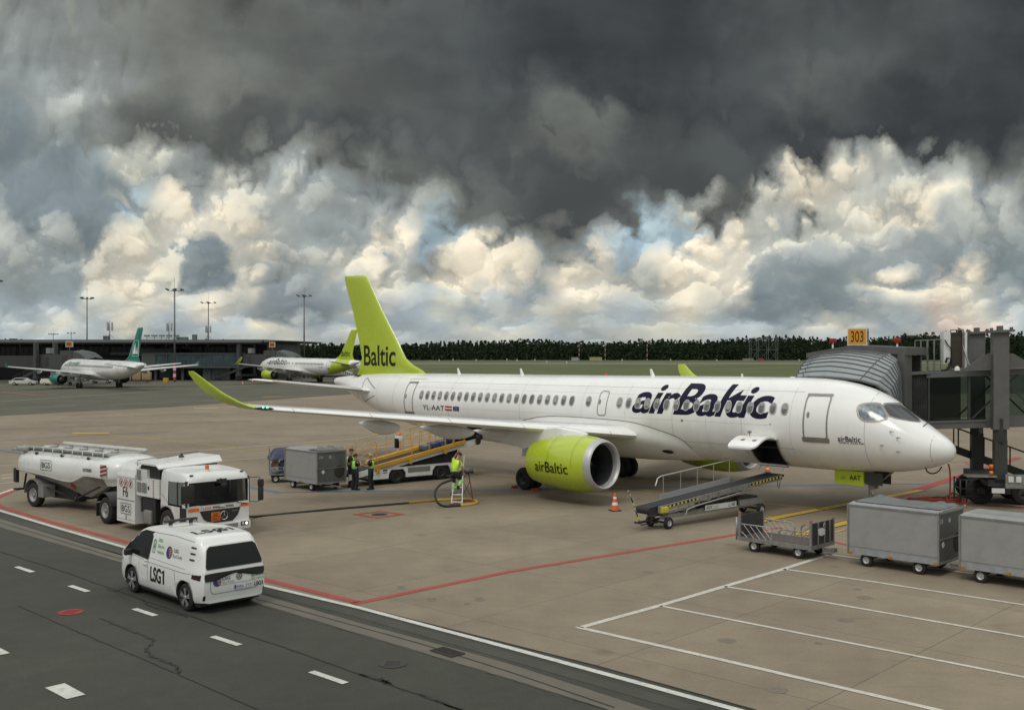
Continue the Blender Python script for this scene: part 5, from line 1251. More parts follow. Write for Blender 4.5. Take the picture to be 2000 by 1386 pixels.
    # wheels
    for X in (0.0, 2.989):
        for y in (.11, 2 * yc - .11):
            w = wheel('wheel', t, (X, y, .35), .35, .21, .245, mh=mat('rim_dark', (.05, .05, .05), .4, .6), ax=(0, 1, 0)); b = MB().m(mat('alloy', (.42, .42, .42), .3, .7)); o = Vector((X, y + (-.108 if y < yc else .108), .35))
            for k in range(5):
                a = 2 * math.pi * k / 5 + .3; u = Vector((math.cos(a), 0, math.sin(a))); v = Vector((-math.sin(a), 0, math.cos(a)))
                b.raw([o + u * .04 - v * .03, o + u * .24 - v * .075, o + u * .24 + v * .075, o + u * .04 + v * .03], [[0, 1, 2, 3]])
            b.lathe([(0, .05), (-.012 if y < yc else .012, .04), (-.014 if y < yc else .014, 0)], o, (0, 1, 0), 12)
            b.obj('hubcap', w)
    # bumper details, plate
    for y in (yc - .84, yc + .86): rear('reflector', rrect(y - .03, y + .03, .36, .49, .02, 3), PLASTIC, .012)
    b = MB().m(PLASTIC); b.bx(-.55, 3.55, .1, 2 * yc - .1, .17, .26); b.obj('underbody', t)
    pl = rear('number_plate', rrect(yc - .02, yc + .50, .545, .655, .015, 3), mat('plate_white2', (.55, .60, .64), .4), .016)
    rear('plate_band', rrect(yc - .02, yc + .03, .55, .65, .01, 3), mat('plate_blue', (.02, .05, .3), .4), .018, pl)
    def rtext(s, y0, z0, cap, w, m, off=.02, **kw):
        b = MB().m(m); lay_text(b, s, lambda x, z: (3.0, y0 + x, z0 + z), w, cap, tree, Re, off, **kw); return b
    def stext(s, x0, z0, cap, w, m, off=.010, **kw):
        b = MB().m(m); lay_text(b, s, lambda x, z: (x0 + x, yc, z0 + z), w, cap, tree, L_, off, **kw); return b
    rtext('HN- 717', yc + .05, .565, .07, .42, BLACK).obj('lettering', pl)
    b = rtext('LSG', yc + .55, .555, .10, .21, BLACK, bold=.02); one(b, lambda x, z: (3.0, yc + .55 + x, .555 + z), .205, .10, tree, Re, .02); b.obj('fleet_number', t)
    b = stext('LSG', 1.17, .52, .36, .60, BLACK, bold=.028); one(b, lambda x, z: (1.17 + x, yc, .52 + z), .60, .36, tree, L_, .012); b.obj('fleet_number', t)
    # roof lettering reads from behind
    b = MB().m(BLACK); lay_text(b, 'LSG', lambda x, y: (2.95 - y, yc - .62 + x, 1.9), .95, .34, tree, To, .008, bold=.02); one(b, lambda x, y: (2.95 - y, yc - .62 + x, 1.9), .95, .34, tree, To, .008); b.obj('roof_number', t)
    def globe(par_dir, f3, name):
        b = MB().m(PBLUE); V, F = fan_poly(ellipse(0, 0, .115, .125, 24, 2), f3); lay(b, V, F, tree, par_dir, .010)
        b.m(PGOLD)
        for k, z in enumerate((.07, .035, 0, -.035, -.07)):
            hw_ = math.sqrt(.012 - z * z * .9) if z * z * .9 < .012 else .05; V, F = fan_poly([(-.02 + .01 * k, z - .008), (hw_ * .95, z - .008), (hw_ * .95, z + .008), (-.02 + .01 * k, z + .008)], f3); lay(b, V, F, tree, par_dir, .014)
        b.obj(name, t)
    globe(L_, lambda x, z: (2.05 + x * 1.35, yc, 1.36 + z * 1.25), 'globe_emblem'); globe(Re, lambda x, z: (3.0, yc - .50 + x, .80 + z * .95), 'globe_emblem')
    stext('LSG', 2.28, 1.40, .085, .24, PGREY, bold=.02).obj('caterer_lettering', t); stext('SkyChefs', 2.25, 1.27, .075, .50, PGREY).obj('caterer_lettering', t)
    rtext('LSG', yc - .36, .82, .075, .22, PGREY, bold=.02).obj('caterer_lettering', t); rtext('Sky Chefs', yc - .36, .74, .05, .34, PGREY).obj('caterer_lettering', t)
    for i, w_ in enumerate(('100%', 'Electric', 'Vehicle')):
        stext(w_, 1.38 + .01 * i, 1.56 - .15 * i, .085, (.24, .37, .36)[i], PGREEN).obj('electric_lettering', t)
        rtext(w_, yc + .60, .89 - .085 * i, .055, (.16, .26, .25)[i], PGREEN, .014).obj('electric_lettering', t)
    for d, f3 in ((L_, lambda x, z: (1.20 + x, yc, 1.42 + z)), (Re, lambda x, z: (3.0, yc + .52 + x * .6, .82 + z * .55))):
        b = MB().m(PGREEN)
        for r_ in (((-.07, -.17), (.07, -.17), (.07, -.15), (-.07, -.15)), ((-.07, .13), (.07, .13), (.07, .15), (-.07, .15)), ((-.07, -.17), (-.05, -.17), (-.05, .15), (-.07, .15)), ((.05, -.17), (.07, -.17), (.07, .15), (.05, .15)), ((-.025, .15), (.025, .15), (.025, .19), (-.025, .19)), ((-.03, -.03), (.0, -.03), (.03, .08), (0, .08)), ((.03, .01), (0, .01), (-.02, -.10), (-.01, -.1))):
            V, F = fan_poly(list(r_), f3); lay(b, V, F, tree, d, .012)
        b.obj('battery_symbol', t)
    # ring emblem with the two stacked letters
    b = MB().m(PLASTIC); f3 = lambda y, z: (3.0, yc + .12 + y, .86 + z)
    n = 28; o_, i_ = [(.085 * math.cos(2 * math.pi * k / n), .085 * math.sin(2 * math.pi * k / n)) for k in range(n)], [(.070 * math.cos(2 * math.pi * k / n), .070 * math.sin(2 * math.pi * k / n)) for k in range(n)]
    lay(b, [f3(*p) for p in o_ + i_], [[k, (k + 1) % n, n + (k + 1) % n, n + k] for k in range(n)], tree, Re, .016)
    for seg in (((-.03, .065), (0, .012)), ((0, .012), (.03, .065)), ((-.06, .03), (-.03, -.055)), ((-.03, -.055), (0, .005)), ((0, .005), (.03, -.055)), ((.03, -.055), (.06, .03))):
        (x0, z0), (x1, z1) = seg; lay(b, [f3(x0 - .008, z0), f3(x0 + .008, z0), f3(x1 + .008, z1), f3(x1 - .008, z1)], [[0, 1, 2, 3]], tree, Re, .016)
    b.obj('tailgate_emblem', t)
    # light bar and aerials
    b = MB().m(PLASTIC); b.box((.95, yc, 1.99), (.16, .95, .05), None, .02); lb = b.obj('light_bar', t)
    for y in (yc - .3, yc + .3): b = MB().m(PLASTIC); b.box((.95, y, 1.92), (.10, .07, .12)); b.obj('bar_foot', lb)
    b = MB().m(PLASTIC); b.prism([(2.85, yc - .02, 1.90), (3.1, yc - .02, 1.90), (3.08, yc - .02, 2.02)], (0, .04, 0)); b.obj('roof_aerial', t)
    b = MB().m(mat('headlamp', (.3, .3, .3), .1, spec=.9)); V, F = fan_poly([(-.80, .80), (-.55, .86), (-.50, .90), (-.78, .87)], s3); lay(b, V, F, tree, L_, .008); b.obj('headlamp', t)
    return t
van = make_van()

# ------------------------------------------------------------------ fuel tanker: tractor with low cab and a drawbar-less tank trailer
def make_tanker():
    t = thing('fuel_truck', 'white F6 aviation fuel tanker with low glazed cab and long tank trailer', 'fuel truck', (-12.18, 37.85, 0), R(-43.5) + math.pi)
    W_ = 2.5; yc = -1.25
    GREYP = mat('truck_grey', (.22, .22, .21), .5, .2, var=.1, scale=3); LGREY = mat('tank_grey', (.38, .38, .36), .4, .2, var=.08, scale=2, dirt=(.18, .16, .13, 1), dirt_amt=.6)
    # cab shell
    b = MB().m(WPAINT); secs = []
    for X, zt, k in ((-1.42, 2.02, .965), (-1.40, 2.14, .985), (-1.34, 2.24, 1), (-1.2, 2.33, 1), (-.9, 2.38, 1), (-.3, 2.42, 1), (.35, 2.44, 1), (.42, 2.38, .98)):
        h = 1.25 * k; zb = .34
        half = [(0, zb), (h * .97, zb), (h, zb + .05), (h, 1.2), (h * .985, 2.0 if zt > 2.1 else 1.9), (h * .965, zt - .14), (h * .93, zt - .05), (h * .8, zt - .008), (0, zt + .01)]
        secs.append([(X, yc + y, z) for y, z in half] + [(X, yc - y, z) for y, z in half[-2:0:-1]])
    b.loft(secs); cab = b.obj('cab', None, sharp=40)
    cuts = []
    for y0, y1 in ((-.32, .3), (-2.8, -2.18)): c = MB().m(PLASTIC); c.cyl((0, y0, .52), (0, y1, .52), .62, n=36); cuts.append(c)
    c = MB().m(DARKIN); c.box((-1.0, yc, 1.72), (.86, W_ * .955 - .06, .86), None, .04); c2 = MB().m(DARKIN); c2.box((-1.3, yc, 1.66), (.5, W_ * .95 - .04, .80)); cuts.append(c2)
    c3 = MB().m(DARKIN); c3.box((-.62, yc, 1.62), (.98, W_ + .2, .84)); cuts.append(c3)
    boolean_cut(cab, cuts); cab.parent = t
    gl = glassmat('truck_glass', (.30, .36, .35, 1), rough=.12)
    b = MB().m(gl)
    n = 10
    def fx_(y): u = (y - yc) / 1.22; return -1.43 + .06 * u * u * u * u
    for k in range(n):
        y0, y1 = yc - 1.22 + 2.44 * k / n, yc - 1.22 + 2.44 * (k + 1) / n
        b.raw([(fx_(y0), y0, 1.24), (fx_(y1), y1, 1.24), (fx_(y1) + .05, y1, 2.10), (fx_(y0) + .05, y0, 2.10)], [[0, 1, 2, 3]], True)
    b.obj('windscreen', t, norm=False)
    for y in (-.02, -2.48): b = MB().m(glassmat('truck_side_glass', (.05, .06, .06, 1), rough=.15) if y > -1 else gl); b.poly([(-1.34, y, 1.26), (-.16, y, 1.26), (-.16, y, 2.03), (-1.32, y, 2.08)]); b.obj('side_glass', t)
    b = MB().m(PLASTIC)
    for y in (-.03, -2.47): b.beam((-1.37, y, 1.22), (-1.33, y, 2.12), .08); b.beam((-.75, y, 1.22), (-.75, y, 2.06), .05)
    b.bx(-1.2, -.2, yc - 1.15, yc + 1.15, 1.20, 1.30); b.box((-.98, -.65, 1.36), (.3, .5, .16), None, .04); b.bx(-1.43, -1.38, yc - .3, yc + .1, 1.98, 2.12)
    for y in (-.7, -1.9): b.bx(-.55, -.1, y - .25, y + .25, .9, 1.35); b.bx(-.2, -.1, y - .22, y + .22, 1.35, 1.85)
    b.obj('cab_interior', t)
    b = MB().m(PLASTIC); b.lathe([(-.02, .21), (0, .235), (.02, .21), (0, .185), (-.02, .21)], (-1.02, -.65, 1.48), (1, 0, .5), 20); b.obj('steering_wheel', t)
    # black side mask with low door glass
    b = MB().m(PLASTIC); b.poly([(-1.38, .008, .42), (-.95, .008, .42), (-.95, .008, 1.2), (-1.38, .008, 1.2)]); b.obj('door_glass_lower', t)
    b = MB().m(GREYP); b.poly([(-.16, .004, 1.25), (.3, .004, 1.55), (.3, .004, 1.58), (-.16, .004, 1.28)]); b.obj('cab_seam', t)
    # grille, lights, bumper
    def fp(name, pts, m, x=-1.437, par=None): b = MB().m(m); b.poly([(x, y, z) for y, z in pts]); return b.obj(name, par or t)
    gr = fp('grille', [(-.48, 1.06), (-2.1, 1.06), (-2.0, .80), (-1.78, .60), (-.85, .60), (-.62, .78)], PLASTIC)
    fp('turn_lamp', [(-.05, 1.18), (-.44, 1.18), (-.48, 1.07), (-.05, 1.07)], AMBER, -1.44); fp('turn_lamp', [(-2.45, 1.18), (-2.12, 1.18), (-2.08, 1.07), (-2.45, 1.07)], AMBER, -1.44)
    pn = fp('hazard_plate', [(-.92, .98), (-1.28, .98), (-1.28, .66), (-.92, .66)], mat('hazard_orange', (.62, .13, .01), .5), -1.447)
    def ft(s, y0, z0, cap, w, m, x=-1.452, **kw): b = MB().m(m); lay_text(b, s, lambda u, z: (x, y0 - u, z0 + z), w, cap, None, None, **kw); return b
    ft('30', -.99, .84, .10, .20, BLACK).obj('lettering', pn); ft('1863', -.95, .69, .10, .29, BLACK).obj('lettering', pn); b = MB().m(BLACK); b.poly([(-1.45, -.92, .815), (-1.45, -1.28, .815), (-1.45, -1.28, .83), (-1.45, -.92, .83)]); b.obj('plate_bar', pn)
    b = MB().m(CHROME); b.lathe([(-.01, .145), (0, .155), (.01, .145), (0, .132), (-.01, .145)], (-1.455, -1.43, .83), (1, 0, 0), 28)
    for k in range(3): a = R(90 + 120 * k); b.beam((-1.457, -1.43, .83), (-1.457, -1.43 + .135 * math.cos(a), .83 + .135 * math.sin(a)), .03, .01)
    b.obj('star_emblem', gr)
    ft('CLEAR EXIT', -.52, 1.10, .085, .75, mat('red_text', (.5, .03, .03), .5), -1.44, bold=.01).obj('clear_exit_lettering', t)
    ft('ESTERER', -1.5, 1.11, .07, .33, BLACK, -1.44, bold=.02).obj('maker_lettering', t); ft('Econic', -1.78, .93, .06, .22, CHROME, -1.44).obj('model_lettering', gr)
    ft('F6', -.20, .68, .14, .22, BLACK, -1.44, bold=.01).obj('fleet_number', t)
    b = MB().m(WPAINT); b.box((-1.44, yc, .42), (.16, 2.46, .30), None, .05); bp = b.obj('bumper', t)
    fp('bumper_recess', [(-.75, .52), (-1.95, .52), (-1.95, .37), (-.75, .37)], GREYP, -1.524, bp)
    fp('number_plate', [(-.95, .49), (-1.5, .49), (-1.5, .38), (-.95, .38)], mat('plate_white2', (.5, .5, .5)), -1.53, bp)
    for y, on in ((-.25, 0), (-2.22, 1)):
        b = MB().m(mat('lamp_housing', (.10, .10, .10), .2, .5)); b.box((-1.52, y, .47), (.03, .32, .15), None, .01); hl = b.obj('headlight', t)
        b = MB().m(mat('lamp_lens_lit', (.9, .8, .6), .2, emit=(1, .78, .42, 1), estr=2.0) if on else mat('lamp_lens', (.5, .5, .5), .1)); b.lathe([(0, .05), (-.015, .04), (-.02, 0)], (-1.537, y - .07, .47), (1, 0, 0), 14); b.obj('lens', hl)
        b = MB().m(mat('lamp_lens', (.5, .5, .5), .1)); b.lathe([(0, .05), (-.015, .04), (-.02, 0)], (-1.537, y + .07, .47), (1, 0, 0), 14); b.obj('lens', hl)
    # wipers
    b = MB().m(PLASTIC); b.beam((-1.47, -1.0, 1.18), (-1.47, -1.45, 1.10), .025); b.beam((-1.47, -1.95, 1.24), (-1.47, -2.35, 1.15), .025); b.obj('wipers', t)
    # mirrors
    b = MB().m(PLASTIC); b.box((-1.50, .02, 1.70), (.10, .48, .62), None, .04); b.tube([(-1.35, -.05, 2.06), (-1.5, .18, 2.07), (-1.55, .24, 1.95), (-1.52, .24, 1.4), (-1.35, -.02, 1.3)], .018, 6); b.obj('mirror', t)
    b = MB().m(PLASTIC); b.box((-1.56, -2.86, 1.86), (.10, .22, .25), None, .03); b.box((-1.56, -2.86, 1.48), (.10, .20, .52), None, .04); b.tube([(-1.36, -2.47, 2.06), (-1.55, -2.8, 2.07), (-1.58, -2.86, 1.9)], .015, 6); b.tube([(-1.36, -2.47, 1.2), (-1.5, -2.75, 1.18), (-1.56, -2.86, 1.25)], .015, 6); b.obj('mirror', t)
    b = MB().m(PLASTIC); b.tube([(-1.40, -1.3, 2.14), (-1.62, -1.3, 2.12), (-1.64, -1.3, 1.98)], .012, 6); b.box((-1.62, -1.32, 1.93), (.08, .22, .10), None, .03); b.obj('kerb_mirror', t)
    b = MB().m(AMBER); b.cyl((-.95, -1.05, 2.44), (-.95, -1.05, 2.58), .07, n=14); bk = b.obj('beacon', t)
    b = MB().m(WPAINT); b.cyl((-.95, -1.05, 2.36), (-.95, -1.05, 2.44), .085, n=14); b.obj('beacon_base', bk)
    b = MB().m(PLASTIC)
    for y in (-.25, -2.25): b.box((-1.28, y, 2.31), (.08, .12, .03))
    b.obj('marker_lamps', t)
    # equipment cabinet on the right side
    b = MB().m(WPAINT); secs = []
    for X in (2.23, 3.61):
        secs.append([(X, .02, .27), (X, .02, 1.98), (X, -.06, 2.22), (X, -.22, 2.38), (X, -.5, 2.48), (X, -1.2, 2.5), (X, -1.2, .27)])
    b.loft(secs, smooth=False); cb = b.obj('equipment_cabinet', t)
    def sp(name, pts, m, y=.028, par=None): b = MB().m(m); b.poly([(x, y, z) for x, z in pts]); return b.obj(name, par or cb)
    sp('panel_split', [(2.26, 1.08), (3.58, 1.08), (3.58, 1.12), (2.26, 1.12)], mat('seam_grey', (.22, .22, .21), .5)); sp('panel_seam', [(2.26, .37), (3.58, .37), (3.58, .385), (2.26, .385)], mat('seam_grey', (.2, .2, .2))); sp('panel_seam', [(2.26, 1.90), (3.58, 1.90), (3.58, 1.912), (2.26, 1.912)], mat('seam_grey', (.2, .2, .2)))
    def st_(s, x1, z0, cap, w, m, y=.034, par=None, bold=.0, name='lettering'): b = MB().m(m); lay_text(b, s, lambda u, z: (x1 - u, y, z0 + z), w, cap, None, None, bold=bold); return b.obj(name, par or cb)
    st_('F6', 3.12, 1.22, .36, .38, BLACK); st_('BGS', 3.22, .66, .24, .62, PLASTIC)
    ring = mat('red_text', (.5, .03, .03))
    for k in range(3):
        b = MB().m(ring); xx = 3.26 - .36 * k; n = 20
        V = [(xx + r * math.cos(2 * math.pi * i / n), .034, 1.72 + r * math.sin(2 * math.pi * i / n)) for r in (.15, .125) for i in range(n)]; b.raw(V, [[i, (i + 1) % n, n + (i + 1) % n, n + i] for i in range(n)]); b.beam((xx - .1, .034, 1.82), (xx + .1, .034, 1.62), .015, .004, up=(0, 1, 0))
        b.m(PLASTIC); b.box((xx, .034, 1.72), (.06, .004, .12)); b.obj('prohibition_sign', cb)
    b = MB().m(PLASTIC)
    for (x0, x1, z0, z1) in ((2.5, 3.3, .58, .60), (2.5, 3.3, .96, .98), (2.5, 2.52, .58, .98), (3.28, 3.3, .58, .98), (2.86, 2.9, .38, .56)): b.poly([(x0, .034, z0), (x1, .034, z0), (x1, .034, z1), (x0, .034, z1)])
    b.obj('logo_frame', cb)
    # operator pod behind the cab
    b = MB().m(WPAINT); b.bx(.5, 2.15, -.62, -.01, 1.35, 2.02); b.bx(1.35, 2.15, -.62, .0, 2.02, 2.32); pod = b.obj('operator_pod', t)
    b = MB().m(GREYP)
    for (x0, x1, z0, z1) in ((1.78, 2.08, 1.48, 1.84), (1.40, 1.72, 1.48, 1.84), (1.8, 2.1, 1.92, 2.28)): b.poly([(x0, .008, z0), (x1, .008, z0), (x1, .008, z1), (x0, .008, z1)])
    b.obj('pod_windows', pod); b = MB().m(PLASTIC); b.bx(1.22, 1.28, -.02, .02, 1.62, 1.74); b.obj('pod_handle', pod)
    b = MB().m(ring)
    for k in range(8): b.poly([(.86, .004, 1.38 + .08 * k), (.94, .004, 1.38 + .08 * k), (.94, .004, 1.42 + .08 * k), (.86, .004, 1.42 + .08 * k)])
    b.obj('red_white_strip', pod)
    # lifting platform roof, tilted sheet across the truck
    b = MB().m(WPAINT); b.loft([[(.42, .05, 2.40), (.42, -2.5, 2.50), (.42, -2.5, 2.54), (.42, .05, 2.44)], [(.62, .05, 2.50), (.62, -2.5, 2.68), (.62, -2.5, 2.74), (.62, .05, 2.56)], [(2.15, .05, 2.50), (2.15, -2.5, 2.68), (2.15, -2.5, 2.72), (2.15, .05, 2.54)]], smooth=False); b.m(PLASTIC).bx(.60, 2.0, -2.4, -.1, 2.02, 2.45); b.m(WPAINT); pf = b.obj('platform_roof', t)
    b = MB().m(GALV)
    for y in (.0, -1.2, -2.4): b.cyl((2.05, y, 2.42 - y * .08), (2.05, y, 2.62 - y * .08), .02, n=6)
    b.cyl((2.05, .0, 2.62), (2.05, -2.45, 2.80), .02, n=6); b.beam((2.1, -.1, 1.9), (1.5, -.3, 2.3), .06); b.beam((.7, -.15, 1.9), (1.2, -.4, 2.3), .06); b.obj('platform_rail', pf)
    b = MB().m(PLASTIC); b.lathe([(0, .10), (.06, .10), (.1, .04), (.16, .03)], (1.6, -1.5, 2.64), (0, 0, 1), 12); b.obj('camera_dome', pf)
    # chassis and dark mechanicals
    b = MB().m(PLASTIC); b.bx(.4, 6.1, -1.7, -.8, .55, .85); b.bx(.85, 1.75, -.55, -.06, .45, 1.3); b.cyl((1.95, -.3, .75), (1.95, -.3, 1.25), .2, n=14); b.cyl((1.0, -.28, .38), (1.55, -.28, .38), .2, n=16); b.bx(.8, 2.2, -2.4, -.6, .5, 1.35); ch = b.obj('chassis', t)
    b = MB().m(GREYP); b.box((1.35, -.06, .62), (.55, .16, .50), None, .08); b.obj('side_tank', ch)
    for X, dual in ((0.0, 0), (4.7, 1)):
        for y in (-.17, -2.33): wheel('wheel', t, (X, y, .51), .51, .30, .29, mh=mat('truck_rim', (.33, .33, .32), .45, .4, var=.2, scale=8), holes=8)
        if dual:
            for y in (-.52, -1.98): wheel('wheel', t, (X, y, .51), .51, .30, .29)
    b = MB().m(PLASTIC)
    for y0, y1 in ((-.66, .02), (-2.52, -1.84)):
        pr = [(4.7 + .62 * math.cos(R(a)), .55 + .62 * math.sin(R(a))) for a in range(25, 166, 10)]
        b.loft([[(x, y0, z), (x, y1, z), (x, y1, z + .03), (x, y0, z + .03)] for x, z in pr], smooth=False); b.bx(5.28, 5.31, y0, y1, .25, .75)
    b.obj('mudguards', t)
    # ---------------- trailer, its own frame as a child so that it follows the truck
    tr = Matrix.Rotation(R(-35.8) - R(-43.5), 4, 'Z'); o2 = Matrix.Rotation(-(R(-43.5) + math.pi), 4, 'Z') @ Vector((-16.37 + 12.18, 42.7 - 37.85, 0))
    def T(p): return o2 + tr @ Vector(p)
    def zl(X): return cr([(-1.2, 1.5), (-.3, 1.55), (1.0, 1.58), (1.25, 1.5), (2.0, 1.27), (2.2, 1.26), (4, 1.40), (6.3, 1.55)], X)
    def section(X, k=1.0):
        o = []; zc = 1.66; hz = .76; hy = 1.25; kk = k
        for i in range(25):
            a = -math.pi / 2 + math.pi * i / 24; s_, c_ = math.sin(a), math.cos(a); p_ = 2.9
            o.append(T((X, -1.25 + hy * kk * abs(s_) ** (2 / p_) * (1 if s_ >= 0 else -1), zc + hz * (kk if kk < 1 else 1) * abs(c_) ** (2 / p_))))
        zz = zc - (zc - zl(X)) * kk; o += [T((X, -1.25 + hy * kk, zz)), T((X, -1.25 + hy * kk * .97, zz - .04 * kk)), T((X, -1.25 + hy * kk * .9, zz - (.05 if X > -.3 else .3) * kk)), T((X, -1.25 - hy * kk * .9, zz - (.05 if X > -.3 else .3) * kk)), T((X, -1.25 - hy * kk * .97, zz - .04 * kk)), T((X, -1.25 - hy * kk, zz))]
        return o
    b = MB().m(WPAINT); b.loft([section(X, k) for X, k in ((-1.12, .30), (-1.08, .52), (-.98, .72), (-.82, .86), (-.6, .95), (-.3, .99), (0, 1), (.5, 1), (1.0, 1), (1.25, 1), (1.6, 1), (2.0, 1), (2.3, 1), (3, 1), (4, 1), (5.7, 1), (6.0, .985), (6.15, .93), (6.22, .8), (6.24, .5))]); tk = b.obj('tank', t, sharp=45)
    b = MB().m(LGREY)   # tapering sump under the tank
    prof = [(-.3, 1.42), (.35, 1.12), (.9, .88), (1.5, .62), (1.9, .62), (4.0, .98), (6.0, 1.28)]
    b.loft([[T((x, -.03, zl(x) + .02)), T((x, -2.47, zl(x) + .02)), T((x, -1.9, z)), T((x, -.6, z))] for x, z in prof], smooth=False); b.obj('sump', tk)
    b = MB().m(mat('seam_light', (.33, .33, .31), .4)); b.tube([T((6.1 - .25 * q, .005, zl(6.1 - .25 * q))) for q in range(26)], .028, 6); b.obj('tank_rail', tk)
    def tt(s, x1, z0, cap, w, m, name, bold=0): b = MB().m(m); lay_text(b, s, lambda u, z: T((x1 - u, .012, z0 + z)), w, cap, None, None, bold=bold); return b.obj(name, tk)
    tt('BGS', 4.15, 1.72, .24, .62, PLASTIC, 'lettering'); tt('ESTERER', 1.15, 1.76, .12, .6, PLASTIC, 'maker_lettering', .02)
    b = MB().m(PLASTIC)
    for (x0, x1, z0, z1) in ((3.43, 4.25, 1.62, 1.64), (3.43, 4.25, 2.04, 2.06), (3.43, 3.45, 1.62, 2.06), (4.23, 4.25, 1.62, 2.06)): b.poly([T((x0, .010, z0)), T((x1, .010, z0)), T((x1, .010, z1)), T((x0, .010, z1))])
    b.obj('logo_frame', tk)
    b = MB().m(mat('red_text', (0, 0, 0))); b.poly([T((2.2, -.34, .86)), T((2.06, -.22, 1.03)), T((2.2, -.08, 1.20)), T((2.34, -.22, 1.03))]); b.obj('danger_diamond', tk)
    b = MB().m(WPAINT); b.loft([[T((-.05 - .02 * i, -.0 if i == 0 else .012, z)) for z in (1.42, 1.9)] for i in (0, 1)], closed=False, caps=False)
    dk = mat('dark_red', (.25, .02, .02), .5)
    b.m(mat('pale_stripe', (.45, .42, .36), .5)); b.poly([T((-.05, .02, 1.62)), T((-.45, -.0, 1.62)), T((-.45, -.0, 2.10)), T((-.05, .02, 2.10))]); b.m(dk)
    for z in (1.62, 1.78, 1.94): b.poly([T((-.05, .028, z)), T((-.45, .006, z + .08)), T((-.45, .006, z + .16)), T((-.05, .028, z + .08))])
    b.obj('striped_board', tk)
    # deck with rails, hatches
    b = MB().m(LGREY); b.loft([[T((x, -.42, 2.36)), T((x, -2.08, 2.36)), T((x, -2.08, 2.42)), T((x, -.42, 2.42))] for x in (.1, 6.0)], smooth=False)
    for y in (-.36, -2.14): b.beam(T((.0, y, 2.46)), T((6.15, y, 2.46)), .10, .05)
    dkk = b.obj('deck', tk)
    b = MB().m(WPAINT)
    for y in (-.30, -2.2): b.tube([T((.0, y, 2.52)), T((6.1, y, 2.52))], .02, 6)
    for k in range(9): b.cyl(T((.2 + .72 * k, -.26, 2.24)), T((.2 + .72 * k, -.30, 2.52)), .018, n=6); b.cyl(T((.2 + .72 * k, -2.2, 2.24)), T((.2 + .72 * k, -2.2, 2.52)), .018, n=6)
    b.tube([T((.3, -.18, 2.30)), T((6.0, -.18, 2.30))], .014, 6); b.beam(T((.1, -2.2, 2.5)), T((6.1, -2.2, 2.5)), .05, .14); b.obj('deck_rail', tk)
    for k in range(5):
        b = MB().m(LGREY); o = T((.9 + 1.1 * k, -1.2, 2.42)); b.lathe([(0, .22), (.07, .22), (.09, .2), (.1, 0)], o, (0, 0, 1), 16); b.m(PLASTIC).box(o + Vector((.2, -.25, .06)), (.18, .1, .08)); b.m(WPAINT).box(o + Vector((-.1, .3, .05)), (.3, .16, .1), None, .02); b.obj('tank_hatch', tk)
    b = MB().m(PLASTIC)
    for k in range(3): b.box(T((1.1 + 1.9 * k, -.22, 2.27)), (.16, .1, .1))
    b.obj('rail_clamps', tk)
    # trailer running gear
    for y in (-.17, -2.33): wheel('trailer_wheel', t, T((4.87, y, .51)), .51, .32, .29, mh=mat('truck_rim', (0, 0, 0)), ax=tr.to_3x3() @ Vector((0, 1, 0)), holes=8)
    b = MB().m(GREYP); pr = [(4.87 + .6 * math.cos(R(a)), .56 + .6 * math.sin(R(a))) for a in range(0, 181, 12)]
    for y0, y1 in ((-.5, .02), (-2.52, -2.0)): b.loft([[T((x, y0, z)), T((x, y1, z)), T((x, y1, z + .035)), T((x, y0, z + .035))] for x, z in pr], smooth=False)
    b.box(T((4.15, -.22, .72)), (.5, .5, .5)); b.obj('trailer_mudguard', t)
    b = MB().m(PLASTIC); b.loft([[T((x, -.85, .85)), T((x, -1.65, .85)), T((x, -1.65, 1.2)), T((x, -.85, 1.2))] for x in (.2, 6.1)], smooth=False)
    b.loft([[T((x, -.5, .42)), T((x, -2.0, .42)), T((x, -2.0, 1.1)), T((x, -.5, 1.1))] for x in (2.3, 4.2)], smooth=False)
    b.beam(T((2.6, -.1, .7)), T((3.9, -.1, .9)), .05); b.beam(T((1.7, -.12, .62)), T((.2, -.12, 1.18)), .06); b.beam(T((6.3, -.1, 1.55)), T((6.3, -.1, .95)), .12, .3); b.box(T((6.45, -.6, .62)), (.3, .9, .07)); b.beam(T((6.2, -.5, 1.3)), T((6.4, -.5, .6)), .06); b.cyl(T((2.2, -.35, .42)), T((2.2, -.35, .62)), .05, n=8)

    b.obj('trailer_frame', t)
    b = MB().m(LGREY); b.box(T((6.25, -.5, 2.36)), (.3, 1.1, .12), None, .02); b.box(T((6.0, -.2, 2.42)), (.7, .3, .14), None, .03); b.obj('rear_platform', tk)
    return t
tanker = make_tanker()
# ------------------------------------------------------------------ carts (x forward, y left, near side y=0)
CARTP = mat('cart_panel', (.34, .345, .34), .42, .35, var=.07, scale=1.3, dirt=(.22, .21, .19, 1), dirt_amt=.5)
CARTF = mat('cart_front', (.13, .135, .13), .5, .3, var=.2, scale=2, dirt=(.07, .065, .06, 1), dirt_amt=.6)
CRIM = mat('cart_rim', (.42, .42, .41), .45, .3)
TARPG = mat('grey_tarp', (.13, .14, .14), .55, var=.2, scale=5)
def cart_wheels(t, L_, W_, x0=.62, x1=None):
    x1 = L_ - .55 if x1 is None else x1
    for x in (-x0, -x1):
        for y in (.12, W_ - .12): wheel('wheel', t, (x, y, .2), .2, .13, .105, mh=CRIM, ax=(0, 1, 0))
    b = MB().m(PLASTIC)
    for x in (-x0, -x1): b.cyl((x, .15, .2), (x, W_ - .15, .2), .03, n=8); b.box((x, .15, .30), (.35, .06, .10)); b.box((x, W_ - .15, .30), (.35, .06, .10))
    b.beam((-x0, W_ / 2, .26), (-x1, W_ / 2, .26), .12, .08); return b
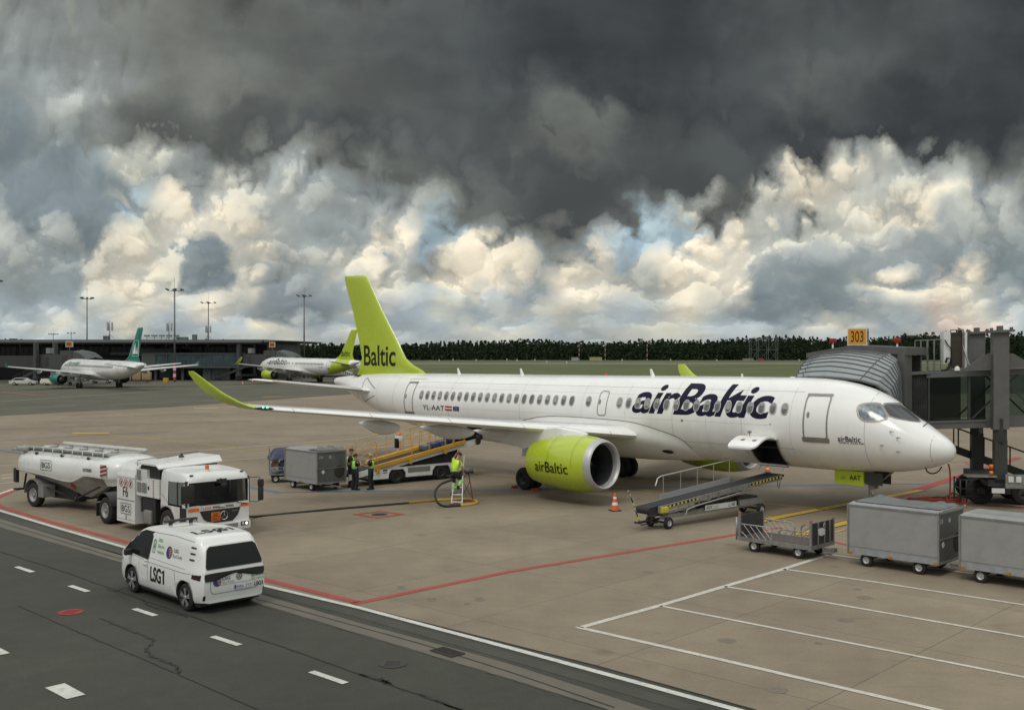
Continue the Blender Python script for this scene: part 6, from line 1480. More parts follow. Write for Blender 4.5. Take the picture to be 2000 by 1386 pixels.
def box_cart(label, loc, deg, L_=2.82, W_=1.72, num='218'):
    t = thing('luggage_container_cart', label, 'luggage cart', loc, R(deg), 'closed grey luggage container carts')
    z0, z1 = .36, 1.88; b = MB().m(CARTP)
    b.bx(-L_, 0, 0, .03, z0 + .22, z1); b.bx(-L_, 0, W_ - .03, W_, z0, z1); b.bx(-L_, -L_ + .03, .03, W_ - .03, z0, z1); b.bx(-L_, 0, .03, W_ - .03, z0, z0 + .06)
    # slightly hipped roof
    b.loft([[(x, -.01, z1), (x, .35, z1 + .05), (x, W_ - .35, z1 + .05), (x, W_ + .01, z1), (x, W_, z1 - .02), (x, 0, z1 - .02)] for x in (-L_ - .01, .01)], smooth=False)
    body = b.obj('container', t)
    b = MB().m(mat('cart_kick_panel', (.38, .40, .42), .4, .5, var=.12, scale=5)); b.bx(-L_, 0, -.008, .03, z0, z0 + .22); b.obj('kick_panel', body)
    b = MB().m(CARTF); b.bx(-.02, -.002, .03, W_ - .03, z0 + .05, z1 - .03); fr_ = b.obj('end_panel', body)
    b = MB().m(GALV)
    for x in (-L_ - .004, .004):
        for y in (-.012, W_ + .012): b.box((x, y, (z0 + z1) / 2), (.05, .05, z1 - z0 - .004))
    for z in (z0 + .02, z1 - .03): b.box((.006, W_ / 2, z), (.04, W_ + .02, .05)); b.box((-L_ - .006, W_ / 2, z), (.04, W_ + .02, .05)); b.box((-L_ / 2, W_ + .014, z), (L_ + .02, .03, .05))
    b.box((-L_ / 2, -.014, z1 - .03), (L_ - .06, .02, .05)); b.box((.004, W_ / 2, 1.08), (.03, W_ - .06, .035)); b.box((-L_ / 2, -.016, z0 + .225), (L_ - .06, .012, .012))
    b.obj('edge_frame', body)
    b = MB().m(mat('rivet', (.2, .2, .2)))
    for k in range(22): b.box((-.1 - k * (L_ - .2) / 21, -.012, z0 + .17), (.014, .006, .014)); b.box((-.1 - k * (L_ - .2) / 21, -.004, z1 - .09), (.014, .012, .014))
    b.obj('rivets', body)
    b = MB().m(mat('white_stencil', (.6, .6, .58))); lay_text(b, num, lambda u, z: (.004, .10 + u, 1.56 + z), .20, .12, None, None)
    n = 16
    V = [(.004, W_ * .45 + r * math.cos(2 * math.pi * i / n), 1.60 + r * math.sin(2 * math.pi * i / n)) for r in (.07, .05) for i in range(n)]; b.raw(V, [[i, (i + 1) % n, n + (i + 1) % n, n + i] for i in range(n)]); b.beam((.004, W_ * .45, 1.56), (.004, W_ * .45 + .03, 1.64), .015, .004)
    b.obj('stencil', fr_)
    b = MB().m(mat('label_white', (.65, .65, .62))); b.box((.004, .32, .92), (.006, .15, .15), Matrix.Rotation(R(30), 3, 'X')); b.obj('sticker', fr_)
    b = MB().m(mat('scuff', (.035, .03, .025), .7)); b.lathe([(0, .30), (.004, .28), (.004, 0)], (.0, W_ * .78, .88), (1, 0, 0), 20); b.obj('hand_opening', fr_)
    for x in (-L_ + .08, -L_ / 2 - .05, -.08):
        b = MB().m(BRASS); b.box((x, -.026, z0 + .03), (.11, .02, .09), None, .006); b.obj('amber_reflector', body)
    cart_wheels(t, L_, W_).obj('undercarriage', t)
    b = MB().m(GALV); b.beam((0, W_ / 2, .26), (.62, W_ / 2, .24), .09, .06); b.lathe([(-.02, .07), (.02, .07), (.02, .03), (-.02, .03)], (.66, W_ / 2, .24), (0, 0, 1), 12, close=True); b.obj('drawbar', t)
    b = MB().m(mat('handle_pink', (.5, .25, .2), .5)); 
    for y in (-.0, W_): b.cyl((.02, y, z1 + .01), (.10, y, z1 + .07), .022, n=8)
    b.obj('lifting_grips', body)
    return t
def rumpled(name, pts, z, seed, amp=.05, m=TARPG, nx=26, ny=14, fold=1.0, parent=None, drop=0):
    """cloth sheet over a rectangle with folds"""
    r_ = random.Random(seed); ph = [r_.uniform(0, 6.28) for _ in range(8)]; b = MB().m(m); V = []; F = []
    (x0, y0), (x1, y1) = pts
    for i in range(nx + 1):
        for j in range(ny + 1):
            u, v = i / nx, j / ny; h = amp * (math.sin(u * 9 * fold + ph[0] + 3 * math.sin(v * 4 + ph[1])) * .5 + .5 * math.sin(v * 11 * fold + u * 5 + ph[2]) + .6 * abs(math.sin(u * 17 + v * 8 + ph[3]))) + r_.uniform(-.2, .2) * amp
            e = min(u, 1 - u, v, 1 - v); h = h * min(1, e * 8) + (drop * (1 - min(1, e * 8)) * -1)
            V.append((x0 + (x1 - x0) * u + r_.uniform(-.01, .01), y0 + (y1 - y0) * v + r_.uniform(-.01, .01), z + max(h, .004) if not drop else z + h)); 
    for i in range(nx):
        for j in range(ny): a = i * (ny + 1) + j; F.append([a, a + 1, a + ny + 2, a + ny + 1])
    b.raw(V, F, True); return b.obj(name, parent, norm=False, sharp=70)
c1 = box_cart('closed grey container cart with creased tarp roof, in front of the airliner nose wheel', (12.44, 31.36, 0), -44.5)
tp = rumpled('tarp', [(-2.78, .28), (-.06, 1.68)], 1.94, 5, .09, TARPG, 34, 18)
tp.location = (12.44, 31.36, 0); tp.rotation_euler = (0, 0, R(-44.5)); tag(tp, 'creased grey tarp spread over the roof of the closed cart near the nose wheel', 'tarp')
c2 = box_cart('closed grey container cart at the right edge, coupled behind the tarped cart', (12.92 + 2.82 * .713, 31.0 - 2.82 * .70, 0), -44.5, num='214')
c3 = box_cart('closed grey container cart with heaped tarp on top, left of the hi-vis crew', (-9.1, 50.25, 0), -46, 2.76, 1.6, num='216')
tp = rumpled('tarp', [(-.95, .1), (-.05, 1.62)], 1.94, 9, .10, TARPG, 18, 22, 1.5)
tp.location = (-9.1, 50.25, 0); tp.rotation_euler = (0, 0, R(-46)); tag(tp, 'bundled dark tarp heaped on the roof of the cart beside the hi-vis crew', 'tarp')
# flat open cart
def flat_cart():
    L_, W_ = 2.66, 1.5; t = thing('open_luggage_cart', 'empty open luggage cart with slanted side rails and brown deck', 'luggage cart', (9.42, 33.85, 0), R(-44.5))
    b = MB().m(mat('brown_deck', (.075, .052, .042), .6, var=.2, scale=5)); b.bx(-L_ + .06, -.06, .06, W_ - .06, .38, .44); b.obj('deck', t)
    b = MB().m(GALV)
    b.bx(-L_, 0, 0, .06, .33, .45); b.bx(-L_, 0, W_ - .06, W_, .33, .45); b.bx(-L_, -L_ + .06, .06, W_ - .06, .33, .45); b.bx(-.06, 0, .06, W_ - .06, .33, .45); b.obj('deck_frame', t)
    for nm, x in (('end_board', -L_ + .03), ('end_board', -.03)):
        b = MB().m(mat('dark_board', (.028, .025, .024), .55, var=.3, scale=6)); b.bx(x - .015, x + .015, .07, W_ - .07, .46, 1.16); eb = b.obj(nm, t)
        b = MB().m(GALV)
        for y in (.03, W_ - .03): b.box((x, y, .78), (.07, .07, .9))
        if x > -1:
            for y in (.45, .85, 1.2): b.box((x + .03, y, .8), (.03, .05, .7))
        else:
            b.cyl((x - .09, .1, .45), (x - .09, .1, 1.05), .03, n=8); b.cyl((x - .09, -.02, .35), (x - .09, -.02, 1.1), .03, n=8)
        b.obj('corner_posts', eb)
        b = MB().m(mat('grip_red', (.4, .1, .08), .5)); b.box((x, .02, 1.24), (.07, .08, .08), None, .02); b.obj('grip', eb)
        if x > -1:
            b = MB().m(mat('label_white', (1, 1, 1))); b.raw([(x + .05, .42, .78), (x + .05, .62, .72), (x + .05, .84, .75), (x + .05, .86, .92), (x + .05, .66, .98), (x + .05, .40, .97)], [[0, 1, 2, 3, 4, 5]]); b.lathe([(0, .07), (.004, .05)], (x + .05, .80, 1.04), (1, 0, 0), 14); b.obj('sticker', eb)
    for y in (.03, W_ - .03):
        for xa, xb, d in ((-L_ + .1, -1.42, 1), (-1.18, -.1, -1)):
            b = MB().m(GALV); x_in = xb if d > 0 else xa; x_out = xa if d > 0 else xb
            top = .88; b.tube([(x_out, y, top), (x_in - d * .14, y, top), (x_in, y, top - .10), (x_in, y, .45)], .022, 6)
            n = 5
            for k in range(n):
                f = (k + .3) / n; xs = x_out + (x_in - x_out) * f; xe = xs + d * .40
                if (xe - x_in) * d > 0: r_ = (x_in - xs) / (xe - xs); b.tube([(xs, y, top), (x_in, y, top - (top - .45) * r_)], .012, 5)
                else: b.tube([(xs, y, top), (xe, y, .45)], .012, 5)
            b.tube([(x_out, y, top - .25), (x_out + d * .22, y, .45)], .012, 5); b.obj('side_rail', t)
    cart_wheels(t, L_, W_, .5, 2.12).obj('undercarriage', t)
    b = MB().m(GALV); b.beam((0, W_ / 2, .28), (.35, W_ / 2, .27), .12, .1); b.box((.38, W_ / 2, .30), (.12, .2, .12)); b.obj('coupling', t)
flat_cart()
# cart loaded with bags
def bag_cart():
    L_, W_ = 2.6, 1.5; t = thing('loaded_luggage_cart', 'open luggage cart piled with bags under a dark blue cover', 'luggage cart', (-9.6, 54.35, 0), R(14))
    b = MB().m(GALV); b.bx(-L_, 0, 0, W_, .38, .46)
    for x in (-L_ + .03, -.03):
        for y in (.03, W_ - .03): b.box((x, y, 1.05), (.05, .05, 1.2))
        b.cyl((x, .03, 1.0), (x, W_ - .03, 1.0), .02, n=6)
    for z in (.62, .8): b.cyl((-L_, .0, z), (-L_ + 1.0, .0, z), .018, n=6)
    for x in (-L_ + .35, -L_ + .7): b.cyl((x, 0, .46), (x, 0, .8), .018, n=6)
    b.obj('frame', t)
    cart_wheels(t, L_, W_, .5, 2.3).obj('undercarriage', t)
    return t
bag_cart()
BAGC = [(.02, .03, .09), (.35, .36, .38), (.04, .05, .14), (.30, .12, .10), (.02, .02, .025), (.05, .07, .16), (.12, .13, .14), (.02, .03, .07)]
BM = Matrix.Translation((-9.6, 54.35, 0)) @ Matrix.Rotation(R(14), 4, 'Z')
spots = [(-2.35, .3, .62, .42, .30, .3, 1), (-1.9, .32, .62, .5, .32, .32, 5), (-2.3, .3, .93, .36, .3, .26, 3), (-1.85, .3, .95, .48, .3, .3, 5), (-2.32, .28, 1.14, .3, .26, .16, 1), (-1.4, .32, .64, .45, .32, .34, 0), (-1.35, .3, .98, .45, .3, .3, 7), (-2.2, .9, .7, .6, .5, .4, 2), (-1.4, .9, .75, .7, .5, .5, 4), (-.7, .6, .8, .7, .8, .6, 6), (-2.3, 1.1, 1.15, .4, .4, .3, 0), (-1.6, .9, 1.2, .6, .5, .3, 2)]
bl = ['silver hard case at the lower left corner of the blue-covered cart', 'blue holdall beside the silver case on the blue-covered cart', 'reddish bag lying on the silver case of the blue-covered cart', 'blue bag upper middle of the pile on the blue-covered cart', 'small pale bag on top of the reddish one on the loaded cart', 'navy suitcase low in the middle of the loaded cart', 'dark navy bag on top of the middle suitcase of the loaded cart', 'navy bag behind the silver case on the loaded cart', 'black bag behind the middle of the loaded cart', 'grey bag at the front end of the loaded cart', 'navy bag high at the back of the loaded cart', 'dark blue bag under the cover of the loaded cart']
for i, (x, y, z, sx, sy, sz, c) in enumerate(spots):
    b = MB().m(mat('bag_%d' % c, BAGC[c], .6, var=.2, scale=9)); b.box((0, 0, 0), (sx, sy, sz), None, .07); o = b.obj('suitcase'); o.location = BM @ Vector((x, y, z)); o.rotation_euler = (R(rn.uniform(-6, 6)), R(rn.uniform(-8, 8)), R(14 + rn.uniform(-10, 10))); tag(o, bl[i], 'suitcase', 'bags on the loaded cart')
    b = MB().m(BLACK); b.tube([(-.07, -sy / 2, sz * .2), (-.06, -sy / 2 - .03, sz * .24), (.06, -sy / 2 - .03, sz * .24), (.07, -sy / 2, sz * .2)], .01, 5); b.obj('handle', o)
cov = rumpled('cover', [(-2.68, -.06), (.05, 1.56)], 1.60, 12, .06, mat('blue_cover', (.022, .030, .075), .5, var=.25, scale=4), 26, 18, .8, None, .42)
cov.matrix_world = BM; tag(cov, 'dark blue cover draped over the piled bags of the open cart', 'cover')

# ------------------------------------------------------------------ towable belt loader, near
def hazard(mb, p, q, up, w, n, m1, m2):
    p, q, up = Vector(p), Vector(q), Vector(up)
    for k in range(n):
        mb.m(m1 if k % 2 else m2); a, c = p.lerp(q, k / n), p.lerp(q, (k + 1) / n); sh = (q - p) / n * .6
        mb.poly([a, c, c + up * w + sh * 0, a + up * w + sh * 0])
YEL = mat('hazard_yellow', (.50, .42, .04), .5, var=.2, scale=8); YORANGE = mat('loader_orange', (.56, .29, .018), .42, coat=.3, var=.06, scale=2, dirt=(.25, .12, .03, 1), dirt_amt=.5)
BELT = mat('belt_rubber', (.016, .016, .017), .75, var=.2, scale=10)
def tow_belt():
    t = thing('towed_belt_loader', 'towed belt conveyor with silver handrail and RIX L188 plate, below the open hold', 'belt loader', (5.85, 39.9, 0), R(40.3))
    def bz(x): return .78 + (x + 1.0) * .0815
    x0, x1, y0, y1 = -.85, 7.1, .12, .92
    b = MB().m(BELT); b.loft([[(x, y0 + .06, bz(x) + dz0), (x, y1 - .06, bz(x) + dz0), (x, y1 - .06, bz(x) + dz1), (x, y0 + .06, bz(x) + dz1)] for x, dz0, dz1 in ((x0 - .12, -.10, -.02), (x0 - .08, -.17, .03), (x0, -.2, .06), (x1 - .05, -.06, .06), (x1 + .06, -.04, .04))], smooth=False); b.obj('belt', t)
    b = MB().m(GALV)
    for y in (y0, y1): b.loft([[(x, y - .025, bz(x) - .16), (x, y + .025, bz(x) - .16), (x, y + .025, bz(x) + .05), (x, y - .025, bz(x) + .05)] for x in (x0 + .35, x1)], smooth=False)
    b.loft([[(x, y0 - .03, bz(x) - .30), (x, y0 + .03, bz(x) - .30), (x, y0 + .03, bz(x) - .24), (x, y0 - .03, bz(x) - .24)] for x in (x0 + .9, x1 - 2.0)], smooth=False)
    for k in range(9): x = x0 + .9 + k * .58; b.beam((x, y0 - .03, bz(x) - .30), (x, y0 - .03, bz(x)), .035)
    fr_ = b.obj('conveyor_frame', t)
    b = MB()
    hazard(b, (x0 + .6, y0 - .028, bz(x0 + .6) - .07), (x0 + 2.6, y0 - .028, bz(x0 + 2.6) - .07), (0, 0, 1), .08, 18, YEL, BLACK); hazard(b, (x1 - 2.1, y0 - .028, bz(x1 - 2.1) - .07), (x1 - .1, y0 - .028, bz(x1 - .1) - .07), (0, 0, 1), .09, 18, YEL, BLACK); b.obj('hazard_stripes', fr_)
    b = MB().m(YEL); b.box((x0 + .62, y0 - .07, bz(x0) - .06), (.35, .12, .22), None, .02); b.obj('drive_cover', fr_)
    b = MB().m(mat('side_plate_alu', (.42, .43, .44), .4, .5)); b.loft([[(x, y1 + .03, bz(x) + .02), (x, y1 + .05, bz(x) + .02), (x, y1 + .05, bz(x) + .24), (x, y1 + .03, bz(x) + .24)] for x in (.55, 4.7)], smooth=False); b.obj('side_board', t)
    b = MB().m(mat('rail_steel', (.5, .5, .48), .3, .8))
    pts = [(.3, y1 + .06, bz(.3) + .60), (.42, y1 + .06, bz(.42) + .86), (.6, y1 + .06, bz(.6) + .92)] + [(x, y1 + .06, bz(x) + .92) for x in (2, 3.5, 5.1)]
    b.tube(pts, .025, 7)
    for x in (.75, 1.75, 2.75, 3.75, 4.75): b.cyl((x, y1 + .06, bz(x) - .1), (x, y1 + .06, bz(x) + .92), .018, n=6)
    b.obj('handrail', t)
    b = MB().m(mat('rail_steel', (0, 0, 0))); b.tube([(.9, y0 - .1, .42), (1.0, y0 - .1, .62), (1.3, y0 - .1, .70), (3.0, y0 - .1, .88), (4.2, y0 - .1, 1.0)], .02, 6); b.obj('lower_rail', t)
    # chassis
    b = MB().m(GALV); b.beam((-.3, .2, .42), (6.0, .2, .42), .06, .12); b.beam((-.3, .85, .42), (6.0, .85, .42), .06, .12)
    for x in (.3, 1.6, 3.0, 4.4, 5.8): b.beam((x, .2, .42), (x, .85, .42), .05, .08)
    b.beam((.9, .22, .45), (3.2, .22, .62), .04, .06); b.box((5.0, .15, .55), (1.4, .08, .24)); b.obj('chassis', t)
    b = MB().m(mat('dark_grey_panel', (.03, .03, .03))); b.bx(4.3, 5.6, .22, .8, .45, .75); b.beam((3.0, .5, .45), (5.0, .5, bz(5) - .15), .12, .2); b.beam((2.2, .5, .5), (4.2, .5, bz(4.2) - .15), .1, .1); b.bx(2.3, 3.2, .25, .75, .48, .72); b.obj('lift_frame', t)
    b = MB().m(mat('plate_white', (.6, .6, .58))); b.box((3.15, .13, .56), (1.9, .02, .20), Matrix.Rotation(R(0), 3, 'Y')); pl = b.obj('name_plate', t)
    b = MB().m(BLACK); lay_text(b, 'RIX', lambda u, z: (2.28 + u, .115, .50 + z), .34, .13, None, None); b.obj('lettering', pl)
    b = MB().m(BLACK); lay_text(b, 'L188', lambda u, z: (3.62 + u, .115, .50 + z), .40, .13, None, None); b.obj('number', pl)
    b = MB().m(PGREY); lay_text(b, 'airport', lambda u, z: (2.70 + u, .115, .57 + z), .30, .04, None, None); lay_text(b, 'Handling', lambda u, z: (2.70 + u, .115, .50 + z), .30, .04, None, None); b.obj('small_print', pl)
    b = MB().m(mat('box_red', (.3, .03, .02), .5)); b.box((4.7, .6, .8), (.3, .2, .12), None, .02); b.obj('battery_box', t)
    for x in (0.0, 5.6):
        for y in (.06, .95): wheel('wheel', t, (x, y, .22), .22, .14, .11, mh=CRIM)
    b = MB().m(PLASTIC); b.beam((-1.15, .5, .30), (.1, .5, .34), .08, .08); b.beam((-1.2, .35, .30), (-1.2, .65, .30), .06); b.beam((-1.1, .42, .22), (-.2, .42, .22), .04); b.cyl((0, .1, .22), (0, .9, .22), .04, n=8); b.cyl((5.6, .1, .22), (5.6, .9, .22), .04, n=8); b.obj('drawbar', t)
    b = MB(); p, q = Vector((-1.1, .5, .34)), Vector((-1.62, .5, 1.42))
    for k in range(6): b.m((YEL, BLACK, CRIM)[k % 3]); b.cyl(p.lerp(q, k / 6), p.lerp(q, (k + 1) / 6), .022, n=6)
    b.m(GALV); b.cyl(q, q + Vector((-.08, 0, .1)), .03, n=8); b.cyl(p.lerp(q, .78), p.lerp(q, .78) + Vector((.5, .1, .0)), .015, n=6); b.obj('tow_handle', t)
    b = MB().m(BLACK); b.cyl((x1 + .08, y0 - .02, bz(x1) - .0), (x1 + .08, y1 + .02, bz(x1) - .0), .055, n=12); b.tube([(x1 - .3, y0, bz(x1) - .1), (x1 - .32, y0 - .02, bz(x1) - .42), (x1 - .2, y0 - .02, bz(x1) - .5), (x1 - .12, y0, bz(x1) - .2)], .015, 5); b.obj('end_roller', t)
tow_belt()
# ------------------------------------------------------------------ self-propelled belt loader with orange platform
def belt_truck():
    t = thing('belt_loader_truck', 'white belt loader truck with orange railings raised to the rear hold', 'belt loader', (-5.7, 53.5, 0), R(39))
    def bz(x): return 1.16 + x * .178
    b = MB().m(WPAINT); b.bx(-1.5, -.55, 0.02, 1.95, .30, .60); b.bx(.55, 2.08, .02, 1.95, .3, .6); b.bx(-.6, 3.9, .7, 1.3, .3, .6)
    prof = [(-1.55, .30), (-.52, .30), (-.50, .52), (-.36, .72), (.36, .72), (.50, .52), (.52, .30), (2.1, .30), (2.12, .52), (2.3, .74), (3.1, .74), (3.25, .52), (3.3, .30), (3.9, .3), (3.9, .80), (-.95, .80), (-1.05, .75), (-1.2, .36)]
    b.poly([(x, 0, z) for x, z in prof]); b.poly([(x, .06, z) for x, z in prof]); b.bx(-1.0, 3.9, .0, 1.95, .78, .82); body = b.obj('chassis', t)
    b = MB().m(mat('mesh_grey', (.17, .17, .16), .6, var=.5, scale=30)); b.poly([(.62, -.006, .50), (1.98, -.006, .50), (1.98, -.006, .76), (.62, -.006, .76)]); b.obj('mesh_guard', body)
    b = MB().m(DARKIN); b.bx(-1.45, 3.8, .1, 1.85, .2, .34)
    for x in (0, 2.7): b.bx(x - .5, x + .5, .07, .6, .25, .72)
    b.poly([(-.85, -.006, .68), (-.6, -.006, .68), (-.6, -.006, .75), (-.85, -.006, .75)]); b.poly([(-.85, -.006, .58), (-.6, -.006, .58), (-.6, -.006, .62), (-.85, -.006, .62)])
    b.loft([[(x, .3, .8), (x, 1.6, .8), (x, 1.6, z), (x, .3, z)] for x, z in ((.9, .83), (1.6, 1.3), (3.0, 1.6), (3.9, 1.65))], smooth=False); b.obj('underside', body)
    for x in (0, 2.7):
        for y in (.16, 1.8): wheel('wheel', t, (x, y, .36), .36, .26, .18, mh=DARKRIM)
    b = MB().m(WPAINT)
    for y in (.1, 1.15): b.loft([[(x, y, bz(x) - .34), (x, y + .07, bz(x) - .34), (x, y + .07, bz(x) - .06), (x, y, bz(x) - .06)] for x in (-2.7, 5.0)], smooth=False)
    b.obj('boom', t)
    b = MB().m(BELT); b.loft([[(x, .18, bz(x) - .16), (x, 1.14, bz(x) - .16), (x, 1.14, bz(x) - .02), (x, .18, bz(x) - .02)] for x in (-2.75, 5.3)], smooth=False); b.cyl((5.35, .15, bz(5.35) - .1), (5.35, 1.2, bz(5.35) - .1), .12, n=14); b.cyl((5.1, .1, bz(5.1) - .22), (5.1, .25, bz(5.1) - .22), .2, n=16); b.obj('belt', t)
    b = MB().m(YORANGE); b.loft([[(x, -.05, bz(x) - .12), (x, .10, bz(x) - .12), (x, .10, bz(x) + .05), (x, -.05, bz(x) + .05)] for x in (-1.3, 4.2)], smooth=False)
    b.loft([[(x, 1.25, bz(x) - .1), (x, 2.0, bz(x) - .1), (x, 2.0, bz(x) + .0), (x, 1.25, bz(x) + .0)] for x in (-1.3, 4.2)], smooth=False); b.loft([[(x, 1.25, bz(x) - .0), (x, 1.28, bz(x) - .0), (x, 1.28, bz(x) + .1), (x, 1.25, bz(x) + .1)] for x in (-1.0, 4.0)], smooth=False)
    for x in (-1.15, .75, 2.9): b.box((x, -.06, bz(x) - .25), (.16, .05, .22), None, .02)
    pf = b.obj('walkway', t)
    def rail(y, xs_, h, nm='railing', mid=True):
        b = MB().m(YORANGE); x0, x1 = xs_[0], xs_[-1]
        b.tube([(x0, y, bz(x0)), (x0, y, bz(x0) + h - .15), (x0 + .12, y, bz(x0 + .12) + h)] + [(x, y, bz(x) + h) for x in xs_[1:-1]] + [(x1 - .12, y, bz(x1) + h), (x1, y, bz(x1) + h - .15), (x1, y, bz(x1))], .022, 6)
        if mid: b.tube([(x0, y, bz(x0) + h * .5), (x1, y, bz(x1) + h * .5)], .018, 6)
        for x in xs_[1:-1]: b.cyl((x, y, bz(x)), (x, y, bz(x) + h), .018, n=6)
        b.obj(nm, t)
    rail(2.0, (-1.2, -.3, .6, 1.4), 1.15); rail(2.0, (1.5, 2.1, 2.8, 3.4, 4.0), 1.05); rail(1.3, (1.2, 2.2, 3.2), .9); rail(1.3, (-1.2, -.4), .95); rail(-.02, (.85, 1.9, 2.9, 3.4), .95); rail(-.02, (3.45, 4.1), .8); rail(2.0, (-2.2, -1.3), .9, mid=False)
    b = MB().m(WPAINT); b.box((1.05, 1.5, bz(1.05) + .75), (.3, .3, .25), None, .03); b.cyl((1.05, 1.6, bz(1)), (1.05, 1.6, bz(1) + .7), .05, n=8); b.m(BLACK).box((.9, 1.45, bz(.9) + .55), (.18, .2, .5), None, .03); cp = b.obj('control_stand', t)
    b = MB().m(AMBER); b.cyl((1.15, 1.6, bz(1) + .9), (1.15, 1.6, bz(1) + 1.04), .07, n=10); b.obj('beacon', cp)
    b = MB().m(BLACK); b.loft([[(3.95, y, bz(3.95) + .12), (4.45, y, bz(4.4) + .62), (4.6, y, bz(4.6) + .58), (5.0, y, bz(5) - .02)] for y in (.05, 1.25)], smooth=False); b.obj('bumper_hood', t)
    b = MB().m(mat('marker_text', (.5, .5, .5))); lay_text(b, 'GH47', lambda u, z: (-2.5 + u, .095, .53 + z), .4, .12, None, None); b.obj('lettering', t)
    b = MB().m(GALV); b.cyl((-1.15, -.0, .98), (-1.15, .0, 1.22), .02, n=6); b.lathe([(0, .0), (.03, .04), (.06, 0)], (-1.15, 0, 1.2), (0, 0, 1), 10); b.tube([(-.9, -.01, .82), (-.8, -.03, .86), (-.55, -.03, .86), (-.45, -.01, .82)], .015, 5); b.obj('grab_handles', body)
    for i, (x, y, c, l) in enumerate([(2.1, .65, 6, 'grey case riding up the orange loader belt, lowest of four'), (2.6, .65, 2, 'navy case riding up the orange loader belt, second from the bottom'), (3.1, .65, 5, 'blue case riding up the orange loader belt, third from the bottom'), (3.65, .65, 0, 'dark case nearest the rear hold on the orange loader belt')]):
        b = MB().m(mat('bag_%d' % c, BAGC[c], .6, var=.2, scale=9)); b.box((0, 0, 0), (.42, .6, .26), None, .05); o = b.obj('suitcase'); M_ = Matrix.Translation((-5.7, 53.5, 0)) @ Matrix.Rotation(R(39), 4, 'Z'); o.location = M_ @ Vector((x, y, bz(x) + .12)); o.rotation_euler = (0, R(-10), R(39)); tag(o, l, 'suitcase', 'cases on the loader belt')
        b = MB().m(BLACK); b.tube([(-.07, -.3, .03), (-.06, -.33, .05), (.06, -.33, .05), (.07, -.3, .03)], .01, 5); b.obj('handle', o)
belt_truck()
# ------------------------------------------------------------------ cones and chocks
CONEO = mat('cone_orange', (.70, .10, .02), .5, var=.06, scale=6); CONEW = mat('cone_white', (.7, .7, .68), .4)
def cone(px, py, label, h=.75, cat='traffic cone'):
    c = G(px, py); t = thing('traffic_cone', label, cat, (c.x, c.y, 0), R(rn.uniform(0, 90)), 'orange and white traffic cones')
    k = h / .75; b = MB().m(CONEO); r = lambda z: (.17 - .14 * z / .75) * k
    b.lathe([(.03 * k, r(0)), (.24 * k, r(.24))], (0, 0, 0), (0, 0, 1), 24); b.lathe([(.36 * k, r(.36)), (.50 * k, r(.50))], (0, 0, 0), (0, 0, 1), 24); b.lathe([(.58 * k, r(.58)), (.74 * k, .025 * k), (.75 * k, 0)], (0, 0, 0), (0, 0, 1), 24); b.m(CONEW); b.lathe([(.24 * k, r(.24) + .002), (.36 * k, r(.36) + .002)], (0, 0, 0), (0, 0, 1), 24); b.lathe([(.50 * k, r(.5) + .002), (.58 * k, r(.58) + .002)], (0, 0, 0), (0, 0, 1), 24); b.obj('cone_body', t)
    b = MB().m(RUBBER); b.box((0, 0, .018 * k), (.42 * k, .42 * k, .035 * k), None, .01); b.obj('base', t)
cone(1201, 997, 'tall orange and white cone in front of the near engine'); cone(474, 751, 'small distant cone left of the far pair, beside the green-tailed jet'); cone(493, 746, 'small distant cone nearest the engine of the far lime-tailed jet'); cone(1499, 922, 'orange cone seen below the open forward hold, far side of the airliner', .55)
CH = mat('chock_red', (.40, .05, .02), .6)
for (X, Y, l) in ((18.28, 3.95, 'red wheel chock ahead of the near main wheels'), (19.62, 3.95, 'red wheel chock behind the near main wheels')):
    o_ = MWm @ Vector((X, Y, 0)); b = MB().m(CH); b.prism([(-.11, -.2, 0), (.11, -.2, 0), (.0, -.2, .13)], (0, .4, 0)); o = b.obj('wheel_chock'); o.location = o_; o.rotation_euler = (0, 0, AROT); tag(o, l, 'wheel chock', 'red wheel chocks')
# ------------------------------------------------------------------ fuelling hose, steps
HBLK = mat('hose_black', (.014, .014, .013), .6); HYEL = mat('hose_yellow', (.50, .31, .03), .5)
t = thing('fuel_hose', 'long black and yellow fuel hose from tanker to the steps under the wing', 'hose', (0, 0, 0))
def gz(px, py, z): p = G(px, py, z); return p
def spline(pts, k=6):
    pts = [Vector(p) for p in pts]; out = []
    for i in range(len(pts) - 1):
        p0, p1, p2, p3 = pts[max(0, i - 1)], pts[i], pts[i + 1], pts[min(len(pts) - 1, i + 2)]
        for j in range(k): u = j / k; out.append(.5 * ((2 * p1) + (p2 - p0) * u + (2 * p0 - 5 * p1 + 4 * p2 - p3) * u * u + (3 * p1 - p0 - 3 * p2 + p3) * u ** 3))
    return out + [pts[-1]]
b = MB().m(HBLK); b.tube(spline([(-9.9, 40.4, .45), gz(500, 1008, .05), gz(631, 995.5, .04), gz(720, 988, .04), gz(797, 981.7, .04)]), .045, 8); b.obj('black_length', t)
b = MB().m(HYEL); b.tube(spline([gz(797, 981.7, .045), gz(830, 978, .045), (gz(870, 975.5, .045)), gz(905, 974.5, .045), gz(925, 976.5, .045), gz(932, 980, .045), gz(924, 983.5, .045), gz(899, 986.5, .045)], 8), .06, 8); yl = b.obj('yellow_length', t)
b = MB().m(HBLK); yp = spline([gz(797, 981.7, .045), gz(830, 978, .045), gz(870, 975.5, .045)], 40)
for k in range(0, 60): p, q = yp[k], yp[k + 1]; b.tube([p, p.lerp(q, .22)], .063, 8)
b.obj('spiral_wrap', yl)
lp = [gz(899, 986.5, .05), gz(870, 988, .06), D(857, 983, 45.2), D(850.5, 972, 45.3), D(850, 961, 45.5), D(855, 951, 45.7), D(864, 943.5, 45.9), D(878, 938.5, 46.2), D(888, 936, 46.4)]
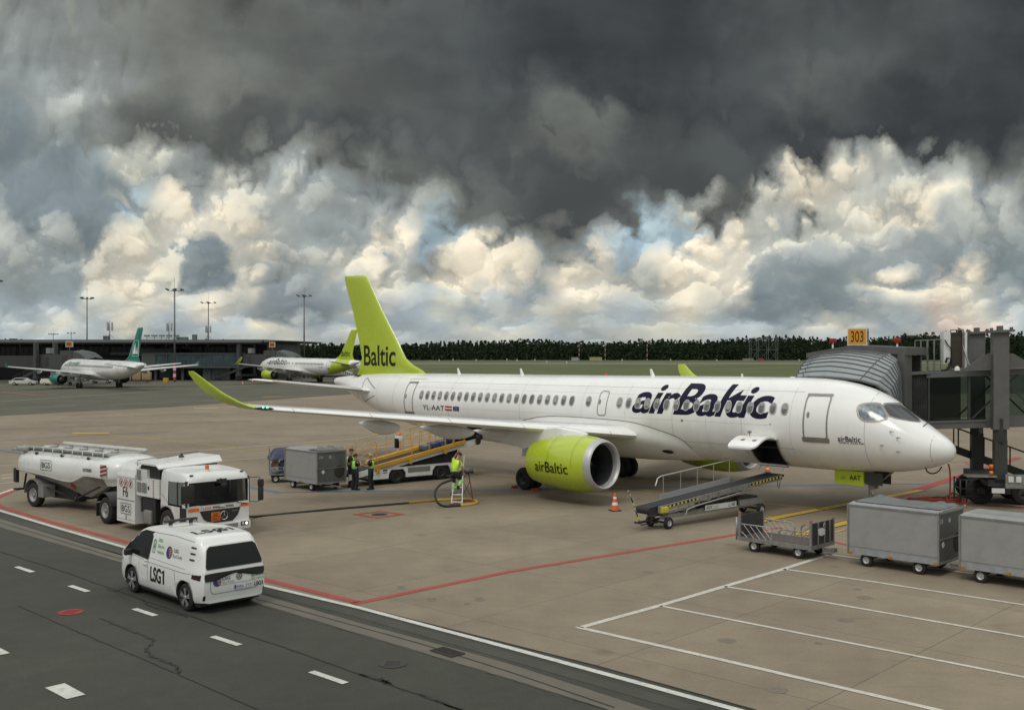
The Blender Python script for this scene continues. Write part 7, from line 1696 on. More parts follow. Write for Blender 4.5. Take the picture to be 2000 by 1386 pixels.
b = MB().m(HBLK); b.tube(spline(lp, 8), .05, 8); b.obj('raised_loop', t)
st2 = thing('fuelling_steps', 'white and red portable steps with the hose coupling under the near wing', 'step ladder', (-2.36, 46.35, 0), R(-8))
LW = mat('ladder_white', (.62, .62, .6), .4)
b = MB().m(LW)
for x in (-.235, .235): b.beam((x, -.12, 0), (x * .78, .30, 1.28), .045, .05); b.beam((x, -.12, .12), (x * .5, -.12, .0), .03)
for k, z in enumerate((.12, .42, .72, 1.0)): b.box((0, -.12 + .33 * z, z), (.44 - .07 * z, .12, .035))
b.beam((.2, .3, 1.25), (.24, .34, 2.05), .035); b.obj('front_frame', st2)
b = MB().m(mat('ladder_red', (.22, .04, .03), .5))
b.box((0, -.14, .03), (.6, .1, .05)); b.box((.25, 1.0, .03), (.95, .1, .05))
for x in (.0, .52): b.beam((x, 1.0, .04), (x * .6 + .1, .45, 1.3), .03)
b.beam((.0, .95, .1), (.45, .6, .95), .02); b.beam((.52, .95, .1), (.12, .6, .95), .02); b.obj('rear_frame', st2)
b = MB().m(GALV); b.box((.08, .42, 1.28), (.5, .36, .04)); b.obj('top_platform', st2)
b = MB().m(mat('coupling_dark', (.05, .05, .05), .4, .7)); b.cyl((-.1, .3, 1.28), (.5, .45, 1.38), .07, n=12); b.cyl((.1, .32, 1.34), (.12, .30, 1.2), .09, n=12); b.cyl((.38, .42, 1.36), (.42, .30, 1.30), .05, n=10); b.cyl((.5, .45, 1.38), (.62, .48, 1.40), .10, n=14); b.beam((0, .3, 1.4), (.3, .3, 1.44), .03); b.obj('hose_coupling', st2)
# ------------------------------------------------------------------ people
SKIN = mat('skin', (.42, .24, .16), .55, var=.05, scale=20); HAIRD = mat('hair_dark', (.03, .022, .015), .7, var=.3, scale=60); HAIRB = mat('hair_blond', (.42, .30, .14), .6, var=.3, scale=60)
HIVIS = mat('hi_vis_yellow', (.58, .86, .05), .6, var=.08, scale=14); HVG = mat('hi_vis_green', (.32, .72, .10), .6, var=.08, scale=14); DARKC = mat('dark_cloth', (.012, .013, .020), .8, var=.25, scale=14); REFL = mat('reflective', (.55, .57, .52), .3, .4)
def skinned(edges_pts, material, name, parent, root=0, sub=1):
    """edges_pts: (verts [(co, radius)], edges) -> one continuous skinned mesh"""
    V, E = edges_pts; me = bpy.data.meshes.new(name); me.from_pydata([v[0] for v in V], E, []); o = bpy.data.objects.new(name, me); COL.objects.link(o)
    m_ = o.modifiers.new('skin', 'SKIN'); m_.use_smooth_shade = True; m_.branch_smoothing = .4
    sv = me.skin_vertices[0].data
    for i, (co, r) in enumerate(V): rr = r if isinstance(r, tuple) else (r, r); sv[i].radius = rr; sv[i].use_root = (i == root)
    s_ = o.modifiers.new('sub', 'SUBSURF'); s_.levels = sub; s_.render_levels = sub
    bpy.context.view_layer.update(); dg = bpy.context.evaluated_depsgraph_get(); nm = bpy.data.meshes.new_from_object(o.evaluated_get(dg)); o.modifiers.clear(); o.data = nm
    nm.materials.clear(); nm.materials.append(material)
    for p in nm.polygons: p.use_smooth = True
    o.parent = parent; return o
def blob(name, parent, c, r, m, rot=None, n=18, k=10, cut=None):
    b = MB().m(m); R_ = rot or Matrix.Identity(3); rings = []
    for j in range(k + 1):
        a = math.pi * j / k
        if cut is not None and math.cos(a) < cut: break
        rings.append([Vector(c) + R_ @ Vector((r[0] * math.sin(a) * math.cos(2 * math.pi * i / n), r[1] * math.sin(a) * math.sin(2 * math.pi * i / n), r[2] * math.cos(a))) for i in range(n)])
    b.loft(rings, caps=cut is not None); o = b.obj(name, parent, norm=True, sharp=70); return o
def person(label, loc, face, scale=1.0, lean=0.0, armL=None, armR=None, legL=None, legR=None, headturn=0, top='vest', vest=HIVIS, hair=HAIRD, cap=False, pants=DARKC, female=False, calf=None, headdown=0):
    t = thing('person', label, 'person', loc, R(face)); t.scale = (scale * 1.12, scale * 1.12, scale)
    P = {}
    P['pel'] = Vector((0, 0, .95)); ln = Vector((math.sin(R(lean)), 0, math.cos(R(lean))))
    P['wai'] = P['pel'] + ln * .14; P['che'] = P['pel'] + ln * .36; P['nec'] = P['pel'] + ln * .54; hd = P['nec'] + ln * .05 + Vector((.02, 0, .06)); P['hea'] = hd + Vector((.02 + .06 * headdown, 0, .08 - .02 * headdown))
    sw = .17 if female else .195
    shL, shR = P['nec'] + Vector((0, sw, -.06)), P['nec'] + Vector((0, -sw, -.06))
    armL = armL or [(.02, .06, -.29), (.08, .05, -.53)]; armR = armR or [(.02, -.06, -.29), (.08, -.05, -.53)]
    eL, wL = [shL + Vector(a) for a in armL]; eR, wR = [shR + Vector(a) for a in armR]
    legL = legL or [(.02, .10, .50), (-.02, .11, .09)]; legR = legR or [(.02, -.10, .50), (-.02, -.11, .09)]
    kL, aL = map(Vector, legL); kR, aR = map(Vector, legR)
    V = []; E = []
    def add(co, r, par=None):
        V.append((tuple(co), r)); 
        if par is not None: E.append((par, len(V) - 1))
        return len(V) - 1
    pel = add(P['pel'], (.125, .10)); wai = add(P['wai'], (.115 if female else .13, .09), pel); che = add(P['che'], (.12 if female else .13, .08), wai); nb = add(P['nec'], (.05, .05), che); nk = add(hd - Vector((0, 0, .04)), .052, nb); j_ = add(P['hea'] - Vector((0, 0, .07)), (.068, .075), nk); h1 = add(P['hea'], (.076, .092), j_); h2 = add(P['hea'] + Vector((0, 0, .07)), (.070, .085), h1)
    for sh, e, w, sg in ((shL, eL, wL, 1), (shR, eR, wR, -1)):
        a = add(sh, .050, che); m0 = add(sh.lerp(e, .5), .050, a); b_ = add(e, .040, m0); m1 = add(e.lerp(w, .5), .035, b_); c_ = add(w, .026, m1)
        d = (w - e).normalized(); pal = add(w + d * .055, (.034, .020), c_); side_ = Vector((1, 0, 0)) - d * d.x
        side_ = side_.normalized() if side_.length > .2 else Vector((0, 1, 0))
        inn = d.cross(side_) * .35
        for q, (off, ln_) in enumerate(((.030, .060), (.010, .072), (-.010, .068), (-.028, .052))):
            f0 = add(w + d * .085 + side_ * off, .010, pal); f1 = add(w + d * (.085 + ln_ * .55) + side_ * off + inn * .02, .009, f0); add(w + d * (.085 + ln_ * .85) + side_ * off + inn * .07, .007, f1)
        t0 = add(w + d * .04 + side_ * .042, .011, pal); add(w + d * .075 + side_ * .058, .009, t0)
    for k_, a_, sg in ((kL, aL, 1), (kR, aR, -1)):
        hp = add(P['pel'] + Vector((0, .095 * sg, -.06)), .095, pel); th = add((P['pel'] + Vector((0, .095 * sg, -.06))).lerp(k_, .5), .078, hp); kn = add(k_, .058, th); cf = add(k_.lerp(a_, .4), .058, kn); an = add(a_, .040, cf); add(a_ + Vector((.09, .01 * sg, -.055)), (.036, .026), an)
    skinned((V, E), SKIN, 'body', t, pel)
    # head details
    H = P['hea']; rot = Matrix.Rotation(R(headturn), 3, 'Z') @ Matrix.Rotation(R(18 * headdown), 3, 'Y')
    b = MB().m(SKIN); f = lambda p: H + rot @ Vector(p)
    b.loft([[f((.082, -.012, .015)), f((.082, .012, .015)), f((.095, .008, .02)), f((.095, -.008, .02))], [f((.085, -.018, -.022)), f((.085, .018, -.022)), f((.115, .010, -.02)), f((.115, -.010, -.02))]]); b.obj('nose', t)
    for sg in (-1, 1): blob('ear', t, f((0, .078 * sg, -.005)), (.022, .010, .032), SKIN, rot, 10, 6)
    for sg in (-1, 1): blob('eye', t, f((.082, .030 * sg, .028)), (.010, .013, .008), BLACK, rot, 8, 6)
    blob('mouth', t, f((.086, 0, -.048)), (.008, .026, .007), mat('lips', (.30, .12, .10), .5), rot, 10, 6)
    blob('hair', t, f((-.012, 0, .035)), (.098, .088, .105), hair, rot, 20, 12, -.05 if not female else -.45)
    if cap:
        blob('cap', t, f((-.002, 0, .060)), (.104, .094, .095), mat('cap_dark', (.03, .028, .022), .8), rot, 20, 10, .0)
        b = MB().m(mat('cap_dark', (.03, .03, .02))); b.prism([f((.06, -.07, .062)), f((.14, -.055, .050)), f((.165, 0, .046)), f((.14, .055, .050)), f((.06, .07, .062))], rot @ Vector((0, 0, .014))); b.obj('cap_peak', t)
    if female: blob('hair_bun', t, f((-.10, 0, .01)), (.045, .045, .05), hair, rot, 12, 8)
    # trousers
    V2 = []; E2 = []
    def add2(co, r, par=None):
        V2.append((tuple(co), r)); 
        if par is not None: E2.append((par, len(V2) - 1))
        return len(V2) - 1
    p0 = add2(P['pel'] + Vector((0, 0, .0)), (.15, .125)); w0 = add2(P['wai'] + Vector((0, 0, .02)), (.145, .115), p0)
    calfs = []
    for k_, a_, sg in ((kL, aL, 1), (kR, aR, -1)):
        hp0 = P['pel'] + Vector((0, .095 * sg, -.06)); hp = add2(hp0, .112, p0); th = add2(hp0.lerp(k_, .5), .098, hp); kn = add2(k_, .080, th)
        if calf is None: cf = add2(k_.lerp(a_, .5), .078, kn); add2(a_ + Vector((0, 0, .01)), .070, cf)
        else: calfs.append((k_, a_))
    skinned((V2, E2), pants, 'trousers', t, p0)
    for k_, a_ in calfs: skinned(([(tuple(k_.lerp(a_, .02) + Vector((0, 0, .03))), .086), (tuple(k_.lerp(a_, .5)), .082), (tuple(a_ + Vector((0, 0, .01))), .074)], [(0, 1), (1, 2)]), calf, 'trouser_leg', t, 0)
    for k_, a_ in calfs:
        b = MB().m(REFL); q = k_.lerp(a_, .45); b.cyl(q, k_.lerp(a_, .55), .086, n=14); b.obj('reflective_band', t)
    for a_ in (aL, aR):
        b = MB().m(mat('shoe_black', (.012, .012, .012), .5)); b.box(a_ + Vector((.05, 0, -.045)), (.27, .10, .09), None, .035); b.box(a_ + Vector((-.01, 0, 0)), (.12, .10, .13), None, .035); b.obj('shoe', t)
    # shirt with sleeves
    V3 = [(tuple(P['pel'] + Vector((0, 0, -.04))), (.168, .135)), (tuple(P['wai'] + Vector((0, 0, .02))), (.160, .128)), (tuple(P['che']), (.178 if not female else .162, .125)), (tuple(P['nec'] + Vector((0, 0, .0))), (.105, .085))]; E3 = [(0, 1), (1, 2), (2, 3)]
    for sh, e in ((shL, eL), (shR, eR)):
        V3 += [(tuple(sh), .082), (tuple(sh.lerp(e, .82)), .060)]; n_ = len(V3); E3 += [(2, n_ - 2), (n_ - 2, n_ - 1)]
    skinned((V3, E3), vest if top == 'shirt' else DARKC, 'shirt', t, 0)
    if top == 'vest':
        V4 = [(tuple(P['pel'] + Vector((0, 0, .06))), (.172, .140)), (tuple(P['wai'] + Vector((0, 0, .04))), (.170, .138)), (tuple(P['wai'].lerp(P['che'], .5)), (.165, .132)), (tuple(P['che'] + Vector((0, 0, .02))), (.178 if not female else .168, .138)), (tuple(P['nec'] - Vector((0, 0, .01))), (.15, .11))]
        skinned((V4, [(0, 1), (1, 2), (2, 3), (3, 4)]), vest, 'vest', t, 0)
    b = MB().m(REFL)
    for f_ in ((.32, .40),) + (((.0, .07),) if top != 'vest' else ()):
        q0, q1 = P['wai'].lerp(P['che'], f_[0]), P['wai'].lerp(P['che'], f_[1]); n = 20; k = 1.13 if top == 'vest' else 1.10
        rx, ry = .142 * k, .172 * k if top == 'vest' else .165 * k
        b.loft([[q + Vector((rx * math.cos(2 * math.pi * i / n), ry * math.sin(2 * math.pi * i / n), 0)) for i in range(n)] for q in (q0, q1)], caps=False)
    b.obj('reflective_band', t)
    if top == 'shirt':
        for sh, e in ((shL, eL), (shR, eR)): b = MB().m(REFL); b.cyl(sh.lerp(e, .58), sh.lerp(e, .70), .066, n=12); b.obj('sleeve_band', t)
    return t, (MWp(t))
def MWp(t): return Matrix.Translation(t.location) @ Matrix.Rotation(t.rotation_euler[2], 4, 'Z')
c = G(691, 954); person('man in dark cap and yellow vest at the back, reaching to the orange rail', (-7.85, 52.15, 0), 10, 1.03, 0, armL=[(.16, .08, -.22), (.42, .12, -.10)], armR=[(.03, -.08, -.28), (.14, -.02, -.50)], cap=True, vest=HIVIS, headturn=-10)
person('dark-haired person in green vest seen from behind, in front of the man in the cap', (-7.45, 51.05, 0), 55, .96, 0, armL=[(.05, .05, -.28), (.26, .02, -.26)], armR=[(.06, -.05, -.27), (.28, .02, -.22)], vest=HVG, hair=HAIRD, female=True, headturn=-20)
person('blonde woman in green vest holding a sheet of paper beside the loader', (-6.72, 51.25, 0), 165, .955, 0, armL=[(.06, .05, -.26), (.28, -.02, -.22)], armR=[(.06, -.05, -.26), (.27, .03, -.20)], vest=HVG, hair=HAIRB, female=True)
b = MB().m(mat('paper', (.75, .76, .8), .6)); b.box((0, 0, 0), (.24, .005, .30), None); o = b.obj('sheet_of_paper'); o.location = (-7.08, 51.15, 1.34); o.rotation_euler = (R(35), 0, R(15)); tag(o, 'white sheet of paper held between two crew members in vests', 'paper')
person('fuelling worker in yellow shirt and cap climbing the white steps under the wing', (-2.50, 46.42, .36), 40, 1.04, 12, armL=[(.12, .14, .10), (.20, .0, .34)], armR=[(.10, -.06, -.25), (.18, .0, -.46)], legL=[(.10, .11, .52), (.02, .11, .09)], legR=[(.26, -.10, .66), (.14, -.10, .36)], top='shirt', vest=HIVIS, cap=True, calf=HVG, headturn=-25, headdown=1)
# ------------------------------------------------------------------ two airliners parked farther off, tails towards us
HD = R(90 + 41)     # heading of both
def far_plane(label, gear, cfg, scale=1.0):
    h = Vector((math.cos(HD), math.sin(HD), 0)); nose = Vector(gear) + h * 18.95 * scale
    t = thing('airliner', label, 'airliner', (nose.x, nose.y, 0), HD + math.pi); t.scale = (scale, scale, scale * .94)
    f = build_airliner(t, cfg); return t, f
wx2 = [6.28 + .5445 * k for k in range(18)] + [16.9] + [17.98 + .5445 * k for k in range(21)]
ab2, f2 = far_plane('distant white airliner with lime tail and lime engine at the far stand', (-42.9, 222.5, 0), dict(tail=LIME, nac=LIME, side=-1, winx=wx2, rear=LIME, rear_x=29.5, doors=[(30.15, 31.0, 3.05, 4.82, .07)], fintext=('Baltic', 33.3, 36.4, 5.85, 1.15)))
b = MB().m(NAVY); hull_text(b, 'airBaltic', 6.7, 14.2, 3.9, 1.25, -1, shear=.22, bold=.012, off=.01); b.obj('airline_title', ab2)
b = MB().m(BLACK); hull_text(b, 'YL-ABL', 27.3, 29.0, 3.33, .27, -1, off=.01); b.obj('registration', ab2)
gj, f3_ = far_plane('distant white airliner with teal tail carrying a sail emblem, at the far left stand', (-73.2, 190.8, 0), dict(tail=TEAL, nac=TEAL, side=-1, winx=[5.5 + .53 * k for k in range(46)], doors=[(31.2, 32.0, 3.05, 4.82, .05)], eng=(12.4, 5.7, 1.8), wl=[(21.42, 16.9, 4.24, 1.62, 5), (22.0, 17.03, 4.45, 1.2, 50), (22.8, 17.12, 5.0, .5, 70)]), .975)
b = MB().m(TEAL); hull_text(b, 'Aeroplan', 6.5, 13.0, 4.35, .75, -1, shear=.25, bold=.02, off=.01); b.obj('airline_title', gj)
b = MB().m(BLACK); hull_text(b, 'LY-ATH', 25.5, 27.6, 4.55, .25, -1, off=.01); b.obj('registration', gj)
b = MB().m(mat('emblem_white', (.75, .77, .75), .4)); b.poly([(35.2, -.30, 6.6), (36.5, -.30, 6.6), (36.15, -.22, 8.6)]); b.poly([(36.6, -.28, 6.6), (37.3, -.28, 6.6), (36.9, -.22, 8.0)])
for a, c in (((34.9, -.31, 6.2), (37.6, -.26, 6.2)), ((35.7, -.2, 9.0), (37.5, -.2, 9.0)), ((34.9, -.31, 6.2), (35.7, -.22, 9.0)), ((37.6, -.26, 6.2), (37.5, -.2, 9.0))): b.beam(a, c, .05, .05)
b.obj('sail_emblem', gj)

# ------------------------------------------------------------------ terminal
TERW = mat('terminal_cladding', (.030, .034, .034), .5, var=.2, scale=.6); TERG = mat('terminal_glass', (.012, .016, .016), .15, spec=.35); FASC = mat('roof_fascia', (.115, .13, .13), .6, var=.08, scale=.3)
MULL = mat('mullion', (.05, .055, .053), .5); GALL = mat('gallery_glass', (.045, .075, .08), .2, var=.45, scale=.5, spec=.4); GARG = mat('pale_panel', (.12, .14, .145), .6, var=.06, scale=1)
ter = thing('terminal_building', 'long low dark glass terminal with projecting grey roof edge at the far left', 'terminal', (-55, 250, 0))
X0 = -190
b = MB().m(TERW); b.bx(X0, -2.0, 0, 40, 0, 8.3); b.obj('wall', ter)
b = MB().m(FASC); b.bx(X0, 0.5, -14, 42, 8.35, 9.0); b.loft([[(-.0, y, 8.35), (.5, y, 8.35), (3.8, y, 8.72), (3.8, y, 8.82), (.5, y, 9.0)] for y in (-14, 42)], smooth=False); rf = b.obj('roof', ter)
b = MB().m(TERW); b.bx(X0, -2.0, -13.5, 0, 8.0, 8.34)
for k in range(40): b.bx(X0 + 3 + 4.6 * k, X0 + 3.25 + 4.6 * k, -13, 0, 7.6, 8.0)
b.obj('soffit', rf)
for k in range(34):
    x = X0 + 6 + k * 5.4
    if x > -6: break
    b = MB().m(TERG); b.bx(x, x + 4.9, -.12, -.02, 4.4, 7.7); w_ = b.obj('window', ter)
    b = MB().m(MULL)
    for q in range(4): b.bx(x + q * 1.22, x + q * 1.22 + .1, -.22, -.12, 4.4, 7.7)
    b.bx(x, x + 4.9, -.22, -.12, 6.0, 6.1); b.obj('frame', w_)
for k in range(17):
    x = X0 + 8 + k * 10.6
    if x > -8: break
    b = MB().m(TERG); b.bx(x, x + 6.5, -.12, -.02, .2, 3.2); b.obj('ground_floor_window', ter)
    b = MB().m(GARG if k in (9, 13, 14) else TERW); b.bx(x + 6.9, x + 10.2, -.16, -.02, .1, 3.3); b.obj('shutter', ter)
b = MB().m(MULL); b.bx(X0, -2, -1.4, -.1, 3.6, 4.2); b.bx(X0, -2, -1.45, -1.4, 4.2, 5.0); b.obj('ledge', ter)
# glazed gallery in front of the middle of the building
ga = thing('glazed_gallery', 'pale teal glazed gallery on stilts running in front of the terminal', 'gallery', (-67.5, 238, 0))
b = MB().m(mat('gallery_frame', (.07, .078, .075), .5)); b.bx(-14.5, 8.5, 0, 3, 2.75, 3.1); b.bx(-14.5, 8.5, 0, 3, 5.75, 6.1); b.bx(-14.5, -11.5, -.1, 3, 3.1, 5.75)
for k in range(9): b.bx(-11.5 + 2.5 * k, -11.35 + 2.5 * k, -.05, .1, 3.1, 5.75)
b.obj('frame', ga)
b = MB().m(GALL); b.bx(-11.3, 8.5, .1, .2, 3.1, 5.75); b.obj('glazing', ga)
for x in (-12, -6, 0, 6): b = MB().m(MULL); b.bx(x, x + .5, 1, 1.5, 0, 2.75); b.obj('pillar', ga)
b = MB().m(GARG); b.bx(-1.5, 4.5, 2, 2.3, .1, 2.7); b.obj('pale_wall', ga)
# service box hanging near the green tail
b = MB().m(FASC); b.bx(-4.3, 4.3, 0, 3, 5.4, 7.0); b.bx(-10, -4.3, .5, 2.5, 5.6, 6.2); o = b.obj('plant_enclosure'); o.location = (-81, 243, 0); tag(o, 'grey plant enclosure fixed to the terminal behind the teal tail', 'enclosure')
# roof plant
def antenna(px, top, label):
    c = D(px, 664, 262); zt = D(px, top, 262).z; t = thing('roof_antenna', label, 'antenna', (c.x, c.y, 9.0), 0, 'mobile phone antennas on the terminal roof')
    b = MB().m(GALV); H_ = zt - 9; b.cyl((0, 0, 0), (0, 0, H_), .10, n=8); b.beam((0, 0, H_ * .35), (1.2, .4, 0), .08); b.beam((0, 0, H_ * .35), (-.9, .3, 0), .08); b.obj('mast', t)
    for a in (0, 2.1, 4.2):
        for z0, h in ((H_ * .50, H_ * .42), ): b = MB().m(mat('antenna_panel', (.30, .31, .31), .5)); b.box((.62 * math.cos(a), .62 * math.sin(a), z0 + h / 2), (.34, .3, h), None, .04); b.beam((0, 0, z0 + h * .3), (.6 * math.cos(a), .6 * math.sin(a), z0 + h * .3), .05); b.obj('panel', t)
antenna(214, 626, 'phone antenna cluster on the roof just left of the teal tail'); antenna(330, 628, 'phone antenna cluster on the roof left of the tallest light mast'); antenna(406, 634, 'single antenna on the roof beside the third light mast')
def roofbox(x, y, w, d, h, label, m=FASC, ribs=0):
    c = D(x, 664, y); b = MB().m(m); b.bx(-w / 2, w / 2, 0, d, 0, h)
    if ribs:
        for k in range(ribs): b.bx(-w / 2 + w * k / ribs, -w / 2 + w * k / ribs + .12, -.1, 0, 0, h)
    o = b.obj('roof_unit'); o.location = (c.x, c.y, 9.0); tag(o, label, 'roof unit')
roofbox(379, 262, 1.0, 1, 1.5, 'small pale box on the terminal roof right of the duct run'); roofbox(24, 262, 1.6, 1, .5, 'low dark unit on the roof at the far left', MULL); roofbox(207, 264, 1.4, 1, 1.2, 'pale louvred unit beside the left roof antenna', GARG, 6); roofbox(355, 262, 2.4, 1.5, .9, 'grey roof unit between duct run and tallest mast', GARG, 5)
b = MB().m(GALV)
for x in (0, 1.8, 3.6, 5.4, 7.2): b.cyl((x, 0, 0), (x, 0, 1.3), .06, n=6); b.lathe([(0, .7), (.35, .75), (.4, .5), (.4, 0)], (x, 0, 1.0), (0, 0, 1), 12)
b.beam((-.3, 0, .7), (7.6, 0, .7), .12); b.beam((-.3, 0, 1.25), (7.6, 0, 1.25), .1); o = b.obj('roof_ducts'); c = D(287, 664, 262); o.location = (c.x, c.y, 9.0); tag(o, 'row of round grey roof ducts right of the teal tail', 'ducts')
# ------------------------------------------------------------------ far boarding bridges
def far_bridge(label, D0, h, sgn_label, stair=True):
    t = thing('boarding_bridge', label, 'boarding bridge', D0, R(-30), 'grey boarding bridges at the far stands')
    fm = mat('far_bridge_grey', (.055, .058, .056), .55, var=.1, scale=1); fd = mat('far_bridge_dark', (.035, .037, .036), .6)
    b = MB().m(fm); b.bx(-4.5, 4.5, 0, 3, 3.0, 5.8); b.obj('tunnel', t)
    b = MB().m(fd); b.bx(-26, -4.5, .3, 2.7, 3.2, 5.5); b.obj('rear_tunnel', t)
    b = MB().m(fm); b.bx(4.5, 8.0, -.6, 3.6, 2.9, 6.6); cb_ = b.obj('cab', t)
    b = MB().m(fd); b.bx(5.2, 6.6, -.66, -.6, 3.6, 5.6); b.obj('door', cb_)
    b = MB().m(fd); b.bx(-.6, .2, -.06, 0, 3.6, 5.2); b.obj('door', t)
    b = MB().m(mat('far_canopy', (.07, .078, .075), .6)); secs = []
    for k in range(12):
        tt_ = k / 11; r_ = .06 if k % 2 else -.06; secs.append([(8 + 4.2 * tt_, -.4, 2.9), (8 + 4.2 * tt_, -.5, 6.4 - 1.5 * tt_ ** 2 + r_), (8 + 4.2 * tt_, 1.5, 6.7 - 1.5 * tt_ ** 2 + r_), (8 + 4.2 * tt_, 3.5, 6.4 - 1.5 * tt_ ** 2 + r_), (8 + 4.2 * tt_, 3.4, 2.9)])
    b.loft(secs, smooth=False, closed=False, caps=False); b.obj('canopy', t)
    for y in (-.7, 3.7): b = MB().m(fm); b.bx(-3.0, -2.2, y - .35, y + .35, 1.2, 8.2); b.obj('column', t)
    b = MB().m(fd); b.bx(-3.4, -1.8, -1, 4, .9, 1.4); bg = b.obj('bogie', t)
    for y in (-.6, 3.6): wheel('bogie_wheel', t, (-2.6, y, .85), .85, .7, .35, mh=DARKRIM)
    if stair:
        b = MB().m(fd); b.beam((-.5, -1.0, 3.1), (-9.5, -1.0, .2), .2, .5); b.beam((-.5, -1.0, 4.1), (-9.5, -1.0, 1.3), .08)
        for k in range(9): x = -.5 - 9 * k / 8; z = 3.1 - 2.9 * k / 8; b.beam((x, -1, z), (x, -1, z + 1.05), .07)
        b.obj('stairs', t)
    b = MB().m(mat('roof_unit_white', (.22, .23, .22), .5)); b.bx(-.9, .1, .3, 1.4, 6.0, 7.1); b.obj('roof_unit', t)
    s = thing('stand_sign', sgn_label, 'sign', tuple(Vector(D0) + Matrix.Rotation(R(-30), 3, 'Z') @ Vector((6.4, 0, 0))), R(8))
    b = MB().m(WPAINT); b.bx(-.62, .62, 0, .8, 7.3, 8.4); bd_ = b.obj('sign_box', s); b = MB().m(mat('dark_orange', (.40, .13, .01), .5)); b.poly([(-.54, -.01, 7.38), (.54, -.01, 7.38), (.54, -.01, 8.32), (-.54, -.01, 8.32)]); b.obj('sign_face', s)
    b = MB().m(GALV); b.cyl((0, .5, 6.5), (0, .5, 7.3), .1, n=8); b.obj('post', s)
    return t, s
t, s = far_bridge('grey boarding bridge docked at the teal-tailed airliner, with dark stairs', (-92.0, 213, 0), 0, 'small orange sign on the far left boarding bridge')
b = MB().m(BLACK); flat_text(b, '305', (-.42, -.02, 7.6), (1, 0, 0), (0, 0, 1), .5, .84); b.obj('lettering', s)
t, s = far_bridge('grey boarding bridge docked at the far lime-tailed airliner, with dark stairs', (-57.5, 236, 0), 0, 'small orange sign left of the far lime-tailed airliner')
b = MB().m(BLACK); flat_text(b, '304', (-.42, -.02, 7.6), (1, 0, 0), (0, 0, 1), .5, .84); b.obj('lettering', s)
# ------------------------------------------------------------------ light masts
def mast(px, top, depth, label, base_z=0.0, bands=False, span=1.5):
    c = D(px, 690, depth); zt = D(px, top, depth).z; t = thing('light_mast', label, 'light mast', (c.x, c.y, 0), R(rn.uniform(-25, 25)), 'tall apron light masts')
    mm = mat('mast_steel', (.12, .125, .12), .5, .3); b = MB().m(mm); b.cyl((0, 0, base_z), (0, 0, zt), .22, .13, n=10); b.cyl((0, 0, zt), (0, 0, zt + 2.2 * span / 1.5), .03, n=5); b.obj('pole', t)
    b = MB().m(mm); b.cyl((-span, 0, zt - .5), (span, 0, zt - .5), .07, n=6); b.cyl((0, -span, zt - .5), (0, span, zt - .5), .07, n=6); b.lathe([(0, .35), (.5, .3), (.5, 0)], (0, 0, zt - .6), (0, 0, 1), 12); b.obj('cross_arm', t)
    for a in range(4):
        v = Vector((math.cos(a * math.pi / 2), math.sin(a * math.pi / 2), 0)) * span; b = MB().m(mat('floodlight_housing', (.09, .095, .09), .45)); b.box(v + Vector((0, 0, zt - .25)), (.75, .55, .32), Matrix.Rotation(R(20), 3, 'Y') @ Matrix.Rotation(a * 1.57, 3, 'Z'), .06); b.obj('floodlight', t)
    if bands:
        b = MB()
        for k in range(5): b.m(mat('band_red', (.32, .03, .03), .5) if k % 2 == 0 else mat('band_white', (.5, .5, .48), .5)); b.cyl((0, 0, .3 + .7 * k), (0, 0, .3 + .7 * (k + 1)), .30, n=12)
        b.obj('striped_sleeve', t)
mast(341, 563, 228, 'tallest light mast with red and white striped foot, right of the teal tail', bands=True); mast(170, 580, 300, 'light mast rising behind the terminal above the teal-tailed airliner', span=1.9); mast(407, 589, 330, 'light mast behind the terminal, third from the left', span=2.0); mast(594, 575, 262, 'light mast standing between the terminal and the lime fin', span=1.5)
mast(-12, 546, 240, 'light mast mostly beyond the left edge with one lamp showing', span=1.7); mast(104, 651, 520, 'small distant light mast, left one of the two above the roof', span=2.1); mast(139, 649, 520, 'small distant light mast, right one of the two above the roof', span=2.1)
# ------------------------------------------------------------------ vehicles round the far aircraft
def small_car(px, py, rot, label, col=(.55, .56, .55), kind='car', L_=4.2):
    c = G(px, py); t = thing('parked_' + kind, label, kind, (c.x, c.y, 0), R(rot)); m_ = mat('paint_%s' % kind + str(col[0]), col, .35, coat=.3)
    if kind == 'tow_tractor':
        b = MB().m(m_); b.box((0, 0, .62), (L_, 1.8, .62), None, .12); b.box((-L_ * .32, 0, 1.05), (L_ * .3, 1.6, .4), None, .1); b.obj('body', t); b = MB().m(DARKIN); b.bx(-.2, .6, -.6, .6, .93, 1.2); b.cyl((.7, .3, .9), (.5, .3, 1.3), .03, n=6); b.obj('seat', t)
    else:
        b = MB().m(m_); pr = [(-L_ / 2, .35), (L_ / 2, .35), (L_ / 2, .78), (L_ * .26, .92), (L_ * .12, 1.38), (-L_ * .28, 1.42), (-L_ * .42, .98), (-L_ / 2, .92)]
        b.loft([[(x, y * (1 if z < 1 else .86), z) for x, z in pr] for y in (-.88, .88)], smooth=False); bd2 = b.obj('body', t); b = MB().m(VGLASS)
        for y in (-.83, .83): b.poly([(L_ * .2, y * 1.03, .98), (L_ * .10, y * .95, 1.32), (-L_ * .26, y * .95, 1.35), (-L_ * .36, y * 1.03, 1.0)])
        b.obj('windows', t)
    for x in (-L_ * .3, L_ * .3):
        for y in (-.8, .8): wheel('wheel', t, (x, y, .33), .33, .2, .18)
    return t
small_car(46, 752, 8, 'white pickup parked under the far left bridge', (.5, .5, .48), 'car', 4.8)
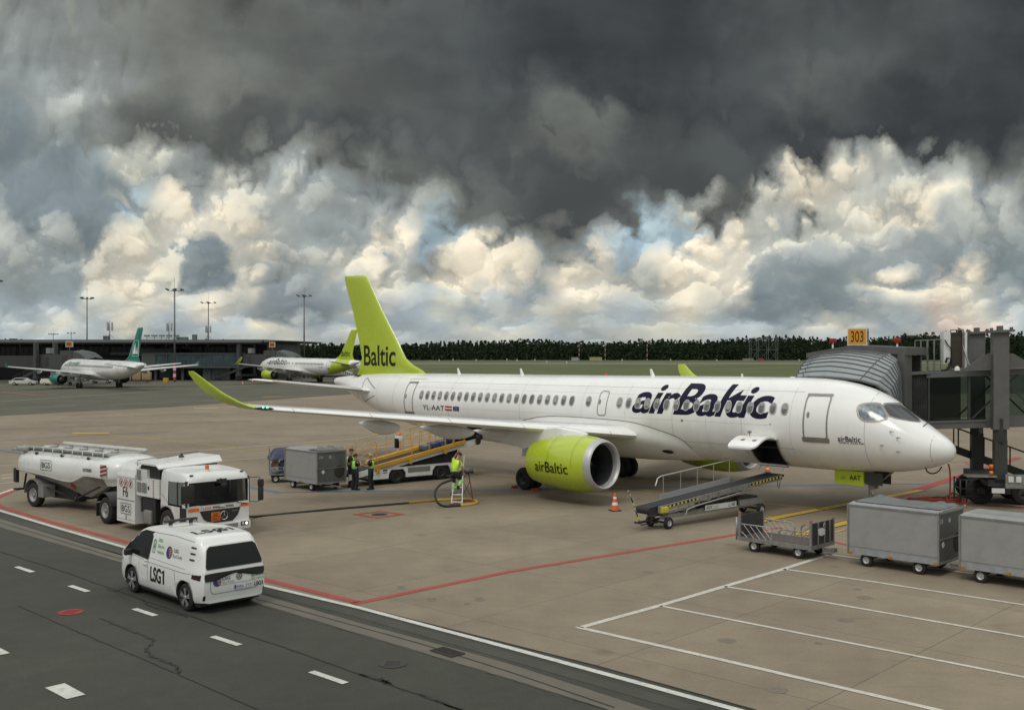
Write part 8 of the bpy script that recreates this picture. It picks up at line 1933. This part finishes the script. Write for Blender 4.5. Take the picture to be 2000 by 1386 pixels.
small_car(104, 752, 3, 'white low tow tractor left of the teal engine', (.6, .59, .5), 'tow_tractor', 4.4); small_car(148, 745, 20, 'grey car behind the teal engine', (.25, .27, .3), 'car', 4.3); small_car(199, 748, 4, 'pale van-like car seen under the teal-tailed airliner', (.45, .46, .45), 'car', 4.4)
def crate_stack(px, py, label, n=3, col=(.45, .28, .12)):
    c = G(px, py); t = thing('loaded_dolly', label, 'dolly', (c.x, c.y, 0), R(5)); b = MB().m(PLASTIC); b.bx(-2.8, 2.8, -.8, .8, .3, .5); b.obj('deck', t)
    for x in (-2.2, 2.2): wheel('wheel', t, (x, -.7, .22), .22, .15, .1)
    for k in range(n): b = MB().m(mat('container_tan', (.30, .20, .11), .6, var=.3, scale=3)); b.box((-1.9 + 1.9 * k, 0, 1.35), (1.7, 1.4, 1.6), None, .1); b.obj('container', t)
crate_stack(268, 747, 'dolly loaded with tan containers behind the teal-tailed airliner wheels')
def box_thing(name, px, py, size, m, label, cat, rot=0):
    c = G(px, py); b = MB().m(m); b.box((0, 0, size[2] / 2), size, None, .04); b.box((0, 0, size[2] + .03), (size[0] * 1.04, size[1] * 1.04, .06)); o = b.obj(name); o.location = (c.x, c.y, 0); o.rotation_euler = (0, 0, R(rot)); tag(o, label, cat)
box_thing('waste_bin', 324, 748, (.9, .9, 1.0), mat('bin_yellow', (.45, .26, .01), .5), 'yellow waste bin left of the red and white mast foot', 'bin')
person('distant crouching worker in a yellow vest beside the teal-tailed airliner wheel', (G(158, 757).x, G(158, 757).y, 0), -120, 1.0, 25, legL=[(.25, .1, .45), (-.02, .11, .09)], legR=[(.25, -.1, .45), (-.02, -.11, .09)], vest=HIVIS)
# passenger steps behind the second airliner
c = G(668, 741); t = thing('passenger_steps', 'pale mobile passenger steps beyond the far lime tail', 'stairs', (c.x - 4, c.y + 6, 0), R(0))
b = MB().m(mat('steps_pale', (.4, .41, .40), .5)); b.loft([[(x, y, z) for y, z in ((0, zz), (2, zz), (2, zz + .9), (0, zz + .9))] for x, zz in ((0, 2.6), (5.6, .3))], smooth=False); b.bx(-2.5, 0, 0, 2, 2.4, 2.7); b.obj('flight', t)
b = MB().m(PLASTIC); b.bx(-5, 5, .1, 1.9, .35, .8)
for k in range(12): b.bx(.2 + .45 * k, .4 + .45 * k, -.03, 0, 2.7 - .19 * k, 3.2 - .19 * k)
b.obj('chassis', t)
for x in (-3.8, 3.8): wheel('wheel', t, (x, .1, .4), .4, .3, .2)
# ------------------------------------------------------------------ across the field
DF = 690
def fbox(px, py_, w, h, m, label, name='field_hut', cat='hut'):
    c = G(px, py_, -.1); b = MB().m(m); b.bx(-w / 2, w / 2, 0, w * .6, 0, h); b.bx(-w / 2 - .1, w / 2 + .1, -.1, w * .6, h, h + .15); o = b.obj(name); o.location = (c.x, c.y, -.1); tag(o, label, cat)
fbox(1123, 704, 4.4, 2.0, mat('hut_white', (.28, .29, .28), .6), 'small white hut at the far edge of the grass'); fbox(1164, 704, 8, 2.2, mat('hut_yellow', (.30, .27, .14), .6), 'low yellowish hut at the far edge of the grass'); fbox(1462, 704.5, 6.5, 1.5, mat('hut_pale', (.22, .2, .15), .6), 'low pale barrier left of the lattice frame', 'barrier', 'barrier'); fbox(1487, 704.5, 3.6, 1.5, mat('band_red', (1, 1, 1)), 'red and white barrier under the lattice frame', 'barrier', 'barrier')
for px, l in ((1131, 'slim striped pole behind the white hut'), (1182, 'slim striped pole right of the yellowish hut'), (1264, 'slim striped pole standing alone in front of the woods')):
    c = G(px, 705, -.1); b = MB()
    for k in range(8): b.m(mat('band_red', (1, 1, 1)) if k % 2 else mat('band_white', (1, 1, 1))); b.cyl((0, 0, k * 1.5), (0, 0, k * 1.5 + 1.5), .16, n=6)
    o = b.obj('striped_pole'); o.location = (c.x, c.y, -.1); tag(o, l, 'pole', 'slim striped poles across the field')
c = G(1493, 704.5, -.1); t = thing('lattice_frame', 'open steel lattice frame standing before the woods', 'lattice tower', (c.x, c.y, -.1))
b = MB().m(mat('lattice_steel', (.09, .105, .11), .5)); w_ = 8.6
for x in (-w_, -w_ * .45, w_ * .3, w_):
    for y in (0, 5): b.beam((x, y, 0), (x, y, 14.6), .28)
for z in (7.2, 14.4): 
    for y in (0, 5): b.beam((-w_, y, z), (w_, y, z), .25)
for x0, x1 in ((-w_, -w_ * .45), (-w_ * .45, w_ * .3), (w_ * .3, w_)):
    for z0, z1 in ((0, 7.2), (7.2, 14.4)): b.beam((x0, 0, z0), (x1, 0, z1), .14); b.beam((x1, 0, z0), (x0, 0, z1), .14)
b.obj('frame', t); b = MB().m(PLASTIC); b.bx(-1, 4.2, 0, 3, 14.7, 15.6); b.obj('top_equipment', t)
b = MB().m(mat('guide_sign_yellow', (.35, .33, .03), .5)); b.bx(-.7, .7, 0, .3, .3, 1.3); c = G(1913, 748); o = b.obj('guidance_sign'); o.location = (c.x, c.y, 0); tag(o, 'small yellow taxiway guidance sign seen through the bridge glazing', 'guidance sign')
lm = mat('marker_white', (.6, .6, .55), .5); n_ = 0
for px, py in ((858, 705), (885, 704), (930, 705), (990, 704), (1010, 705), (1045, 704), (1215, 704.5), (1310, 704.5), (1400, 705), (1561, 705), (1766, 705), (1774, 705), (1068, 709), (1107, 710)):
    c = G(px, py, -.1); b = MB().m(lm); b.lathe([(0, .3), (.5, .28), (.9, .5), (1.1, 0)], (0, 0, 0), (0, 0, 1), 8); o = b.obj('edge_light'); o.location = (c.x, c.y, -.1); tag(o, 'small white light unit at the far edge of the grass', 'edge light', 'white edge lights along the runway')
# ------------------------------------------------------------------ the woods
def woods():
    r_ = random.Random(11); LF = mat('pine_foliage', (.026, .040, .020), .95, var=.5, scale=.35, spec=.1); BK = mat('pine_bark', (.05, .035, .025), .9)
    prof = [(-900, 662), (0, 664), (480, 668), (560, 670), (700, 670), (860, 669), (900, 665), (1000, 664), (1150, 663), (1300, 662), (1400, 661), (1480, 659), (1560, 655), (1640, 659), (1720, 658), (1752, 652), (1768, 643), (1800, 645), (1850, 642), (1890, 645), (1905, 653), (1930, 652), (1960, 644), (2000, 646), (2100, 648), (2900, 650)]
    b = MB().m(LF)
    V = []; F = []
    def leafclump(c, s_):
        for _ in range(2):
            d = Vector((r_.gauss(0, 1), r_.gauss(0, 1), r_.gauss(0, .7))).normalized(); e = Vector((r_.gauss(0, 1), r_.gauss(0, 1), r_.gauss(0, 1))); e = (e - d * e.dot(d)).normalized(); f = d.cross(e); k = len(V); s2 = s_ * r_.uniform(.6, 1.2)
            V.extend([c + e * s2, c + f * s2 * .8, c - e * s2 * .9, c - f * s2 * .7 + d * s2 * .3]); F.append([k, k + 1, k + 2, k + 3])
    for row, dep in enumerate((735, 748, 765)):
        x = -620.0
        while x < 640:
            px = 1000 + FPX * x / dep; top = cr(prof, px); H = D(px, top, dep).z * (r_.uniform(.80, 1.03) + .06 * math.sin(x * .083) + .05 * math.sin(x * .031 + 2)) * (1 if row else .90)
            y = dep + r_.uniform(-5, 5); w = r_.uniform(1.9, 3.4); kind = r_.random(); dense = -80 < px < 2080; N_ = 60 if dense else 12
            crown0 = H * (.42 if row else .25) if kind < .75 else H * .1
            for _ in range(N_):
                f = r_.random() ** .8; z = crown0 + (H - crown0) * f
                ww = w * (math.sin(math.pi * min(1, .12 + f * .85)) ** .7 if kind < .6 else (1 - f) * 1.1 + .12)
                a = r_.uniform(0, 6.283); q = ww * r_.random() ** .5; leafclump(Vector((x + q * math.cos(a), y + q * math.sin(a), z)), .72 if dense else 1.2)
            for _ in range(14 if row == 0 else 8): leafclump(Vector((x + r_.uniform(-2.5, 2.5), y + r_.uniform(-2, 3), r_.uniform(0, H * .5))), 1.3)
            x += r_.uniform(2.2, 3.9)
    b.raw(V, F)
    # dense interior of the wood behind the first rows
    pts = []
    x = -640
    while x < 660:
        px = 1000 + FPX * x / 775; H = D(px, cr(prof, px), 775).z * r_.uniform(.62, .84); pts.append((x, H)); x += r_.uniform(2, 4)
    b.loft([[(x, 772, -.1), (x, 775, h), (x, 800, h * 1.02), (x, 805, -.1)] for x, h in pts], smooth=False, closed=False, caps=False)
    o = b.obj('woodland', norm=False); o['kind'] = 'stuff'; o['label'] = 'dark pine wood along the far edge of the airfield'; o['category'] = 'woods'
woods()
